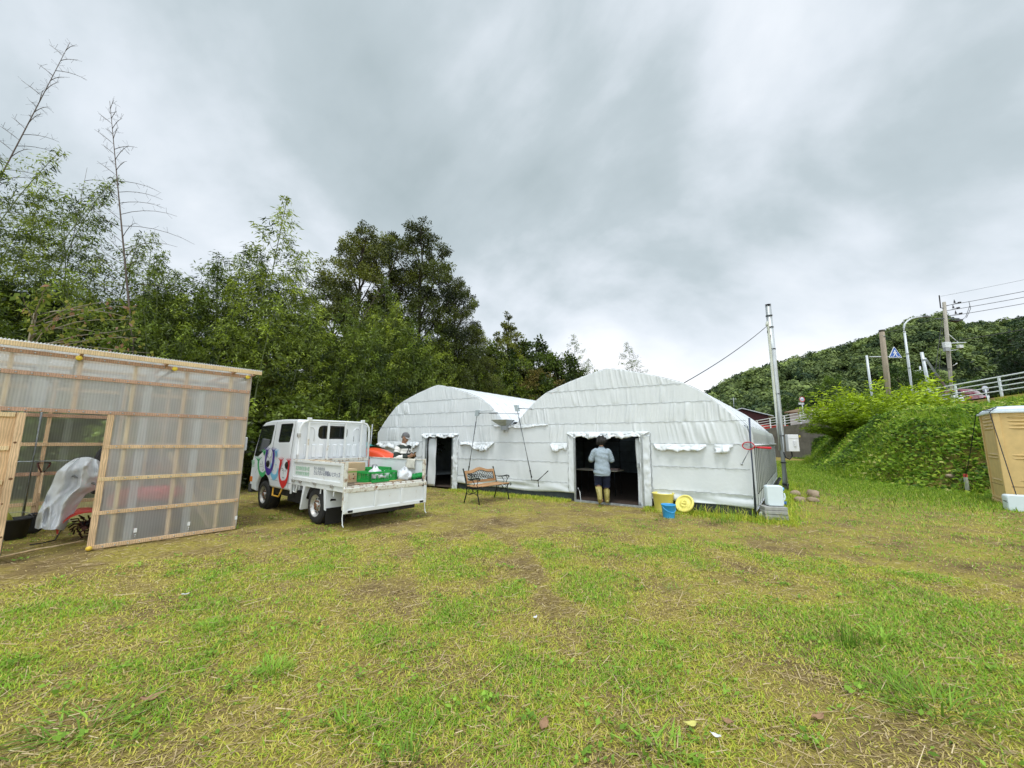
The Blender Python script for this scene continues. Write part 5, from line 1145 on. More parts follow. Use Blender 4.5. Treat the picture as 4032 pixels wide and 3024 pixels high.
def sleeve(mb, pts, radii, mats, n=14, seed=0, wr=.12):
    """tube of cloth with wrinkle rings; mats = material per segment"""
    P = [V(p) for p in pts]; q = []; r = []; mi = []
    for i in range(len(P)-1):
        for j in range(6):
            t_ = j/6; q.append(P[i].lerp(P[i+1], t_)); r.append(radii[i]*(1-t_)+radii[i+1]*t_); mi.append(mats[i])
    q.append(P[-1]); r.append(radii[-1]); k = len(q); vs_ = []; px = None
    for i in range(k):
        d = (q[min(i+1, k-1)]-q[max(i-1, 0)]).normalized()
        if px is None: x, y, _ = basis(d)
        else: x = (px-d*px.dot(d)).normalized(); y = d.cross(x)
        px = x
        for j in range(n):
            a = 2*math.pi*j/n; w_ = 1+wr*(float(vnoise(i*.9, j*.8, seed))-.5)+wr*.6*math.sin(i*1.9+a*1.5+seed); vs_.append(q[i]+(x*math.cos(a)+y*math.sin(a))*r[i]*w_)
    for i in range(k-1): mb.add(vs_[i*n:(i+2)*n], [(j, (j+1) % n, n+(j+1) % n, n+j) for j in range(n)], mi[i], True)
    return mb
def torso_cloth(mb, spec, mats, n=30, seed=0, wr=.05):
    q = []; mi = []
    for i in range(len(spec)-1):
        for j in range(5):
            t_ = j/5; q.append([a*(1-t_)+b*t_ for a, b in zip(spec[i], spec[i+1])]); mi.append(mats[i])
    q.append(spec[-1]); R_ = []
    for i, (x, y, z, rx, ry) in enumerate(q):
        ring = []
        for j in range(n):
            a = 2*math.pi*j/n; w_ = 1+wr*(2*float(vnoise(j*.7+i*.25, i*.55, seed))-1)+wr*.7*math.sin(i*1.1+a*2+seed); ring.append(V((x+rx*w_*math.cos(a), y+ry*w_*math.sin(a), z)))
        R_.append(ring)
    for i in range(len(R_)-1): mb.add(R_[i]+R_[i+1], [(j, (j+1) % n, n+(j+1) % n, n+j) for j in range(n)], mi[i], True)
    mb.add(R_[-1], [tuple(range(n))], mi[-1]); return mb
# --- the man with the cap, looking at his phone behind the truck
PM = thing('person', 'man in a grey cap and striped dark green and white sweater looking at his phone', 'person', (-2.70, 9.80, 0), rad(-118))
mb = MB()
mb.loft(rings_of([(0, 0, .80, .15, .11), (0, 0, .92, .165, .12), (0, 0, 1.05, .15, .115), (0, .005, 1.2, .165, .125), (0, 0, 1.33, .175, .115), (0, -.01, 1.40, .13, .085), (0, .0, 1.45, .058, .058), (0, .02, 1.52, .054, .056)]))
sh_r, el_r, wr_r = V((.185, 0, 1.365)), V((.265, .02, 1.10)), V((.09, .27, 1.15)); sh_l, el_l, wr_l = V((-.185, 0, 1.365)), V((-.265, .02, 1.10)), V((-.09, .29, 1.16))
for a, b, c in ((sh_r, el_r, wr_r), (sh_l, el_l, wr_l)): mb.tube([a+V((0, 0, .02)), a, b, c], [.05, .055, .043, .028], 12)
for s in (-1, 1): mb.tube([V((s*.09, 0, .88)), V((s*.10, .02, .48)), V((s*.11, -.01, .09)), V((s*.11, .02, .05))], [.085, .058, .042, .04], 12); mb.ell((s*.115, .06, .045), (.045, .12, .04), 12, 8)
fig_hand(mb, wr_r, (-.55, .78, .15), (-.6, -.3, .6), (.1, .3, .9), 1., .55); fig_hand(mb, wr_l, (.55, .70, .25), (.6, -.25, .6), (-.1, .3, .9), 1., .5)
HP, HM = head(mb, (0, .045, 1.585), rad(-28), rad(8), 1.05)
body = mb.build('body', skinm, PM, fix=False); remesh(body, .0075, 3); body['label'] = 'tanned face and hands'
dg_ = M('dark_green_knit', (.035, .045, .038), .85, var=.15, scale=20); cream = M('cream_knit', (.74, .73, .69), .85, var=.06, scale=20)
mb = MB()
torso_cloth(mb, [(0, 0, .86, .185, .14), (0, 0, .96, .185, .145), (0, .005, 1.08, .18, .145), (0, .005, 1.14, .185, .148), (0, .005, 1.215, .19, .15), (0, 0, 1.33, .20, .14), (0, -.005, 1.385, .165, .11), (0, -.005, 1.43, .085, .078)], [1, 1, 1, 0, 1, 0, 0], seed=3)
for a, b, c, sd_ in ((sh_r, el_r, wr_r, 5), (sh_l, el_l, wr_l, 8)):
    d1 = b-a; d2 = c-b; sleeve(mb, [a+V((-.6*a.x, 0, -.01)), a+d1*.12, a+d1*.5, a+d1*.95, b+d2*.12, b+d2*.55, b+d2*.93], [.055, .078, .072, .066, .064, .056, .048], [0, 1, 0, 1, 1, 0], seed=sd_)
mb.build('sweater', [dg_, cream], PM)
mb = MB(); mb.loft([[V((r*math.cos(a), .008+r*math.sin(a)*1.0+f, z+.018*math.sin(a)*-1)) for a in np.linspace(0, 6.283, 20, endpoint=False)] for r, z, f in ((.082, 1.415, 0), (.072, 1.45, .004), (.068, 1.47, .006), (.080, 1.445, .004), (.090, 1.41, .002))], cap=False); mb.build('collar', M('white_collar', (.75, .75, .74), .8), PM, fix=False)
mb = MB(); mb.tube([V((-.09, .13, 1.40)), V((0, .158, 1.28)), V((.09, .165, 1.15)), V((.17, .10, 1.0))], .012, 6); mb.tube([V((-.09, .13, 1.40)), V((-.07, 0, 1.43)), V((-.04, -.11, 1.33)), V((.1, -.15, 1.1))], .012, 6); mb.build('shoulder_strap', blackp, PM)
mb = MB(); mb.lathe([(0, .004), (.022, .003), (.026, 0)], 12, (-.075, .150, 1.27), (-.2, 1, 0)); mb.build('chest_badge', blackp, PM)
mb = MB()
for s in (-1, 1): sleeve(mb, [(s*.085, 0, .92), (s*.10, .02, .5), (s*.11, 0, .08)], [.115, .085, .075], [0, 0], seed=20+s)
torso_cloth(mb, [(0, 0, .84, .172, .13), (0, 0, .99, .172, .132)], [0], seed=4); mb.build('trousers', M('khaki_trousers', (.42, .38, .31), .85, var=.1), PM)
mb = MB()
for s in (-1, 1): mb.ell((s*.115, .055, .05), (.052, .135, .052), 14, 8)
mb.build('boots', darkm, PM)
capm = M('grey_cap', (.13, .13, .135), .8, var=.2, scale=14, dirt=(.26, .25, .25), damt=.3); mb = MB()
for f0, f1 in ((0, 1),):
    R_ = []
    for i in range(8):
        a0 = i/7*math.pi/2; r = math.cos(a0*.97); R_.append([HP(.083*r*math.cos(a), -.012+.100*r*math.sin(a), .055+.085*math.sin(a0)) for a in np.linspace(0, 6.283, 22, endpoint=False)])
    mb.loft(R_)
mb.ell(HP(0, -.012, .142), (.008, .008, .006), 8, 6); cap_ = mb.build('cap', capm, PM, fix=False)
mb = MB(); mb.grid(list(np.linspace(-1, 1, 14)), list(np.linspace(0, 1, 5)), lambda u, v: HP(.078*u*(1-.12*v), .072+.075*v*math.sqrt(max(0, 1-u*u*.55))-.045*u*u, .060-.022*v-.012*u*u)); b = mb.build('visor', M('grey_visor', (.30, .30, .30), .7), PM, solid=.005, fix=False); b.parent = cap_
mb = MB()
for s in (-1, 1): mb.ell(HP(.030*s, .077, .0), (.011, .007, .005), 10, 6, mat=HM)
mb.build('eyes', M('dark_eye', (.02, .015, .012), .2), PM)
mb = MB(); mb.ell(HP(0, .097, -.052), (.020, .004, .004), 10, 6, mat=HM); mb.build('mouth', M('lip', (.25, .10, .08), .5), PM)
mb = MB(); mb.loft([[HP((.0775-.001*z_)*math.cos(a), -.014+.094*math.sin(a), .05-z_) for a in np.linspace(math.pi*1.02, math.pi*1.98, 14)]+[HP(.070*math.cos(a), -.014+.086*math.sin(a), .05-z_) for a in np.linspace(math.pi*1.98, math.pi*1.02, 14)] for z_ in (0, .03, .07)]); mb.build('hair', M('grey_hair', (.16, .15, .14), .8), PM, fix=False)
t_ = thing('phone', 'dark mobile phone held in both hands by the man in the cap', 'phone', PM.location, PM.rotation_euler.z); mb = MB(); q = (wr_r+wr_l)/2+V((0, .075, .045)); mb.obox(q, (.036, 0, 0), (0, .045, .055), (0, .004, -.004)); mb.build('case', M('brown_phone_case', (.10, .075, .05), .4), t_, bev=.003); mb = MB(); mb.obox(q+V((0, -.0035, .0035)), (.032, 0, 0), (0, .040, .049), (0, .0015, -.0015)); mb.build('screen', glassd, t_)
# --- the woman walking into the wide doorway
wp = gnd(2384, 1981, .07)
PW = thing('person', 'person seen from behind in a pale blue shirt and yellow boots walking into the greenhouse', 'person', (wp.x-.04, wp.y+.10, .055), rad(-6))
mb = MB()
mb.loft(rings_of([(0, 0, .74, .15, .11), (0, -.01, .84, .175, .13), (0, 0, .98, .135, .105), (0, 0, 1.10, .15, .115), (0, 0, 1.22, .165, .11), (0, 0, 1.285, .12, .08), (0, .005, 1.33, .05, .052), (0, .015, 1.40, .048, .05)]))
a_r = (V((.17, 0, 1.25)), V((.245, .03, 1.02)), V((.10, .25, 1.02))); a_l = (V((-.17, 0, 1.25)), V((-.26, .04, 1.03)), V((-.16, .27, 1.06)))
for a, b, c in (a_r, a_l): mb.tube([a+V((0, 0, .02)), a, b, c], [.045, .05, .040, .026], 12)
fig_hand(mb, a_r[2], (-.3, .9, 0), (-.9, -.2, -.2), (0, .2, 1), .92, .5); fig_hand(mb, a_l[2], (.3, .9, .1), (.9, -.2, -.2), (0, .2, 1), .92, .5)
lr = [(.09, 0, .82), (.10, .03, .44), (.10, -.02, .08)]; ll = [(-.09, 0, .82), (-.095, .05, .46), (-.085, -.17, .15)]
mb.tube([V(q) for q in lr], [.088, .058, .04], 12); mb.tube([V(q) for q in ll], [.088, .058, .04], 12); mb.ell((.085, .04, .04), (.038, .11, .035), 12, 8); mb.ell((-.045, -.12, .07), (.038, .10, .035), 12, 8, mat=Matrix.Rotation(rad(-30), 3, 'X'))
HP2, HM2 = head(mb, (0, .03, 1.46), rad(-12), rad(12), .98); o = mb.build('body', skinm, PW, fix=False); remesh(o, .0075, 3); o['label'] = 'neck and forearms'
shirtm = M('chambray_shirt', (.33, .40, .46), .85, var=.16, scale=26, bump=.3, bscale=80); mb = MB()
torso_cloth(mb, [(0, -.01, .655, .185, .15), (0, -.01, .72, .205, .165), (0, -.01, .84, .192, .155), (0, -.005, .98, .168, .135), (0, 0, 1.10, .182, .142), (0, 0, 1.21, .19, .13), (0, 0, 1.28, .14, .095), (0, .005, 1.335, .072, .066)], [0]*7, n=34, seed=7, wr=.04)
for (a, b, c), sd_ in ((a_r, 31), (a_l, 35)): sleeve(mb, [a+V((-.62*a.x, 0, -.02)), a+V((-.15*a.x, 0, .0)), a.lerp(b, .18), a.lerp(b, .55), a.lerp(b, .98), b.lerp(c, .25), b.lerp(c, .52)], [.045, .072, .072, .070, .070, .064, .048], [0]*6, seed=sd_, wr=.10)
mb.build('shirt', shirtm, PW)
mb = MB(); mb.loft([[V((r*math.cos(a), .008+r*math.sin(a), z)) for a in np.linspace(0, 6.283, 18, endpoint=False)] for r, z in ((.078, 1.31), (.066, 1.345), (.062, 1.36), (.072, 1.34))], cap=False); mb.build('collar', shirtm, PW, fix=False)
navy = M('navy_trousers', (.005, .009, .030), .85, var=.25, scale=14); mb = MB()
for L_, sd_ in ((lr, 41), (ll, 44)): sleeve(mb, [L_[0], V(L_[0]).lerp(V(L_[1]), .5), L_[1], V(L_[1]).lerp(V(L_[2]), .22)], [.122, .108, .092, .085], [0]*3, seed=sd_, wr=.14)
torso_cloth(mb, [(0, -.01, .70, .178, .142), (0, -.01, .86, .172, .135)], [0], seed=9); mb.build('trousers', navy, PW)
bootm = M('yellow_rubber_boot', (.36, .31, .10), .4, var=.18, scale=9, dirt=(.10, .075, .035), damt=.40, dscale=12)
for L_, lab in ((lr, 'planted boot'), (ll, 'boot lifted behind in mid step')):
    mb = MB(); k = V(L_[1]).lerp(V(L_[2]), .0); an = V(L_[2]); lift = L_ is ll; fo = V((an.x, an.y+(.10 if not lift else .06), an.z-(.035 if not lift else .10)))
    mb.tube([k-V((0, 0, .03)), k.lerp(an, .35), k.lerp(an, .7), an, an.lerp(fo, .35)+V((0, 0, -.012)), fo, fo+(fo-an).normalized()*.055], [.080, .078, .064, .060, .056, .048, .024], 16); mb.ell(an+V((0, -.02, -.03)), (.046, .058, .045), 12, 8)
    o = mb.build('boot', bootm, PW); o['label'] = lab
mb = MB()
for k in range(46):
    a = rnd.uniform(0, 6.28); e = rnd.uniform(-.55, 1.3); d = V((math.cos(a)*math.cos(e), math.sin(a)*math.cos(e), math.sin(e)))
    if d.y > .45 and d.z < .45: continue
    c = HP2(d.x*.112, -.025+d.y*.108, .030+d.z*.108); r = rnd.uniform(.026, .044); mb.ell(c, (r, r, r*1.15), 8, 6)
mb.ell(HP2(0, -.025, .035), (.118, .118, .115), 14, 10, mat=HM2); o = mb.build('hair', hairm, PW, fix=False); remesh(o, .009, 2); o['label'] = 'dark curly bobbed hair'
# ------------------------------------------------------------------ garden bench
BU = V((.587, .81, 0)); BC = V((-.61, 10.27, 0))
B = thing('garden_bench', 'wooden bench with black cast iron lattice back and scrolled arms beside the greenhouse', 'bench', BC, math.atan2(BU.y, BU.x))
iron = M('black_cast_iron', (.016, .022, .021), .45, .4, var=.3); oak = woodmat('varnished_bench_wood', (.50, .30, .155), 4, .8)
hl = .60
for s in (-1, 1):
    x = s*hl; mb = MB()
    mb.tube([V((x, -.24, 0)), V((x, -.225, .10)), V((x, -.18, .24)), V((x, -.19, .36)), V((x, -.24, .42))], [.020, .015, .013, .015, .018], 8); o = mb.build('leg', iron, B); o['label'] = 'curved front leg'
    mb = MB(); mb.tube([V((x, .26, 0)), V((x, .22, .12)), V((x, .17, .28)), V((x, .18, .42)), V((x, .24, .62)), V((x, .30, .80)), V((x, .315, .835))], [.020, .016, .014, .016, .016, .016, .022], 8); o = mb.build('leg', iron, B); o['label'] = 'rear leg running up into the back post'
    mb = MB(); mb.tube([V((x, .24, .60)), V((x, .12, .585)), V((x, -.05, .60)), V((x, -.17, .63)), V((x, -.235, .62)), V((x, -.245, .585)), V((x, -.21, .575)), V((x, -.20, .60))], [.014, .014, .015, .016, .015, .013, .011, .009], 8); mb.tube([V((x, -.20, .38)), V((x, -.15, .46)), V((x, -.19, .54)), V((x, -.14, .61))], .010, 6); mb.tube([V((x, -.02, .40)), V((x, -.08, .48)), V((x, -.02, .55)), V((x, .02, .60))], .009, 6); mb.tube([V((x, -.24, .42)), V((x, -.30, .43)), V((x, -.31, .39)), V((x, -.27, .375))], [.018, .017, .014, .012], 8)
    mb.build('armrest', iron, B)
    mb = MB(); mb.tube([V((x, -.22, .395)), V((x, .18, .385))], .016, 8); mb.tube([V((x, -.185, .22)), V((x, -.05, .27)), V((x, .06, .22)), V((x, .18, .24))], .010, 6); mb.tube([V((x+.0, .05+.07*math.cos(a), .31+.055*math.sin(a))) for a in np.linspace(0, 6.283, 14)], .008, 5); mb.tube([V((x, -.09+.06*math.cos(a), .33+.045*math.sin(a))) for a in np.linspace(0, 6.283, 14)], .008, 5); mb.build('side_casting', iron, B)
for k in range(5):
    y = -.22+k*.088; mb = MB(); mb.box(-hl-.01, hl+.01, y-.033, y+.033, .408+.004*abs(k-2), .43+.004*abs(k-2)); mb.build('seat_slat', oak, B, bev=.006, seg=3)
mb = MB(); mb.tube([V((-hl, 0, .36)), V((hl, 0, .36))], .009, 6); mb.build('stretcher', iron, B)
def bp_(u, z): return V((u, .18+(z-.42)*.31, z))
def top_rail(u): t_ = abs(u)/hl; return .775+.065*math.cos(min(1, t_/.62)*math.pi)*.5+.0325
mb = MB(); n = 30; us = np.linspace(-hl+.02, hl-.02, n); R_ = []
for u in us:
    zt = top_rail(u)+.005; zb_ = top_rail(u)-.062; R_.append([bp_(u, zb_)+V((0, -.014, 0)), bp_(u, zt)+V((0, -.014, 0)), bp_(u, zt)+V((0, .014, 0)), bp_(u, zb_)+V((0, .014, 0))])
mb.loft(R_, sm=False); mb.build('top_rail', oak, B)
mb = MB(); mb.bar(bp_(-hl+.02, .50), bp_(hl-.02, .50), .028, .06); mb.build('lower_rail', oak, B, bev=.004)
for s in (-1, 1): mb = MB(); mb.bar(bp_(s*(hl-.05), .53), bp_(s*(hl-.05), .735), .028, .05, (1, 0, 0)); mb.build('back_stile', oak, B, bev=.003)
mb = MB(); x0, x1, z0 = -hl+.075, hl-.075, .535; N_ = 11
def latz(u): return top_rail(u)-.07
for i in range(-3, N_+3):
    for sg in (1, -1):
        pts = []
        for f in np.linspace(0, 1, 10):
            u = x0+(x1-x0)*(i/N_)+sg*(f-.5)*.20; z = z0+(latz(u)-z0)*f
            if x0 <= u <= x1: pts.append(bp_(u, z))
        if len(pts) > 2: mb.tube(pts, .0062, 5)
for i in range(16):
    u = x0+.05+(x1-x0-.1)*((i*.618) % 1); z = z0+.02+(latz(u)-z0-.05)*((i*.377) % 1); a = i*1.3; c = bp_(u, z)
    for k in range(3): 
        b = a+k*2.1; q = c+V((.028*math.cos(b), 0, .028*math.sin(b))); mb.ell(q, (.016, .006, .016), 8, 5)
mb.tube([bp_(x0, z0), bp_(x1, z0)], .009, 6); mb.tube([bp_(u, latz(u)) for u in np.linspace(x0, x1, 20)], .009, 6); mb.tube([bp_(x0, z0), bp_(x0, latz(x0))], .009, 6); mb.tube([bp_(x1, z0), bp_(x1, latz(x1))], .009, 6)
mb.build('lattice_panel', iron, B, fix=False)
# ------------------------------------------------------------------ buckets
yel = M('yellow_bucket_plastic', (.86, .76, .20), .42, var=.06, scale=5); blu = M('blue_bucket_plastic', (.045, .36, .72), .38, var=.06)
def pail(name, mat, r0, r1, h, loc, label, rimw=.012, handle=None):
    t_ = thing(name, label, 'bucket', loc, rad(rnd.uniform(-20, 20))); mb = MB(); mb.lathe([(0, 0), (r0, 0), (r0*1.01, .01), (r1, h-.025), (r1+rimw, h-.02), (r1+rimw, h), (r1-.004, h+.002), (r1-.008, h-.03), (r0-.006, .012), (0, .012)], 36); mb.build('pail', mat, t_)
    if handle:
        mb = MB(); mb.tube([V((-r1*math.cos(a)*1.04, -abs(math.sin(a))*r1*.93, h-.03-math.sin(a)*h*.42)) for a in np.linspace(0, math.pi, 15)], .007, 6); mb.build('handle', handle, t_)
    return t_
yb = gnd(2628, 2019); yb.z = .02; pail('bucket', yel, .185, .225, .40, (yb.x, yb.y+.2, 0), 'large yellow tub standing against the greenhouse front')
bb = gnd(2642, 2044); pail('bucket', blu, .108, .135, .275, (bb.x, bb.y+.10, .0), 'small sky blue bucket with its handle hanging in front of the yellow tub', .010, M('blue_handle', (.10, .45, .78), .4))
lp = gnd(2700, 2017); t_ = thing('yellow_disc', 'round yellow lid leaning against the greenhouse next to the yellow tub', 'lid', (lp.x-.10, lp.y-.20, .215), rot=(rad(58), 0, rad(-52)))
mb = MB(); mb.lathe([(r*.86, z) for r, z in ((0, .012), (.05, .012), (.055, .022), (.10, .022), (.105, .010), (.185, .008), (.19, .028), (.225, .028), (.235, .01), (.235, -.012), (.228, -.012), (.226, .004), (.185, 0), (0, 0))], 40); mb.build('disc', yel, t_); mb = MB(); mb.box(-.06, .06, -.014, .014, .02, .036); mb.build('grip', yel, t_, bev=.006)
# ------------------------------------------------------------------ jerrycan on weathered slabs
jm = M('translucent_white_plastic', (.70, .79, .84), .4, var=.03, scale=3, coat=.1); jb = M('blue_tap_plastic', (.02, .13, .52), .4)
ja = rad(-14)
gs = M('weathered_slab', (.36, .36, .345), .9, var=.16, scale=12, bump=.5, bscale=50, dirt=(.25, .24, .22), damt=.35)
sc_l = gnd(3082, 2062); c0 = V((5.22, 7.98, 0))
for k in range(4):
    mb = MB(); mb.box(-.20, .20, -.14, .14, .0, .066); o = mb.build('slab', gs, None, bev=.008, seg=2); o.location = (c0.x+rnd.uniform(-.008, .008), c0.y+rnd.uniform(-.008, .008), .005+k*.072); o.rotation_euler = (0, 0, ja+rnd.uniform(-.03, .03)); tag(o, ['lowest grey slab under the white water can', 'second grey slab from the ground under the water can', 'third grey slab from the ground under the water can', 'top grey slab carrying the white water can'][k], 'slab', 'stacked grey slabs under the water can')
def jerry(loc, rz, label, w_=.30, h=.40, d=.17):
    t_ = thing('water_can', label, 'water can', loc, rz); mb = MB(); P = rpoly([(-w_/2, 0), (w_/2, 0), (w_/2, h), (-w_/2, h)], .05, 5)
    R_ = [[V((x*k+0, y, h/2+(z-h/2)*k2)) for x, z in P] for y, k, k2 in ((-d/2, .88, .9), (-d/2+.012, .96, .97), (-d/2+.03, 1, 1), (d/2-.03, 1, 1), (d/2-.012, .96, .97), (d/2, .88, .9))]; mb.loft(R_); mb.build('can_body', jm, t_)
    mb = MB(); mb.tube([V((w_/2-.02, 0, h*.62)), V((w_/2+.035, 0, h*.60)), V((w_/2+.045, 0, h*.45)), V((w_/2+.035, 0, h*.32)), V((w_/2-.01, 0, h*.28))], .017, 8); mb.build('handle', jm, t_)
    mb = MB(); mb.lathe([(.035, 0), (.035, .03), (.03, .034), (0, .034)], 16, (w_/2, 0, h*.82), (1, 0, 0)); mb.build('cap', M('light_blue_cap', (.16, .42, .72), .4), t_, bev=.003)
    mb = MB(); mb.lathe([(.03, 0), (.03, .022), (.014, .03), (.014, .06), (0, .06)], 14, (w_/2, 0, .06), (1, 0, 0)); mb.tube([V((w_/2+.045, 0, .06)), V((w_/2+.05, 0, .015))], .011, 8); mb.obox((w_/2+.045, 0, .085), (.02, 0, 0), (0, .007, 0), (0, 0, .006)); mb.build('tap', jb, t_); return t_
jerry((c0.x+.035, c0.y+.01, .293), ja, 'white water can with blue cap and tap standing on the grey slabs')
# rocks
rockm = M('tan_rock', (.34, .26, .18), .85, var=.2, scale=7, bump=.5, bscale=25)
for k, (px, py, rx, rz, lb) in enumerate(((3146, 1955, .15, .12, 'rounded tan rock nearest the steel pole'), (3164, 1978, .17, .09, 'flat tan rock lowest of the rock pile'), (3212, 1958, .22, .14, 'largest tan slab shaped rock of the pile'), (3216, 1977, .13, .08, 'small tan rock tucked under the largest one'))):
    g_ = gnd(px, py); mb = MB(); R_ = []
    for i in range(9):
        a0 = math.pi*i/8-math.pi/2; ring = []
        for j in range(16):
            b = 6.2832*j/16; n = float(vnoise(math.cos(b)*1.6+k*7, math.sin(b)*1.6+a0*1.3, 3+k)); r = .68+.60*n; c = max(math.cos(a0)**.7, .06); ring.append(V((rx*r*c*math.cos(b), rx*.7*r*c*math.sin(b), rz*(.45+.9*math.sin(a0)*(.8+.4*n)))))
        R_.append(ring)
    mb.loft(R_); o = mb.build('rock', rockm); o.location = (g_.x, g_.y+.12, .0); o.rotation_euler = (0, 0, k*.7); tag(o, lb, 'rock', 'tan rocks piled near the steel pole')
# ------------------------------------------------------------------ racket hung on the corner pole
rk = GHO.matrix_basis @ W(3.945, -.20, 1.45); t_ = thing('swatter_racket', 'red electric swatter racket hanging on the greenhouse corner pole', 'racket', rk, math.atan2(GU.y, GU.x)); redp = M('red_plastic', (.58, .02, .035), .35, var=.08)
mb = MB(); mb.tube([V((-.03+.105*math.cos(a), 0, .02+.075*math.sin(a))) for a in np.linspace(0, 6.283, 26)], .010, 7, cap=False); mb.build('hoop', redp, t_)
mb = MB(); mb.tube([V((.07, 0, .0)), V((.12, 0, -.01)), V((.17, 0, -.012)), V((.36, 0, -.02))], [.03, .018, .020, .026], 10); mb.build('handle', redp, t_)
mb = MB(); 
for k in range(-6, 7): x = k*.016; hgt_ = .075*math.sqrt(max(0, 1-(x/.105)**2)); mb.tube([V((-.03+x, 0, .02-hgt_)), V((-.03+x, 0, .02+hgt_))], .0022, 4)
for k in range(-4, 5): z = k*.016; hw = .105*math.sqrt(max(0, 1-(z/.075)**2)); mb.tube([V((-.03-hw, 0, .02+z)), V((-.03+hw, 0, .02+z))], .0022, 4)
mb.build('strings', M('grey_mesh_wire', (.35, .33, .34), .5, .5), t_)
# ------------------------------------------------------------------ steel service pole with meter box
PB = gnd(3096, 1938); t_ = thing('service_pole', 'tall galvanised steel service pole with white meter box beside the greenhouse', 'pole', PB); 
TP = at(3022, 1205, PB.y) - V((PB.x, PB.y, 0)); galp = M('galvanised_pole', (.50, .53, .54), .45, .6, var=.22, scale=3.5, stretch=(6, 6, .8))
ax_ = lambda z: V((TP.x*z/TP.z*.55, 0, z))
mb = MB(); mb.tube([ax_(-.2), ax_(2.0), ax_(4.0), ax_(TP.z)], [.100, .095, .09, .085], 20); mb.build('shaft', galp, t_); mb = MB(); mb.tube([ax_(-.05), ax_(.26)], .104, 20); mb.build('base_sleeve', blackp, t_)
mb = MB(); mb.tube([ax_(TP.z-.01), ax_(TP.z+.05)], .092, 20); mb.build('top_cap', blackp, t_)
for z in (.9, 1.75, 3.1, 4.6, 5.35, 5.75): mb = MB(); mb.tube([ax_(z), ax_(z+.03)], .103, 20); mb.build('band', darkm, t_)
pvc = M('cream_conduit', (.58, .60, .52), .5, var=.1); off = V((-.12, -.07, 0)); mb = MB(); mb.tube([ax_(1.30)+off, ax_(3.0)+off, ax_(5.35)+off, ax_(5.5)+off+V((-.03, -.03, .02)), ax_(5.45)+off+V((-.09, -.07, -.06))], .038, 10); mb.build('conduit', pvc, t_)
mb = MB(); bx = ax_(1.55)+V((.26, -.10, 0)); mb.box(bx.x-.17, bx.x+.17, bx.y-.09, bx.y+.05, 1.27, 1.80); mbx = mb.build('meter_box', M('white_meter_box', (.72, .73, .75), .4, var=.04), t_, bev=.015, seg=3); mb = MB(); mb.box(bx.x-.01, bx.x+.07, bx.y-.12, bx.y-.09, 1.42, 1.60); mb.box(bx.x-.15, bx.x+.15, bx.y-.10, bx.y-.09, 1.68, 1.70); k_ = mb.build('box_cover', M('white_cover', (.62, .63, .65), .4), t_, bev=.006); k_.parent = mbx
mb = MB(); mb.tube([V((bx.x-.05, bx.y-.02, 1.28)), V((bx.x-.04, bx.y-.02, 1.12)), V((bx.x-.14, bx.y-.03, 1.03)), V((bx.x-.26, bx.y-.03, 1.08)), V((bx.x-.30, bx.y-.02, 1.25))], .022, 8); mb.build('cable_loop', blackp, t_)
g0 = PB+ax_(5.42)+V((-.12, -.08, 0)); g1 = GHO.matrix_basis @ W(APX[1]+1.78, .05, 2.90); mb = MB(); mb.tube([g0.lerp(g1, f)+V((0, 0, -.35*f*(1-f))) for f in np.linspace(0, 1, 16)], .010, 6); o = mb.build('service_cable', blackp); tag(o, 'black service cable sagging from the steel pole to the greenhouse roof', 'cable')
mb = MB(); mb.tube([g0+V((.02, 0, .0)), g0+V((-.05, 0, -.25)), g0+V((.04, .0, -.42)), g0+V((.12, .04, -.2))], .009, 5); mb.build('drip_loop', blackp, t_, fix=False).matrix_parent_inverse = Matrix.Translation(-V(PB))
# ------------------------------------------------------------------ portable toilet
C_ = V((12.30, 9.90, 0)); TD = V((.66, .751, 0)).normalized(); TF = V((TD.y, -TD.x, 0)); PT = thing('portable_toilet', 'golden tan portable toilet cabin with ribbed panels and white roof', 'toilet', C_, math.atan2(TF.y, TF.x))
tan_ = M('golden_tan_plastic', (.66, .47, .20), .42, var=.10, scale=5, bump=.10, bscale=70, dirt=(.40, .25, .09), damt=.25); roofm = M('white_roof_plastic', (.68, .76, .82), .4, var=.05)
TL, TFW, TH = 1.42, 1.30, 2.32     # depth (local y), front width (local x), height
mb = MB(); mb.box(.02, TFW-.02, .02, TL-.02, .08, TH); cab_ = mb.build('cabin', tan_, PT)
def rib(p, q, w_, outv, h=.022, par=None):
    mb = MB(); p, q = V(p), V(q); n = 14; R_ = []
    for i in range(n+1):
        f = i/n; e = math.sin(math.pi*f)**.35 if 0 < f < 1 else 0; c = p.lerp(q, f); R_.append([c+V((0, 0, w_*.5))*max(e, .05), c+V(outv)*h*e+V((0, 0, w_*.18)), c+V(outv)*h*.9*e-V((0, 0, w_*.18)), c-V((0, 0, w_*.5))*max(e, .05)])
    mb.loft(R_); o = mb.build('panel_rib', tan_, PT); o.parent = cab_; return o
for z in (2.21, 2.12, 2.03, 1.94): rib((.02, .12, z), (.02, TL-.10, z), .075, (-1, 0, 0)); rib((.22, .02, z), (TFW-.1, .02, z), .075, (0, -1, 0))
for z in (1.27, 1.19): rib((.02, .10, z), (.02, TL-.08, z), .07, (-1, 0, 0)); rib((.2, .02, z), (TFW-.1, .02, z), .07, (0, -1, 0))
rib((.02, .10, .62), (.02, TL-.08, .62), .07, (-1, 0, 0)); rib((.25, .02, .66), (TFW-.1, .02, .66), .07, (0, -1, 0))
for z in (.50,): 
    mb = MB(); mb.box(.012, .02, .06, TL-.04, z, z+.012); mb.box(.1, TFW, .012, .02, z, z+.012); o = mb.build('panel_seam', M('dark_tan_seam', (.24, .15, .05), .7), PT); o.parent = cab_  # dark tan strip along the panel joint
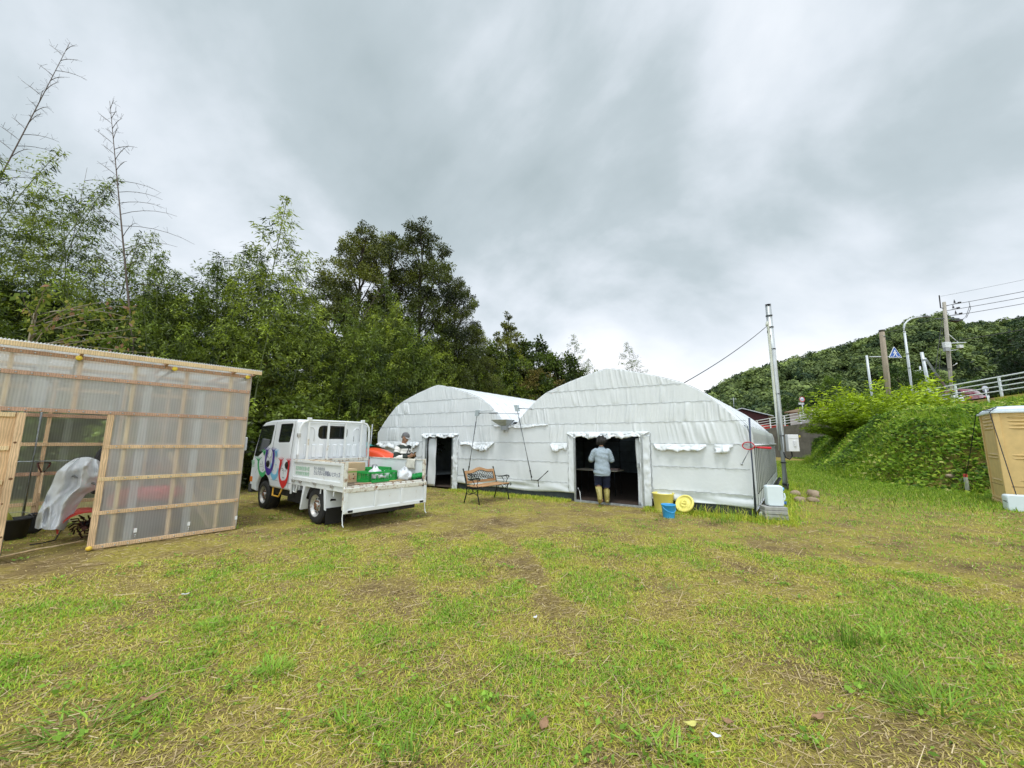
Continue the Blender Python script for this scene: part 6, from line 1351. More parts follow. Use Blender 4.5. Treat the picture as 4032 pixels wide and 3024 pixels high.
mb = MB(); mb.box(-.015, .10, -.015, .035, .06, TH); mb.box(-.015, .035, .035, .12, .06, TH); mb.build('corner_post', tan_, PT, bev=.012, seg=3)
mb = MB(); mb.box(-.01, .05, TL-.06, TL+.01, .06, TH); mb.build('corner_post', tan_, PT, bev=.012, seg=3)
mb = MB(); mb.box(TFW-.06, TFW+.01, -.01, .05, .06, TH); mb.build('corner_post', tan_, PT, bev=.012, seg=3)
mb = MB(); mb.box(-.03, TFW+.03, -.03, TL+.03, .0, .10); mb.build('base_skid', tan_, PT, bev=.015, seg=3); mb = MB(); mb.box(-.012, 0.02, .05, TL-.05, .13, .18); mb.build('base_moulding', tan_, PT, bev=.008)
mb = MB(); mb.box(-.05, TFW+.05, -.05, TL+.05, TH, TH+.055); mb.box(.0, TFW, 0, TL, TH+.055, TH+.10); mb.loft([[V((x*k+TFW/2*(1-k), y*k+TL/2*(1-k), z)) for x, y in ((0, 0), (TFW, 0), (TFW, TL), (0, TL))] for k, z in ((1, TH+.10), (.85, TH+.17), (.4, TH+.20))], sm=False); mb.build('roof', roofm, PT, bev=.012, seg=3)
for z in np.arange(.25, 2.3, .29):
    mb = MB(); mb.ell((-.016, .085, z), (.006, .011, .011), 8, 6); mb.build('bolt', steelw, PT)
Rp = lambda x, y, z: PT.matrix_basis @ V((x, y, z))
PT.matrix_basis  # location and rotation above
pm_ = Matrix.Translation(C_) @ Matrix.Rotation(math.atan2(TF.y, TF.x), 4, 'Z'); Rp = lambda x, y, z: pm_ @ V((x, y, z))
stk = gnd(3797, 1905); 
stx = V((13.35, 12.0, 0)); stx = at(3797, 1850, 12.6); stx.z = float(hgt(stx.x, stx.y))
t_ = thing('survey_stake', 'grey survey stake with a red top standing in the undergrowth by the toilet', 'stake', stx); mb = MB(); mb.box(-.035, .035, -.035, .035, -.1, .50); mb.build('post', M('grey_stake', (.42, .43, .38), .8, var=.15), t_, bev=.004); mb = MB(); mb.box(-.037, .037, -.037, .037, .50, .60); mb.build('red_tip', M('red_stake_top', (.55, .07, .06), .6), t_, bev=.006)
ropem = M('black_rope', (.012, .016, .03), .7)
mb = MB(); a = Rp(-.06, TL+.02, TH+.03); b = stx+V((-.05, -.05, .52)); mb.tube([a.lerp(b, f)+V((0, 0, -.05*math.sin(f*3.14))) for f in np.linspace(0, 1, 8)], .009, 6); mb.tube([a, Rp(0, TL-.1, TH+.11), Rp(.3, TL-.2, TH+.2)], .009, 6); o = mb.build('guy_rope', ropem); tag(o, 'black guy rope running from the toilet roof down to the red tipped stake', 'rope')
wt = gnd(4010, 2016)
mb = MB(); a = Rp(-.055, -.055, TH+.03); b = wt+V((.02, -.02, .22)); mb.tube([a.lerp(b, f)+V((0, 0, -.02*math.sin(f*3.14))) for f in np.linspace(0, 1, 8)], .009, 6); mb.tube([a, Rp(.02, .0, TH+.115), Rp(.3, .25, TH+.2)], .009, 6); mb.tube([a+V((0, 0, .08)), a+V((.10, -.08, .12)), a+V((.02, -.04, .05)), a+V((-.12, .05, .04)), a+V((0, 0, .08))], .009, 6); mb.tube([b, b+V((-.22, .1, .02)), b+V((-.12, .02, -.06)), b, b+V((.1, 0, -.2)), b+V((.08, 0, -.32))], .009, 6); o = mb.build('guy_rope', ropem); tag(o, 'dark blue guy rope tied from the toilet corner to the white tank', 'rope')
t_ = thing('water_can', 'white ballast tank tied with rope at the foot of the toilet', 'water can', (wt.x+.07, wt.y+.05, 0), math.atan2(TF.y, TF.x)+.1); mb = MB(); P = rpoly([(-.19, .0), (.30, 0), (.30, .38), (-.19, .38)], .06, 5)
mb.loft([[V((x*k, y, .19+(z-.19)*k)) for x, z in P] for y, k in ((-.15, .9), (-.13, .97), (-.10, 1), (.10, 1), (.13, .97), (.15, .9))]); mb.build('can_body', jm, t_)
# pale stone at the foot of the bank
g_ = gnd(3765, 1930); mb = MB(); mb.ell((0, 0, .05), (.28, .12, .09), 14, 8, mat=Matrix.Rotation(.2, 3, 'Y')); o = mb.build('rock', rockm); o.location = (g_.x, g_.y, float(hgt(g_.x, g_.y))+.05); tag(o, 'pale flat stone half buried at the foot of the bank by the toilet', 'rock')
# ------------------------------------------------------------------ things inside the greenhouse
def ghp(s, d, z=0): return GHO.matrix_basis @ W(s, d, z)
gr_ = math.atan2(GU.y, GU.x)
GHO.rotation_euler = (0, 0, gr_); gm_ = Matrix.Translation(GA) @ Matrix.Rotation(gr_, 4, 'Z'); ghp = lambda s, d, z=0: gm_ @ W(s, d, z)
t_ = thing('folding_table', 'pale folding table with bottles just inside the wide doorway', 'table', ghp(.22, 1.35, .06), gr_); mb = MB(); mb.box(-.75, .45, -.3, .3, .66, .69); mb.build('tabletop', M('pale_table_top', (.62, .58, .48), .5), t_, bev=.006)
for x in (-.6, .35):
    for y in (-.25, .25): mb = MB(); mb.tube([V((x, y, .66)), V((x*1.05, y, 0))], .014, 6); mb.build('leg', galvd, t_)
bw = M('clear_white_bottle', (.62, .66, .68), .25, var=.05, trans=.2)
for k, (x, y, c) in enumerate(((.02, -.14, 'white bottle with a blue cap nearer the door edge on the table'), (.12, -.05, 'white bottle with a purple cap beside it on the table'))):
    p = ghp(.22+x, 1.35+y, .06+.692); t_ = thing('bottle', c, 'bottle', p, gr_, 'bottles on the folding table'); mb = MB(); mb.lathe([(0, 0), (.04, 0), (.043, .01), (.043, .12), (.035, .15), (.017, .17), (.017, .19), (0, .19)], 16); mb.build('flask', bw, t_); mb = MB(); mb.lathe([(.02, .185), (.02, .225), (0, .228)], 12); mb.build('cap', [M('navy_cap', (.03, .04, .2), .4), M('purple_cap', (.2, .12, .3), .4)][k], t_)
mb = MB(); mb.box(-.14, .14, -.1, .1, 0, .05); o = mb.build('tray', M('dull_pink_tray', (.28, .20, .19), .6), None, bev=.006); o.location = ghp(.52, 1.28, .06+.692); o.rotation_euler = (0, 0, gr_); tag(o, 'low dull pink tray on the folding table right of the bottles', 'tray')
t_ = thing('cabinet', 'dark low cabinet along the back inside the greenhouse', 'cabinet', ghp(2.5, 5.8, .06), gr_); mb = MB(); mb.box(-1.1, 1.3, -.25, .25, 0, .82); mb.build('carcass', M('dark_cabinet', (.04, .045, .05), .6), t_, bev=.01); mb = MB(); mb.box(-1.15, 1.35, -.28, .28, .82, .86); mb.build('worktop', M('grey_worktop', (.10, .11, .12), .5), t_, bev=.005)
for x in (-.7, .0, .7): mb = MB(); mb.box(x-.3, x+.3, -.262, -.25, .08, .76); mb.build('cabinet_door', M('grid_door', (.05, .055, .06), .5), t_, bev=.006)
t_ = thing('water_jug', 'black drinks jug standing on the dark cabinet', 'jug', ghp(2.35, 5.75, .93), gr_); mb = MB(); mb.lathe([(0, 0), (.13, 0), (.14, .05), (.13, .38), (.11, .42), (.11, .46), (0, .47)], 18); mb.build('jug_body', blackp, t_); mb = MB(); mb.tube([V((.12, 0, .38)), V((.2, 0, .34)), V((.19, 0, .15)), V((.13, 0, .1))], .015, 6); mb.build('handle', blackp, t_)
mb = MB(); mb.box(-.25, .25, -.1, .1, 0, .05); o = mb.build('folded_cloth', M('magenta_cloth', (.20, .015, .06), .7), None, bev=.01); o.location = ghp(2.8, 5.7, .93); o.rotation_euler = (0, 0, gr_); tag(o, 'dark magenta folded cloth on the dark cabinet', 'cloth')
t_ = thing('bin', 'dark bin with white paper on top inside the narrow doorway', 'bin', ghp(-4.85, 1.9, .06), gr_); mb = MB(); mb.lathe([(0, 0), (.15, 0), (.19, .55), (.2, .56), (.18, .56), (.0, .5)], 20); mb.build('drum', M('dark_bin', (.03, .035, .045), .5), t_)
bag(ghp(-4.85, 1.9, .58), (.10, .08), .10, 'paper_wad', 'white paper wad on the dark bin inside the narrow doorway', 21)
bag(ghp(1.62, .5, .06), (.09, .08), .42, 'plastic_bag', 'pale plastic bag hanging low at the right jamb inside the wide doorway', 25)
mb = MB(); mb.tube([ghp(.75, .95, .06), ghp(.72, .9, .45), ghp(.70, .88, .60)], .012, 6)
# wild cherry-leaf shrub and pipe behind the truck
mb = MB(); p = gnd(1468, 1850); mb.tube([V((-4.2, 11.6, 0)), V((-4.15, 11.6, 2.0))], .02, 7); o = mb.build('steel_post', galv); tag(o, 'thin grey steel post standing behind the truck by the greenhouse corner', 'post')
# ------------------------------------------------------------------ litter in the grass
wh = M('white_litter', (.75, .76, .78), .6); dl = M('dead_leaf', (.34, .20, .11), .7, var=.25, scale=20); yl_ = M('yellow_leaf', (.62, .58, .16), .6)
def scrap(px, py, r, mat, name, label, cat, k=0):
    g_ = gnd(px, py); mb = MB(); mb.grid(list(np.linspace(-1, 1, 6)), list(np.linspace(-1, 1, 6)), lambda u, v: V((r*u*(1-.25*v*v), r*.42*v*math.sqrt(max(.05, 1-u*u*.9)), .014+r*.35*(float(vnoise(u*2+k, v*2, k))-.3)+r*.2*u*u))); o = mb.build(name, mat, None, solid=.0015, fix=False); o.location = (g_.x, g_.y, float(hgt(g_.x, g_.y))+.01); o.rotation_euler = (rnd.uniform(-.2, .2), rnd.uniform(-.2, .2), rnd.uniform(0, 6)); tag(o, label, cat)
scrap(2106, 2443, .035, wh, 'paper_scrap', 'crumpled white scrap in the middle of the yard', 'litter', 1)
scrap(2138, 2866, .055, dl, 'dead_leaf', 'long rust brown dead leaf lying in the foreground', 'leaf', 2)
scrap(2715, 2865, .05, yl_, 'fallen_leaf', 'yellow fallen leaf in the right foreground', 'leaf', 3)
scrap(2820, 2910, .028, wh, 'paper_scrap', 'white crumbs of litter just behind the yellow fallen leaf', 'litter', 4)
scrap(600, 2765, .06, dl, 'dead_leaf', 'dull brown dead leaf near the straw at front left', 'leaf', 5)
scrap(2870, 2855, .035, dl, 'dead_leaf', 'small brown dead leaf right of the yellow fallen leaf', 'leaf', 6)
scrap(3222, 2830, .045, dl, 'dead_leaf', 'brown dead leaf at the edge of the lush grass on the right', 'leaf', 7)
scrap(2690, 2000, .03, wh, 'paper_scrap', 'tiny pale scrap in front of the wide doorway', 'litter', 8)
scrap(728, 2350, .035, wh, 'paper_scrap', 'pale scrap lying on the left part of the yard', 'litter', 9)
# ------------------------------------------------------------------ bamboo grove and trees
bam_leaf = leafmat('bamboo_leaf', (.013, .030, .007), (.21, .285, .036), .25, .45, .35)
ever_leaf = leafmat('evergreen_leaf', (.010, .020, .005), (.165, .195, .028), .2, .45, .4)
lite_leaf = leafmat('young_leaf', (.09, .15, .014), (.34, .46, .045), .4, .5, .3)
aut_leaf = leafmat('turning_leaf', (.09, .08, .02), (.24, .20, .06), .35, .55, .25)
culm_m = M('bamboo_culm', (.10, .125, .045), .45, var=.35, scale=3); dead_m = M('dead_bamboo', (.085, .062, .045), .6, var=.25, scale=4); bark_m = M('dark_bark', (.045, .036, .028), .9, var=.35, scale=9, bump=.5)
def bamboo(seed, Ht, start, droop, dens, leafn, name='bamboo', leaf=bam_leaf, blen=1.25, lsz=.18, spread=1.):
    """one bamboo: a jointed culm with thin branches (part) and its leaves (part)"""
    g = np.random.default_rng(seed); lean = g.uniform(0, 6.28); n = int(Ht/.32); cv = []
    for i in range(n+1):
        f = i/n; b = droop*f**2.6; cv.append(np.array([math.cos(lean)*b, math.sin(lean)*b, Ht*f*(1-.06*droop/Ht*f)]))
    mb = MB(); mb.tube([V(p) for p in cv], [.034*(1-.86*i/n)+.003 for i in range(n+1)], 6)
    C, A, T = [], [], []; ang = g.uniform(0, 6.28)
    for i in range(int(n*start), n+1):
        f = (i/n-start)/(1-start+1e-6); prof_ = (.35+.75*math.sin(math.pi*min(1, f*.85+.12)))*(1 if f < .8 else max(.12, (1-f)/.2))
        for b in range(dens if f < .92 else 2):
            ang += 2.4+g.normal(0, .3); L_ = blen*prof_*g.uniform(.65, 1.15); d = np.array([math.cos(ang)*spread, math.sin(ang)*spread, .75]); d /= np.linalg.norm(d); p0 = cv[i]; k = max(3, int(L_/.16)); pts = [p0]; p = p0.copy(); dd = d.copy()
            tb = g.normal(.42, .25)
            for j in range(k):
                p = p+dd*L_/k; dd = dd+np.array([0, 0, -.26])*(1.5/k+.05); dd /= np.linalg.norm(dd); pts.append(p.copy())
                if j+1 < k*.4: continue
                for _ in range(leafn+3):
                    th = g.uniform(0, 6.28); C.append(p+g.normal(0, .085, 3)); A.append(dd*.5+np.array([math.cos(th)*.6, math.sin(th)*.6, g.normal(-.55, .3)])); T.append(tb+g.normal(0, .12))
            mb.tube([V(q) for q in pts], [.006*(1-.7*j/k) for j in range(k+1)], 3, cap=False)
    C, A = np.array(C), np.array(A); m = len(C); ln = lsz*g.uniform(.6, 1.15, m); tint = np.clip(np.array(T), 0, 1)
    v, q, t_ = leaves(C, A, ln, ln*.19+.004, tint, g=g)
    root = thing(name, None, 'bamboo'); o1 = mb.build('culm', culm_m, root, fix=False); np_mesh('foliage', v, q, leaf, t_, root); return root
BK = []          # prototypes
for i, (Ht, st, dr, de, ln_) in enumerate(((7.2, .06, .9, 4, 9), (8.4, .10, 1.4, 4, 9), (6.4, .04, .6, 4, 10), (10.5, .22, 1.2, 3, 8), (12.0, .25, 1.9, 3, 9), (9.0, .15, .5, 3, 7))):
    BK.append((bamboo(100+i, Ht, st, dr, de, ln_), Ht))
used = set()
def place(protos, k, loc, H_, rz, label, cat, group, name=None):
    p, h0 = protos[k]; o = p if id(p) not in used else copy_tree(p); used.add(id(p)); s = H_/h0
    o.location = loc; o.scale = (s, s, s) if isinstance(s, float) else s; o.rotation_euler = (0, 0, rz); tag(o, label, cat, group); return o
GB = 'bamboo stems of the grove'
def bam_at(px, py, Y, k, label, rz=None):
    """top pixel in the 2212 wide view and distance give foot and height"""
    t_ = at(px*1.8228, py*1.8228, Y); place(BK, k, (t_.x, t_.y, 0), t_.z-(.45 if Y < 24 else -.5), rnd.uniform(0, 6.28) if rz is None else rz, label, 'bamboo', GB)
bam_at(25, 150, 10.5, 4, 'tallest leafy bamboo at the far left edge of the picture'); bam_at(95, 300, 11, 4, 'tall drooping bamboo just right of the far left one'); bam_at(135, 330, 12.5, 3, 'leafy bamboo top beside the leaning bare culm')
bam_at(-40, 250, 10, 4, 'dense tall bamboo cut by the left picture edge'); bam_at(40, 420, 11.5, 5, 'lower bushy bamboo at the far left above the shed'); bam_at(0, 330, 12, 3, 'leafy bamboo behind the leaning bare culm at the far left')
bam_at(205, 400, 13, 3, 'pointed feathery bamboo left of the upright bare culm'); bam_at(270, 470, 13.5, 5, 'feathery bamboo just right of the upright bare culm'); bam_at(345, 458, 14, 3, 'slim pointed bamboo rising between two lower tops'); bam_at(375, 540, 13, 5, 'short bushy bamboo top right of the slim pointed one')
bam_at(452, 482, 14.5, 1, 'bamboo with a round drooping leafy top'); bam_at(520, 488, 15, 3, 'thin pointed bamboo left of the highest central plume'); bam_at(590, 445, 15, 1, 'highest central bamboo plume above the truck cab'); bam_at(640, 530, 15.5, 5, 'bushy bamboo right of the highest central plume'); bam_at(690, 520, 17, 3, 'bamboo at the left foot of the tall dark trees'); bam_at(410, 530, 14, 0, 'bright bushy bamboo top above the shed corner')
bam_at(1180, 762, 27, 5, 'short bamboo behind the roof valley'); bam_at(1245, 745, 28, 3, 'slim feathery bamboo behind the right roof slope'); bam_at(1215, 770, 27, 0, 'bushy bamboo left of the slim one behind the right roof'); bam_at(1283, 790, 29, 5, 'small bamboo tip just left of the right roof peak'); bam_at(1375, 748, 28, 3, 'lone feathery bamboo rising over the right roof peak'); bam_at(1040, 745, 25, 3, 'thin pale bamboo between the dark trees and the conical tree'); bam_at(840, 600, 19, 3, 'pale leafy bamboo in front of the dark trees'); bam_at(760, 640, 17.5, 1, 'bright drooping bamboo in front of the dark trees'); bam_at(920, 660, 21, 3, 'pale upright bamboo before the dark trees above the left roof')
# bare dead culms -------------------------------------------------------
def bare(px0, py0, px1, py1, Y0, Y1, label, bend=0., nb=22, r0=.03, mat=dead_m):
    a = at(px0*1.8228, py0*1.8228, Y0); b = at(px1*1.8228, py1*1.8228, Y1); d = b-a
    if a.z > .3: a = a-d*(a.z/d.z)*.98
    d = b-a; g = np.random.default_rng(int(px1)); pts = [a+d*f+V((bend*math.sin(f*2.4)*.3, 0, 0)) for f in np.linspace(0, 1, 26)]
    t_ = thing('bare_bamboo', label, 'bamboo', (a.x, a.y, 0), 0, 'dead leafless bamboo culms'); off = V((a.x, a.y, 0)); mb = MB(); mb.tube([p-off for p in pts], [r0*(1-.85*i/25) for i in range(26)], 6); mb.build('culm', mat, t_)
    mb = MB()
    for i in range(nb):
        f = .42+.57*i/nb; p = a+d*f-off+V((bend*math.sin(f*2.4)*.3, 0, 0)); s = 1 if i % 2 else -1; L_ = (2.1-1.75*abs((i/nb)-.2))*g.uniform(.6, 1.1)*(1.0 if s > 0 else .65); e = V((s*.9, g.uniform(-.7, .7), .34 if s > 0 else .75)).normalized(); q = [p]
        for j in range(5): q.append(q[-1]+e*L_/5); e = (e+V((0, 0, -.16 if s > 0 else -.03))).normalized()
        mb.tube(q, [.011, .010, .009, .008, .006, .004], 3, cap=False)
        for j in range(2, 5):
            for _ in range(2): w_ = V((g.normal(), g.normal(), g.normal()+.3)).normalized(); mb.tube([q[j], q[j]+w_*.20], .0035, 3, cap=False)
    mb.build('branch_sprays', mat, t_, fix=False)['kind'] = 'stuff'
bare(0, 372, 147, 92, 11, 11.6, 'bare leaning bamboo culm reaching highest over the left treetops', .3, 38, .045)
bare(289, 768, 237, 218, 11.5, 12.2, 'tall upright bare bamboo culm rising above the shed roof', 0, 36, .045)
bare(128, 640, 186, 362, 13, 13.4, 'thin bare bamboo culm with a few leaves left of the upright one', .2, 14, .028)
bare(824, 619, 876, 530, 18, 18.6, 'pale dead culm slanting in front of the dark trees', 0, 6, .03)
# grove filling rows ---------------------------------------------------
line = [(-19, 6.5), (-15.5, 9.0), (-11.5, 11.2), (-8.6, 13.2), (-6.9, 15.6), (-4.6, 18.6), (-1.4, 23.6), (3, 26.5), (6.5, 28), (9.2, 29)]
def along(f):
    seg = [math.dist(line[i], line[i+1]) for i in range(len(line)-1)]; L_ = f*sum(seg)
    for i, s in enumerate(seg):
        if L_ <= s: t_ = L_/s; p = V((*line[i], 0)).lerp(V((*line[i+1], 0)), t_); d = (V((*line[i+1], 0))-V((*line[i], 0))).normalized(); return p, V((-d.y, d.x, 0))
        L_ -= s
    return V((*line[-1], 0)), V((0, 1, 0))
for row, (n, off, hs, ks) in enumerate(((46, 0.0, (5.6, 7.4), (0, 2, 2)), (42, 1.3, (7.0, 8.8), (0, 1, 5)), (36, 2.8, (7.6, 9.4), (1, 5, 0)))):
    for i in range(n):
        f = (i+rnd.uniform(.1, .9))/n; p, nn = along(f); p = p+nn*(off+rnd.uniform(-.4, .5)); u = p.x/max(p.y, .1)
        Hh = rnd.uniform(*hs)*(.84 if u < -.8 else 1 if f < .62 else .92 if f < .75 else .62 if f < .9 else .50)
        lab = ('leafy bamboo in the dense grove behind the polycarbonate shed', 'leafy bamboo in the dense grove behind the white truck', 'leafy bamboo in the thicket behind the greenhouse')[0 if u < -.72 else 1 if u < -.28 else 2]
        place(BK, rnd.choice(ks), (p.x, p.y, 0), Hh, rnd.uniform(0, 6.28), lab, 'bamboo', ('grove bamboos behind the shed', 'grove bamboos behind the truck', 'thicket bamboos behind the greenhouse')[0 if u < -.72 else 1 if u < -.28 else 2])
# broad and conical trees ----------------------------------------------
def tree(seed, Ht, clumps, name, leaf=ever_leaf, nl=420, ls=.13, trunk_r=.16, flat=.8):
    g = np.random.default_rng(seed); mb = MB(); top = max(c[2] for c in clumps); tr = [V((0, 0, -.1)), V((.05*Ht*.1, .02, Ht*.3)), V((-.03, .05, Ht*.6)), V((.02, 0, top*.97))]; mb.tube(tr, [trunk_r, trunk_r*.8, trunk_r*.5, trunk_r*.12], 8)
    C, A, T = [], [], []
    for ci, (x, y, z, r) in enumerate(clumps):
        zb_ = max(.25*Ht, z-r*1.1-.12*abs(x)-.05*Ht); base = V((.02, .02, zb_)); c = V((x, y, z)); mid = base.lerp(c, .55)+V((0, 0, -.1*r)); mb.tube([base, mid, c], [trunk_r*.32, trunk_r*.2, .012], 5, cap=False)
        for _ in range(5): e = V((g.normal(), g.normal(), g.normal()*.6)).normalized()*r*.8; mb.tube([mid.lerp(c, .6), c+e], [.018, .005], 3, cap=False)
        ns = 7; sub = g.normal(size=(ns, 3)); sub = unit(sub)*r*g.uniform(.35, .85, (ns, 1)); n = int(nl*(r/1.0)**1.6); w_ = g.integers(0, ns, n); o_ = unit(g.normal(size=(n, 3)))*(r*.42*g.random((n, 1))**.45); P = sub[w_]+o_; P[:, 2] *= flat
        C.append(P+np.array([x, y, z])); A.append(unit(P)+g.normal(0, .7, (n, 3))+np.array([0, 0, -.25])); T.append(np.clip(g.normal(.36, .15)+g.normal(0, .10, 7)[w_]+g.normal(0, .13, n), 0, 1))
    C, A, T = np.concatenate(C), np.concatenate(A), np.concatenate(T); ln = ls*g.uniform(.6, 1.2, len(C)); v, q, t_ = leaves(C, A, ln, ln*.52, T, g=g)
    root = thing(name, None, 'tree'); mb.build('trunk', bark_m, root, fix=False); np_mesh('crown', v, q, leaf, t_, root); return root
def crown(seed, Ht, w_, base, n, taper=.5, rmin=.6, rmax=1.2):
    g = np.random.default_rng(seed); out = []
    for i in range(n):
        f = (i+.5)/n; z = base+(Ht-base)*f; R_ = w_*((1-f)**taper if taper > 0 else math.sin(math.pi*(f*.8+.15))); a = i*2.4+g.normal(0, .3); rr = R_*g.uniform(.45, 1.0); out.append((rr*math.cos(a), rr*math.sin(a), z, g.uniform(rmin, rmax)*(1-.35*f)))
    return out
def tree_at(root, h0, px, py, Y, label, group='dark trees behind the greenhouse', sx=1.):
    t_ = at(px*1.8228, py*1.8228, Y); s = (t_.z)/h0; root.location = (t_.x, t_.y, 0); root.scale = (s*sx, s*sx, s); tag(root, label, 'tree', group); return root
te = tree(1, 14, crown(3, 14, 3.7, 2.5, 46, .42, .85, 1.5), 'evergreen_tree', nl=1150); te2 = tree(2, 14, crown(8, 13.8, 3.3, 2.5, 46, .32, .85, 1.5), 'evergreen_tree', nl=1150)
tree_at(te, 14.4, 785, 487, 21, 'tall dark evergreen tree on the left of the central pair'); tree_at(te2, 14.2, 915, 482, 22, 'tallest dark evergreen tree with a forked ragged top')
for (px, py, Y, k, lb) in ((850, 500, 23, 0, 'dark evergreen filling the gap behind the central pair'), (985, 590, 22.5, 1, 'dark evergreen spreading to the right of the central pair'), (1020, 700, 23, 0, 'lower dark evergreen at the right edge of the central group'), (730, 600, 20, 1, 'mid height evergreen left of the central pair')):
    c = copy_tree([te, te2][k]); c.rotation_euler = (0, 0, rnd.uniform(0, 6)); tree_at(c, 14.3, px, py, Y, lb, sx=1.0)
con = tree(5, 9.5, [(x, y, z, r) for z, R_, n, r in ((1.6, 2.1, 8, .9), (2.6, 2.0, 8, .9), (3.6, 1.85, 8, .85), (4.5, 1.65, 7, .8), (5.4, 1.4, 7, .72), (6.2, 1.15, 6, .64), (7.0, .9, 5, .58), (7.7, .62, 4, .5), (8.4, .3, 3, .42), (9.1, 0, 1, .34)) for k in range(n) for a in (k*6.283/n+z,) for x, y in ((R_*math.cos(a), R_*math.sin(a)),)], 'conifer_tree', nl=1300, ls=.12, flat=.7)
tree_at(con, 9.4, 1098, 672, 27, 'conical dark conifer rising behind the roof valley', 'dark trees behind the greenhouse')
br = tree(9, 5.5, crown(12, 5.4, 2.1, 1.0, 20, 0, .6, 1.0), 'broadleaf_tree', leaf=bam_leaf, nl=1100, ls=.15, trunk_r=.1); br2 = tree(10, 5.5, crown(15, 5.2, 2.3, .8, 20, 0, .6, 1.0), 'broadleaf_tree', leaf=aut_leaf, nl=1000, ls=.15, trunk_r=.1)
first = [True, True]
for (px, py, Y, k, lb) in ((1065, 745, 25.5, 0, 'green broadleaf tree filling the gap left of the conical conifer'), (1150, 735, 27.5, 0, 'green broadleaf tree right of the conical conifer'), (1205, 765, 28, 0, 'rounded green tree midway along the slope of treetops'), (1235, 790, 29, 1, 'olive broadleaf tree low behind the right roof slope'), (1165, 790, 26, 1, 'olive broadleaf shrub over the roof valley'), (1290, 806, 30, 0, 'small rounded treetop beside the right roof peak'), (1120, 800, 26, 0, 'green broadleaf tree behind the roof valley'), (1010, 790, 24, 1, 'brownish green broadleaf tree above the left roof ridge'), (1190, 815, 29, 0, 'green broadleaf tree left of the right roof peak'), (960, 760, 23, 0, 'green broadleaf tree behind the left roof'), (1260, 825, 30, 0, 'small green broadleaf tree showing over the right roof slope'), (880, 740, 21, 0, 'broadleaf tree above the left arch'), (500, 720, 14, 0, 'leafy tree filling the grove right of the shed roof'), (420, 640, 15.5, 0, 'leafy tree deep in the grove above the shed corner'), (620, 700, 16, 0, 'leafy tree in the grove above the truck'), (160, 640, 12.5, 0, 'leafy tree in the grove over the left part of the shed'), (300, 660, 14, 0, 'leafy tree behind the upright bare culm'), (30, 620, 11, 0, 'leafy tree at the far left behind the shed'), (560, 780, 14.5, 1, 'yellowish leafy shrub beside the shed corner')):
    b = [br, br2][k]; c = b if first[k] else copy_tree(b); first[k] = False; c.rotation_euler = (0, 0, rnd.uniform(0, 6)); tree_at(c, 5.5, px, py, Y, lb, 'broadleaf trees along the grove')
# shrubs closing the foot of the grove
def shrub(seed, leaf, ls, n=16, w_=1.5, h=2.2, nl=900, name='shrub'): return tree(seed, h, crown(seed, h, w_, .3, n, 0, .5, .8), name, leaf=leaf, nl=nl, ls=ls, trunk_r=.05)
s1 = shrub(21, ever_leaf, .12); s2 = shrub(22, bam_leaf, .13); SHB = [(s1, 2.3), (s2, 2.3)]
for i in range(34):
    f = (i+rnd.uniform(.2, .8))/34*.80; p, nn = along(f); p = p+nn*rnd.uniform(-.9, .1); place(SHB, i % 2, (p.x, p.y, 0), rnd.uniform(1.7, 3.2), rnd.uniform(0, 6), 'dark leafy shrub at the shaded foot of the bamboo grove', 'shrub', 'shrubs at the foot of the grove')
# small branch with big turning leaves over the shed roof
pt = at(210, 1300, 7.6); root = thing('persimmon_branch', 'thin tree with large yellow green and pinkish leaves leaning over the shed roof', 'tree', (pt.x-1.2, pt.y+.5, 0)); mb = MB(); C, A, T = [], [], []; g = np.random.default_rng(77); mb.tube([V((0, 0, 0)), V((.1, 0, 1.5)), V((.2, -.05, pt.z+.5))], [.05, .04, .03], 7)
for i in range(15):
    a = g.uniform(-1.2, 1.2); p = V((.2, -.05, pt.z-.75+.085*i)); e = V((math.cos(a)*1.0, math.sin(a)*.5, .25+.3*g.random())).normalized(); q = [p]
    for j in range(7):
        q.append(q[-1]+e*g.uniform(.2, .32)); e = (e+V((g.normal(0, .12), g.normal(0, .12), -.06+g.normal(0, .1)))).normalized()
        if j > 0:
            for _ in range(4): th = g.uniform(0, 6.28); C.append(np.array(q[-1])+g.normal(0, .05, 3)); A.append(np.array([math.cos(th)*.6, math.sin(th)*.6, g.normal(-.7, .3)])); T.append(g.random())
    mb.tube(q, [.016*(1-.11*j) for j in range(len(q))], 4, cap=False)
mb.build('trunk', M('pale_branch', (.26, .23, .17), .8), root, fix=False); C = np.array(C); v, q, t_ = leaves(C, np.array(A), .13*g.uniform(.7, 1.1, len(C)), .075, np.array(T), g=g)
np_mesh('foliage', v, q, attrmat('persimmon_leaf', [(0, (.10, .16, .025)), (.45, (.22, .27, .04)), (.75, (.34, .30, .07)), (.9, (.32, .16, .10)), (1, (.36, .22, .17))], tl=.4), t_, root)
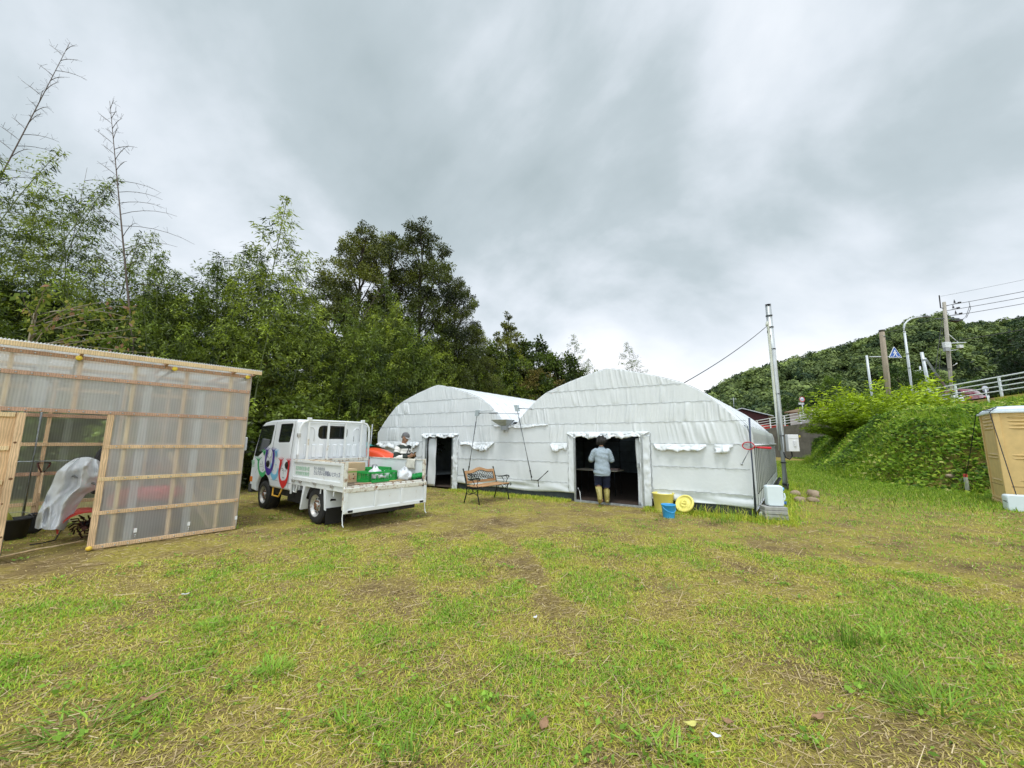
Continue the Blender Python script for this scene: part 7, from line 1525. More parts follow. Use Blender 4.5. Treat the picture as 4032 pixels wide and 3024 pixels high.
# ------------------------------------------------------------------ the bank on the right, wall, road, railing, poles and hill
bank_m = attrmat('bank_leaves', [(0., (.035, .08, .010)), (.35, (.125, .24, .020)), (.65, (.27, .42, .032)), (.88, (.48, .58, .07)), (1., (.62, .58, .22))], tl=.35, rough=.5)
def bank_pts(n, g):
    y = g.uniform(4, 40, n); tx = toe(y); x = tx-.4+g.random(n)*np.minimum(29.2-tx+.4, 15.6); return x, y
def bank_cover():
    g = np.random.default_rng(31); vs_, qs, ts = [], [], []; off = 0
    n = 210000; x, y = bank_pts(n, g); k = g.random(n) < np.clip(24/np.hypot(x, y), .3, 1); x, y = x[k], y[k]; n = len(x)
    tall = fbm(x, y, 41, .75, 3); e = sstep((x-toe(y))/.8); z = hgt(x, y)+e*(.05+1.5*np.clip(tall-.38, 0, .5)*g.random(n)**.6*np.clip((27.5-x)/4, .08, 1))
    th = g.uniform(0, 6.28, n); A = np.stack([np.cos(th), np.sin(th), g.normal(.1, .45, n)], 1); sz = g.uniform(.07, .20, n)
    tint = np.clip(.40+.55*(fbm(x, y, 47, .5, 3)-.5)*2+.16*sstep((x-toe(y)-3)/5)+g.normal(0, .24, n), 0, 1)
    v, q, t_ = leaves(np.stack([x, y, z], 1), A, sz, sz*.7, tint, nrm=np.stack([g.normal(-.35, .35, n), g.normal(-.3, .35, n), np.ones(n)], 1)); vs_.append(v); qs.append(np.concatenate([q], 0)+off); ts.append(t_); off += len(v)
    o = np_mesh('undergrowth', np.concatenate(vs_), np.concatenate(qs), bank_m, np.concatenate(ts)); tag(o, 'dense green creeping undergrowth covering the bank on the right', 'undergrowth', kind='stuff')
    n = 42000; x, y = bank_pts(n, g); gr = fbm(x, y, 53, .35, 3)+.25*sstep((x-toe(y)-2.5)/3); k = (g.random(n) < np.clip((gr-.42)*3.2, 0, 1)) & (x < 26.8); x, y = x[k], y[k]; n = len(x)
    v, q, t_ = blades(np.stack([x, y, hgt(x, y)], 1), g.normal(3.6, .9, n), np.clip(g.normal(.75, .3, n), .1, 1.4), g.uniform(.35, 1.0, n), g.uniform(.010, .022, n), np.clip(g.normal(.62, .2, n), 0, 1))
    o = tri_mesh('bank_grass', v, q, bank_m, t_); tag(o, 'long arching grass on the crest of the bank', 'grass', kind='stuff')
    # lush short grass strip between greenhouse and bank
    n = 60000; y = g.uniform(9, 34, n); x = toe(y)-np.abs(g.normal(0, 2.8, n)); k = ~inside_any(x, y) & (x/y > .55) & (g.random(n) < np.clip(20/np.hypot(x, y), .3, 1)); x, y = x[k], y[k]; n = len(x)
    v, q, t_ = blades(np.stack([x, y, hgt(x, y)], 1), g.uniform(0, 6.28, n), np.clip(g.normal(.7, .3, n), .1, 1.4), g.uniform(.05, .20, n), g.uniform(.008, .018, n), np.clip(g.normal(.55, .18, n), 0, 1))
    o = tri_mesh('lush_grass', v, q, bank_m, t_); tag(o, 'lush green grass between the steel pole and the foot of the bank', 'grass', kind='stuff')
bank_cover()
# bright bushy shrubs on the bank -------------------------------------
def bush(seed, n=90, h=3.0, w_=1.9, leaf=lite_leaf):
    g = np.random.default_rng(seed); mb = MB(); C, A, T = [], [], []
    for i in range(n):
        a = g.uniform(0, 6.28); r = g.random()**.6; d = np.array([math.cos(a)*r*.95, math.sin(a)*r*.95, 1.0]); L_ = h*g.uniform(.55, 1.08)*(1-.25*r); p = np.array([math.cos(a)*r*.5, math.sin(a)*r*.5, 0.]); dd = d/np.linalg.norm(d); pts = [p]; k = 9
        for j in range(k):
            p = p+dd*L_/k; dd = dd+np.array([math.cos(a)*.06, math.sin(a)*.06, -.085]); dd /= np.linalg.norm(dd); pts.append(p.copy())
            for _ in range(int(7+7*j/k)): th = g.uniform(0, 6.28); C.append(p+g.normal(0, .10, 3)); A.append(dd*.5+np.array([math.cos(th), math.sin(th), g.normal(-.1, .35)])); T.append(np.clip(g.normal(.55, .27), 0, 1))
        mb.tube([V(q) for q in pts], [.012*(1-.08*j) for j in range(k+1)], 3, cap=False)
    C, A, T = np.array(C), np.array(A), np.array(T); C[:, 0] *= w_/1.6; C[:, 1] *= w_/1.6; ln = g.uniform(.14, .30, len(C)); v, q, t_ = leaves(C, A, ln, ln*.30, T, g=g); root = thing('bush', None, 'bush'); mb.build('stems', culm_m, root, fix=False); np_mesh('foliage', v, q, leaf, t_, root); return root
b0 = bush(61); b1 = bush(62); BB = [(b0, 3.0), (b1, 3.0)]
for (px, py, Y, k, lb) in ((3375, 1500, 26, 0, 'bright green feathery bush on top of the bank left of the concrete post'), (3440, 1462, 26.5, 1, 'tallest bright bush directly left of the concrete post'), (3510, 1466, 27, 0, 'bright green bush around the foot of the concrete post'), (3570, 1500, 26.5, 1, 'bright green bush left of the lamp post'), (3618, 1550, 26, 0, 'bright green bush nearest the lamp post'), (3350, 1555, 26.5, 1, 'yellowish bush near the end of the retaining wall'), (3318, 1620, 26.5, 0, 'pale yellow green bush overhanging the retaining wall')):
    t_ = at(px, py, Y); z0 = float(hgt(t_.x, t_.y))-.1; h = max(1.3, t_.z-z0); o = place(BB, k, (t_.x, t_.y, z0), h, rnd.uniform(0, 6), lb, 'bush', 'bright bushes on the bank'); ws = .42+.22*h; o.scale = (ws, ws, h/3.0)
def coarse(px, py, Y, h, lb, k):
    t_ = at(px, py, Y); z0 = float(hgt(t_.x, t_.y)); g = np.random.default_rng(k); n = 46; v, q, tt = blades(np.stack([g.normal(0, .25, n), g.normal(0, .25, n), np.zeros(n)], 1), g.uniform(0, 6.28, n), np.clip(g.normal(.75, .3, n), .1, 1.4), h*g.uniform(.6, 1.1, n), np.full(n, .045), np.clip(g.normal(.8, .12, n), 0, 1)); o = tri_mesh('pampas_clump', v, q, bank_m, tt); o.location = (t_.x, t_.y, z0); tag(o, lb, 'grass clump', 'coarse grass clumps below the railing')
coarse(3880, 1610, 22, 1.3, 'pale arching grass clump below the railing right of the marker post', 1); coarse(3990, 1620, 21, 1.2, 'coarse leafy clump below the railing above the toilet roof', 2); coarse(3720, 1640, 23.5, 1.1, 'coarse grass clump below the railing near the barrier', 3)
# retaining wall, road -------------------------------------------------
conc = M('weathered_concrete_wall', (.135, .125, .105), .9, var=.3, scale=1.6, bump=.4, bscale=14, dirt=(.26, .25, .22), damt=.24, dscale=7)
mb = MB(); ys = list(np.arange(30, 66, 1.0)); mb.loft([[V((29.0, y, -.1)), V((29.22, y, float(road_z(y))-.05)), V((29.55, y, float(road_z(y))-.05)), V((29.6, y, -.1))] for y in ys], sm=False); o = mb.build('retaining_wall', conc); tag(o, 'dark weathered concrete retaining wall below the white railing', 'wall')
mb = MB(); mb.ell(at(3149, 1719, 36.0)*1.0, (.01, .01, .01)); 
wy = 37.0; yp = ray(3149, 1719); tt_ = 29.15/yp.x; q = V((yp.x*tt_, yp.y*tt_, H+yp.z*tt_)); mb = MB(); mb.lathe([(0, .03), (.12, .03), (.13, 0)], 14, q, (-1, -.2, 0)); o = mb.build('wall_reflector', M('yellow_disc', (.62, .50, .08), .5)); tag(o, 'small round yellow disc fixed to the retaining wall', 'reflector')
mb = MB(); ys = list(np.arange(-20, 140, 2.0)); mb.grid([29.56, 33, 36.8], ys, lambda x, y: V((x, y, float(road_z(y))))); o = mb.build('road', M('asphalt', (.06, .06, .062), .9, var=.25, scale=4, bump=.3, bscale=60), fix=False); tag(o, 'asphalt road running along the top of the bank', 'road', kind='structure')
# railing --------------------------------------------------------------
RW = thing('guard_railing', 'white four bar railing along the edge of the raised road', 'railing', (29.45, 24, float(road_z(24)))); wp_ = M('white_rail_paint', (.76, .78, .80), .45, var=.06, scale=3)
o0 = V(RW.location); 
for h in (.24, .52, .80, 1.08): mb = MB(); mb.tube([V((29.45, y, float(road_z(y))+h))-o0 for y in np.arange(16, 64, 2.0)], .036 if h < 1 else .044, 8); mb.build('rail', wp_, RW)
for i in range(20):
    y = 18.4+i*2.35; mb = MB(); mb.box(-.045, .045, y-24-.05, y-24+.05, float(road_z(y))-o0.z-.15, float(road_z(y))-o0.z+1.13); mb.build('post', wp_, RW, bev=.008)
# poles ----------------------------------------------------------------
def post(name, px0, py0, px1, py1, Y, r0, r1, label, cat, mat, base=None):
    a = at(px0, py0, Y); b = at(px1, py1, Y); d = a-b; zb_ = float(hgt(b.x, b.y))-.2 if base is None else base; b2 = b-d*((b.z-zb_)/d.z); t_ = thing(name, label, cat, b2); mb = MB(); mb.tube([V((0, 0, 0)), (a-b2)*.5, a-b2], [r0, (r0+r1)/2, r1], 14); mb.build('shaft', mat, t_); return t_, a-b2, b2
whp = M('pale_painted_steel', (.58, .62, .65), .45, .2, var=.08); concp = M('stained_concrete_pole', (.30, .25, .19), .9, var=.25, scale=2.2, stretch=(4, 4, .6), dirt=(.15, .12, .08), damt=.32)
t_, top, b2 = post('crossing_sign', 3412, 1400, 3428, 1520, 36, .10, .09, 'blue triangular pedestrian crossing sign on an arm beside the concrete post', 'road sign', whp, 3.4)
mb = MB(); e = V((2.35, 0, .02)); mb.tube([top+V((-.12, 0, -.12)), top+V((.35, 0, -.12)), top+e+V((0, 0, -.12))], .05, 8); mb.build('arm', whp, t_)
sx = at(3524, 1390, 35.9)-b2; sgn = rpoly([(-.64, -.46), (.64, -.46), (0, .66)], .11, 6); mb = MB(); mb.prism(sgn, lambda x, z, d: sx+V((x, d, z)), 0, .04); pl = mb.build('sign_plate', M('sign_white', (.78, .80, .83), .35), t_)
mb = MB(); mb.prism([(x*.90, z*.90-.005) for x, z in sgn], lambda x, z, d: sx+V((x, d, z)), -.006, -.003); k_ = mb.build('sign_face', M('sign_blue', (.012, .10, .42), .35), t_); k_.parent = pl
mb = MB()
for pl_ in ([(-.05, .28), (.06, .28), (.07, .20), (.0, .16), (-.06, .20)], [(-.08, .15), (.07, .16), (.09, -.08), (-.06, -.08)], [(-.08, .12), (-.20, -.02), (-.16, -.05), (-.04, .06)], [(.06, .12), (.20, .02), (.18, -.03), (.05, .05)], [(-.06, -.08), (.01, -.08), (-.12, -.34), (-.20, -.33)], [(.02, -.08), (.09, -.08), (.20, -.33), (.11, -.34)]): mb.prism(pl_, lambda x, z, d: sx+V((x, d, z)), -.011, -.007)
for x in (-.40, -.24, .24, .40): mb.prism([(x-.05, -.36), (x+.04, -.36), (x+.05, -.30), (x-.04, -.30)], lambda x, z, d: sx+V((x, d, z)), -.011, -.007)
k_ = mb.build('walking_figure', M('sign_white_mark', (.8, .82, .84), .35), t_); k_.parent = pl
t_, top, b2 = post('concrete_pole', 3471, 1301, 3493, 1495, 28, .19, .155, 'stout brown stained concrete pole cut off above the bright bushes', 'pole', concp); mb = MB(); mb.lathe([(.16, -.12), (.168, -.1), (.168, .03), (0, .05)], 14, top, (0, 0, 1)); mb.build('dark_cap', M('mossy_cap', (.05, .045, .03), .9), t_); mb = MB(); mb.tube([top+V((0, 0, -.55)), top+V((0, 0, -.42))], .17, 14); mb.build('band', galp, t_)
t_, top, b2 = post('street_lamp', 3561, 1304, 3592, 1547, 30.5, .10, .075, 'grey street lamp with a curved arm reaching right over the road', 'street lamp', whp)
Pp = lambda px, py: at(px, py, 30.5)-b2
mb = MB(); mb.tube([Pp(3561, 1310), Pp(3559, 1290), Pp(3562, 1276), Pp(3573, 1264), Pp(3590, 1254), Pp(3612, 1249), Pp(3634, 1247)], [.075, .07, .065, .06, .055, .05, .045], 10); mb.build('arm', whp, t_); c = Pp(3650, 1246.5); mb = MB(); mb.loft([[c+V((x, .13*k*math.cos(a), .07*k*math.sin(a)-.03*x)) for a in np.linspace(0, 6.283, 12, endpoint=False)] for x, k in ((-.36, .5), (-.2, 1), (.1, 1), (.35, .5))]); mb.build('lamp_head', M('lamp_head_grey', (.22, .24, .26), .5), t_)
for f in (.55, .72): mb = MB(); mb.tube([top*f, top*(f+.012)], .115, 12); mb.build('band', galv, t_)
t_, top, b2 = post('braced_steel_pole', 3629, 1387, 3671, 1589, 28.3, .105, .095, 'leaning grey steel pole with a diagonal brace in front of the railing', 'pole', whp); a = at(3643, 1412, 28.4)-b2; b = at(3740, 1546, 30.5)-b2; mb = MB(); mb.tube([a, b, b+(b-a)*.25], .075, 10); mb.build('brace', whp, t_); mb = MB(); mb.tube([top*.86, top*.88], .125, 12); mb.build('clamp', galv, t_)
# utility pole with wires ----------------------------------------------
up_m = M('grey_concrete_pole', (.36, .335, .285), .9, var=.2, scale=2, stretch=(5, 5, .7), dirt=(.2, .17, .13), damt=.3)
t_, top, b2 = post('utility_pole', 3717, 1190, 3746, 1523, 33, .17, .12, 'tall concrete utility pole carrying power lines and grey boxes', 'utility pole', up_m, 3.0); up0 = b2
U = lambda px, py: at(px, py, 33)-b2
mb = MB(); mb.bar(U(3698, 1163), U(3704, 1213), .06, .06, (0, 1, 0)); mb.bar(U(3704, 1212), U(3716, 1214), .05, .05); mb.build('top_bracket', darkm, t_)
mb = MB(); mb.bar(U(3681, 1255), U(3776, 1254), .07, .07); mb.build('crossarm', galvd, t_)
mb = MB(); mb.bar(U(3728, 1352), U(3803, 1348), .07, .06); mb.bar(U(3734, 1315), U(3775, 1350), .04, .04); mb.bar(U(3732, 1382), U(3772, 1376), .05, .05); mb.build('lower_arm', whp, t_)
for (x0, x1, y0, y1, nm, col) in ((3706, 3727, 1350, 1372, 'switch_box', (.62, .65, .66)), (3708, 3726, 1373, 1386, 'switch_box', (.30, .32, .33)), (3761, 3775, 1361, 1373, 'meter_box', (.62, .65, .66))):
    a, b = U(x0, y1), U(x1, y0); mb = MB(); mb.box(a.x, b.x, -.35, -.1, a.z, b.z); mb.build(nm, M('box_'+str(x0+y0), col, .5), t_, bev=.02)
mb = MB(); a, b = U(3738, 1263), U(3790, 1258); mb.tube([a, a.lerp(b, .5)+V((0, 0, -.1)), b], [.10, .16, .05], 8); mb.build('cable_joint', blackp, t_)
mb = MB(); mb.tube([U(3753, 1440), U(3768, 1431)], .05, 8); mb.build('small_lamp', wp_, t_)
for f in (.35, .45, .55, .62, .70, .76, .82, .88, .94): mb = MB(); mb.tube([top*f, top*(f+.005)], .165-.045*f, 12); mb.build('band', darkm, t_)
def wire(p, q, r, sag, label, name='power_line', base=b2):
    mb = MB(); n = 20; mb.tube([p.lerp(q, f)+V((0, 0, -sag*4*f*(1-f))) for f in np.linspace(0, 1, n)], r, 5); o = mb.build(name, blackp); tag(o, label, 'power line', 'power lines from the utility pole'); return o
WP = lambda px, py: at(px, py, 33)
def wex(a, b, k=3.0): p, q = WP(*a), at(b[0], b[1], 30); return p, p+(q-p)*k
for (a, b, lb, r) in (((3723, 1204), (4032, 1141), 'uppermost thick power line leaving the utility pole', .022), ((3725, 1224), (4032, 1164), 'middle thick power line leaving the utility pole', .022), ((3727, 1247), (4032, 1189), 'third thick power line leaving the utility pole', .022), ((3704, 1167), (4032, 1095), 'thin earth wire from the very top of the utility pole', .010), ((3727, 1347), (4032, 1291), 'low heavy cable leaving the utility pole at box height', .035)):
    p, q = wex(a, b); wire(p, q, r, .15, lb)
for k, (x, y) in enumerate(((3770, 1193), (3765, 1214), (3775, 1236))):
    mb = MB(); c = U(x, y); mb.tube([U(3725, 1205+k*20), c], .03, 6); mb.lathe([(.03, 0), (.09, .03), (.03, .08), (.08, .12), (.03, .17), (.03, .3)], 10, c+V((-.25, 0, .0)), (0, 0, 1)); mb.lathe([(.03, 0), (.08, .05), (.03, .12), (.08, .2), (.03, .3)], 10, c+V((.05, 0, .02)), (1, 0, .2)); mb.build('insulator', darkm, t_)
mb = MB(); mb.tube([U(3790, 1258), U(3803, 1246), U(3812, 1222), U(3818, 1205)], .02, 5); mb.tube([U(3790, 1258), U(3806, 1250), U(3822, 1215), U(3815, 1187)], .02, 5); mb.build('jumper_cables', blackp, t_)
wire(WP(3716, 1243), at(3473, 1313, 28), .010, .1, 'thin sagging wire from the concrete post to the utility pole'); wire(WP(3712, 1236), at(3667, 1585, 29.2), .018, 0, 'steep stay wire running down left of the utility pole', 'stay_wire'); wire(WP(3714, 1262), at(3690, 1560, 31), .014, 0, 'second stay wire close beside the utility pole', 'stay_wire'); wire(at(3484, 1328, 28), at(3525, 1345, 31), .008, .05, 'short thin wire end right of the concrete post')
# far small pole
t_, top, b2 = post('distant_pole', 3622, 1442, 3633, 1541, 62, .14, .1, 'small distant pole with crossarms between lamp and steel pole', 'utility pole', whp, 3.0)
for f in (.93, .80, .66): mb = MB(); mb.bar(top*f+V((-1.1, 0, 0)), top*f+V((.5, 0, .1)), .1, .1); mb.build('crossarm', whp, t_)
mb = MB(); mb.box(-.6, .3, -.25, .25, 2.0, 3.2); mb.build('transformer', whp, t_, bev=.05)
# speed limit sign -----------------------------------------------------
t_, top, b2 = post('speed_sign', 3158.5, 1592, 3169, 1666, 40.6, .05, .05, 'round red rimmed 50 speed limit sign on a white post behind the steel pole', 'road sign', wp_, 3.2); sc = at(3158.5, 1572, 40.4)-b2
mb = MB(); mb.lathe([(0, .0), (.29, 0), (.29, .03), (0, .03)], 28, sc, (0, 1, 0)); pl = mb.build('sign_plate', M('sign_disc_white', (.80, .82, .84), .4), t_); mb = MB(); mb.lathe([(.29, -.004), (.21, -.006), (.21, -.001), (.29, -.001)], 28, sc, (0, 1, 0)); k_ = mb.build('red_ring', M('sign_red', (.42, .05, .04), .4), t_); k_.parent = pl
mb = text_mesh('50', .30, lambda x, y, d: sc+V((x-.155, -.008-d, y-.10)), .001, width=.31); k_ = mb.build('numerals', M('sign_numeral_blue', (.02, .10, .45), .4), t_, fix=False); k_.parent = pl
mb = MB(); mb.box(sc.x-.28, sc.x+.28, -.03, .0, sc.z-.55, sc.z-.34); k_ = mb.build('plate', M('white_plate', (.72, .73, .75), .5), t_, bev=.01)
mb = MB(); mb.prism([(-.22, -.01), (.22, -.01), (.22, .01), (-.22, .01)], lambda x, z, d: sc+V((x, -.034-d, z-.445)), 0, .002); k2 = mb.build('plate_mark', M('plate_ink', (.35, .36, .4), .5), t_); k2.parent = k_
t_, top, b2 = post('round_sign', 3880, 1532, 3884, 1560, 27.5, .04, .04, 'round grey backed road sign standing low behind the railing', 'road sign', whp, float(road_z(27))); mb = MB(); mb.lathe([(0, 0), (.24, 0), (.24, .03), (0, .03)], 24, top, (0, 1, 0)); k_ = mb.build('sign_plate', M('sign_back_grey', (.42, .45, .50), .5), t_); mb = MB(); mb.lathe([(.26, 0), (.26, .035), (.235, .035), (.235, 0)], 24, top, (0, 1, 0)); k2 = mb.build('rim', M('sign_rim_maroon', (.16, .05, .05), .5), t_); k2.parent = k_
mp_ = at(3893, 1573, 22.5); z0 = float(hgt(mp_.x, mp_.y)); t_ = thing('marker_post', 'short white marker post below the railing', 'marker', (mp_.x, mp_.y, z0)); mb = MB(); mb.tube([V((0, 0, -.1)), V((0, 0, max(.5, mp_.z-z0+.25)))], .05, 10); mb.build('shaft', wp_, t_); mb = MB(); mb.tube([V((0, 0, max(.5, mp_.z-z0+.25))), V((0, 0, max(.5, mp_.z-z0+.25)+.03))], .055, 10); mb.build('cap', whp, t_)
bp2 = at(3779, 1578, 26.5); zr_ = float(road_z(26.5)); t_ = thing('road_barrier', 'small white and orange road barrier behind a railing post', 'barrier', (31.0, 26.8, zr_)); mb = MB(); mb.loft([[V((x*k, y*k2, z)) for x, y in ((-.35, -.2), (.35, -.2), (.35, .2), (-.35, .2))] for z, k, k2 in ((0, 1, 1), (.25, 1, .9), (.55, .9, .45), (.62, .9, .4))], sm=False); mb.build('barrier_body', wp_, t_, bev=.02); mb = MB(); mb.prism([(-.2, .05), (.2, .05), (0, .35)], lambda x, z, d: V((x, -.215+z*.32+d, z)), -.01, .0); mb.build('orange_triangle', M('orange_mark', (.75, .22, .04), .5), t_)
# passing dark red car -------------------------------------------------
CAR = thing('car', 'dark red car partly hidden behind the white railing', 'car', (33.6, 29.6, float(road_z(29.6))), rad(93)); cm = M('dark_red_car_paint', (.16, .018, .035), .25, var=.05, coat=1.)
def cring(z, x0, x1, w_): return [V((x, y, z)) for x, y in ((x0, -w_*.85), (x0-.08, 0), (x0, w_*.85), (x0+.2, w_), (x1-.2, w_), (x1, w_*.85), (x1+.08, 0), (x1, -w_*.85), (x1-.2, -w_), (x0+.2, -w_))]
mb = MB(); mb.loft([cring(.28, -1.75, 1.70, .74), cring(.55, -1.82, 1.78, .80), cring(.85, -1.80, 1.65, .80), cring(.95, -1.76, 1.45, .76)]); cb = mb.build('body', cm, CAR); mb = MB(); mb.loft([cring(.95, -1.70, .95, .72), cring(1.25, -1.52, .60, .66), cring(1.46, -1.30, .25, .58), cring(1.50, -1.1, .05, .5)]); mb.build('roof', cm, CAR)
mb = MB()
for s in (-1, 1):
    for (a, b) in ((-1.42, -.5), (-.42, .42)):
        mb = MB(); mb.add([V((a, s*.715, 1.0)), V((b+.1, s*.715, 1.0)), V((b-.1, s*.655, 1.36)), V((a+.12, s*.655, 1.36))], [(0, 1, 2, 3)]); mb.build('window', glassd, CAR, solid=.02)
for x in (-1.15, 1.1):
    for s in (-1, 1): mb = MB(); mb.lathe([(0, -.09), (.2, -.1), (.29, -.08), (.29, .08), (.2, .1), (0, .09)], 20, (x, s*.70, .29), (0, 1, 0)); mb.build('wheel', rubber, CAR)
for s in (-1, 1): mb = MB(); mb.ell((-1.80, s*.58, .78), (.05, .14, .10), 10, 6); mb.build('tail_light', redp, CAR)
# houses beyond the road ----------------------------------------------
HS = at(2985, 1690, 56); HO = thing('house', 'dark red walled house with a pale gabled roof behind the greenhouse', 'house', (HS.x-1.5, 57, 3.0), rad(-32)); hw = M('dark_red_wall', (.075, .022, .024), .8, var=.2)
mb = MB(); mb.prism([(-3.2, 0), (3.2, 0), (3.2, 2.3), (0, 3.35), (-3.2, 2.3)], lambda x, z, d: V((x, d, z)), 0, 7); mb.build('wall', hw, HO); rm_ = M('pale_metal_roof', (.50, .53, .56), .5, .2, var=.08)
for s in (-1, 1): mb = MB(); mb.add([V((0, -.5, 3.55)), V((s*3.8, -.5, 2.30)), V((s*3.8, 7.5, 2.30)), V((0, 7.5, 3.55))], [(0, 1, 2, 3)]); mb.build('roof', rm_, HO, solid=.12)
mb = MB(); mb.box(-1.2, 1.0, -.05, .02, 1.0, 1.9); w_ = mb.build('window', glassd, HO); mb = MB(); mb.box(-1.3, 1.1, -.07, -.03, 1.9, 1.98); mb.box(-1.3, 1.1, -.07, -.03, .92, 1.0); mb.box(-.14, -.06, -.07, -.03, 1.0, 1.9); f_ = mb.build('frame', wp_, HO); f_.parent = w_
mb = MB(); mb.lathe([(0, 0), (.3, .05), (.45, .18), (.43, .19), (.28, .07), (0, .02)], 16, (-1.6, -.2, 3.5), (-.5, -1, .4)); mb.tube([V((-1.6, -.1, 2.7)), V((-1.6, -.1, 3.5))], .03, 6); mb.build('satellite_dish', wp_, HO)
for x, y in ((-1.0, 0.2), (-3.0, 2.5)): mb = MB(); mb.tube([V((x, y, 2.5)), V((x, y, 5.2))], .05, 6); mb.bar(V((x-.4, y, 5.0)), V((x+.4, y, 5.0)), .04, .04); mb.build('aerial', whp, HO)
aw = at(3042, 1683, 47.5); mb = MB(); mb.box(-1.6, 1.6, -.5, .5, 0, .45); mb.prism([(-1.8, .45), (1.8, .45), (1.5, .6), (-1.5, .6)], lambda x, z, d: V((x, d, z)), -.6, .6); o = mb.build('red_shed', M('red_sheet_metal', (.52, .05, .03), .5, var=.12), None, bev=.03); o.location = (aw.x, 47.5, aw.z-.35); tag(o, 'low bright red metal shelter just behind the railing beside the steel pole', 'shelter')
HH = at(3205, 1660, 46); HU = thing('hut', 'small white walled hut with a brown tiled roof behind the railing', 'hut', (HH.x+.3, 46, HH.z-.4), rad(18)); mb = MB(); mb.box(-1.0, 1.2, 0, 2.4, -.5, 1.55); mb.build('wall', M('white_hut_wall', (.62, .58, .54), .8, var=.12), HU); mb = MB(); mb.add([V((-1.4, -.5, 1.45)), V((1.6, -.5, 2.05)), V((1.6, 2.8, 2.2)), V((-1.4, 2.8, 1.6))], [(0, 1, 2, 3)]); mb.build('roof', M('brown_tile_roof', (.20, .13, .08), .8, var=.35, scale=6), HU, solid=.14); mb = MB(); mb.box(-.55, -.15, -.02, .03, -.5, 1.3); mb.build('door', darkm, HU)
# trees beyond the road ------------------------------------------------
mt = tree(71, 6.5, crown(71, 6.4, 2.7, 1.0, 26, 0, .8, 1.25), 'roadside_tree', leaf=leafmat('roadside_leaf', (.02, .05, .010), (.10, .17, .03), .3), nl=300, ls=.24, trunk_r=.12); mt2 = tree(72, 6.5, crown(73, 6.4, 2.6, 1.0, 26, 0, .8, 1.25), 'roadside_tree', leaf=leafmat('roadside_dark_leaf', (.012, .03, .012), (.05, .085, .025), .25), nl=300, ls=.24, trunk_r=.12); ft = [True, True]
for (px, py, Y, k, lb) in ((3100, 1560, 62, 0, 'bright green roadside tree right of the steel pole'), (3190, 1530, 58, 0, 'bright green roadside tree above the speed sign'), (3060, 1600, 66, 1, 'dark roadside tree behind the red house'), (3270, 1480, 55, 0, 'bright roadside tree left of the crossing sign'), (3240, 1540, 50, 1, 'dark roadside tree behind the small hut'), (3640, 1455, 60, 0, 'light green tree between the lamp and the utility pole'), (3530, 1440, 56, 0, 'light green tree left of the lamp post'), (3850, 1490, 62, 0, 'bright green tree far behind the railing on the right'), (4010, 1290, 48, 1, 'big dark tree at the right edge of the picture'), (4060, 1330, 44, 1, 'second big dark tree cut by the right edge'), (3960, 1480, 50, 1, 'dark tree low behind the railing at the right'), (3720, 1530, 58, 1, 'dark tree behind the utility pole foot'), (2900, 1620, 64, 1, 'dark tree just showing over the greenhouse shoulder')):
    b = [mt, mt2][k]; c = b if ft[k] else copy_tree(b); ft[k] = False; t_ = at(px, py, Y); s = (t_.z-3.0)/6.6; c.location = (t_.x, t_.y, 3.0); c.scale = (s, s, s); c.rotation_euler = (0, 0, rnd.uniform(0, 6)); tag(c, lb, 'tree', 'trees beyond the road')
# forested hill --------------------------------------------------------
RPX = [(2300, 1700), (2600, 1630), (2770, 1552), (2860, 1500), (2950, 1458), (3060, 1430), (3200, 1388), (3340, 1356), (3430, 1325), (3500, 1302), (3600, 1255), (3700, 1243), (3800, 1272), (3900, 1270), (4032, 1250), (4400, 1180), (5200, 1150), (6500, 1200)]
RY = 175.; rp_ = [at(a, b, RY) for a, b in RPX]; ru = [p.x/RY for p in rp_]; rz_ = [max(0, p.z-9.) for p in rp_]
def hill_z(x, y):
    x = np.asarray(x, float); y = np.asarray(y, float); u = x/np.maximum(y, 1); zr = np.interp(u, ru, rz_); f = sstep((y-72)/(RY-72)); f = np.where(y > RY, np.maximum(0, 1-(y-RY)/420), f); return 2.6+zr*f*(1+.10*(fbm(x, y, 91, .03, 3)-.5)*(1-f)*2)
hx = np.linspace(40, 420, 100); hy = np.concatenate([np.linspace(68, RY, 44), np.linspace(185, 520, 20)]); XX, YY = np.meshgrid(hx, hy); gv = np.stack([XX, YY, hill_z(XX, YY)], -1).reshape(-1, 3); m_ = len(hx); ii = np.arange((len(hy)-1)*(m_-1)); r_, c_ = ii//(m_-1), ii % (m_-1); gq = np.stack([r_*m_+c_, r_*m_+c_+1, (r_+1)*m_+c_+1, (r_+1)*m_+c_], 1)
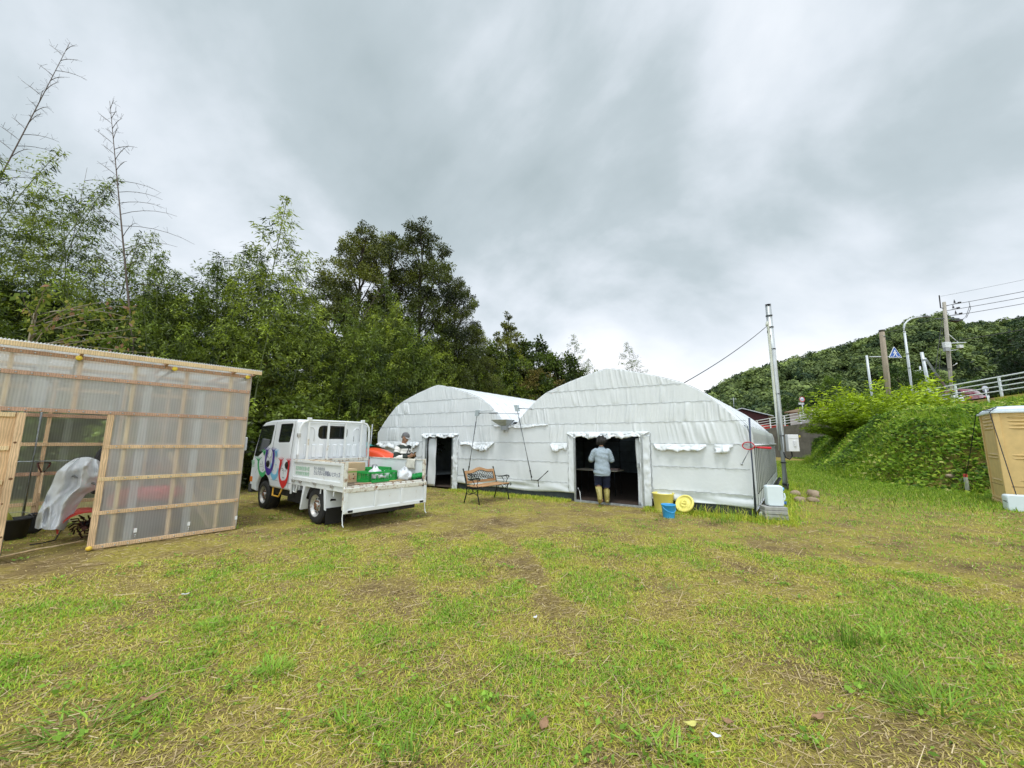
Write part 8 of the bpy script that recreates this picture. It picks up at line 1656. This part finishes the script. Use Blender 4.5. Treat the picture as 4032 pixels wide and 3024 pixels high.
o = np_mesh('hill', gv, gq, M('forest_floor', (.022, .034, .018), .95, var=.3, scale=.1), smooth=True); tag(o, 'wooded hill rising behind the road on the right', 'hill', kind='structure')
def forest():
    g = np.random.default_rng(17); protos = []
    for k in range(6):
        n = 520; lob = unit(g.normal(size=(9, 3)))*np.array([1, 1, .7]); lob[:, 2] = np.abs(lob[:, 2]); w_ = g.integers(0, 9, n); P = lob[w_]*.62+unit(g.normal(size=(n, 3)))*.42*g.random((n, 1))**.25; P[:, 2] = P[:, 2]*.9+.15; protos.append((P, unit(P-np.array([0, 0, -.2]))+g.normal(0, .35, (n, 3))))
    X_, Y_, S_ = [], [], []
    for y in np.arange(74, 192, 4.2):
        for x in np.arange(y*.30, min(y*1.62, 300), 4.4): X_.append(x+g.normal(0, 1.1)); Y_.append(y+g.normal(0, 1.1)); S_.append(g.uniform(2.3, 4.0))
    X_, Y_, S_ = map(np.array, (X_, Y_, S_)); Z_ = hill_z(X_, Y_); vs_, ts = [], []
    for x, y, z, s in zip(X_, Y_, Z_, S_):
        P, Nn = protos[g.integers(0, 6)]; a = g.uniform(0, 6.28); ca, sa = math.cos(a), math.sin(a); Rm = np.array([[ca, -sa, 0], [sa, ca, 0], [0, 0, 1]]); hs = g.uniform(.9, 1.35); sel = g.random(len(P)) < .92; C = P[sel]@Rm.T*np.array([s, s, s*hs])+np.array([x, y, z+s*.55]); A = Nn[sel]@Rm.T; n = len(C)
        t1 = unit(np.cross(A, g.normal(size=(n, 3)))); t2 = np.cross(unit(A), t1); w_ = s*g.uniform(.07, .145, n)[:, None]; vs_.append(np.stack([C-t1*w_, C+t2*w_*.8, C+t1*w_, C-t2*w_*.8], 1).reshape(-1, 3)); ts.append(np.repeat(np.clip(g.normal(.38, .24)+g.normal(0, .16, n), 0, 1), 4))
    v = np.concatenate(vs_); o = np_mesh('forest', v, np.arange(len(v)).reshape(-1, 4), leafmat('hill_forest_leaf', (.017, .038, .016), (.115, .165, .050), .2, .6, .2), np.concatenate(ts)); tag(o, 'dense green woodland covering the hill', 'woodland', kind='stuff')
forest()
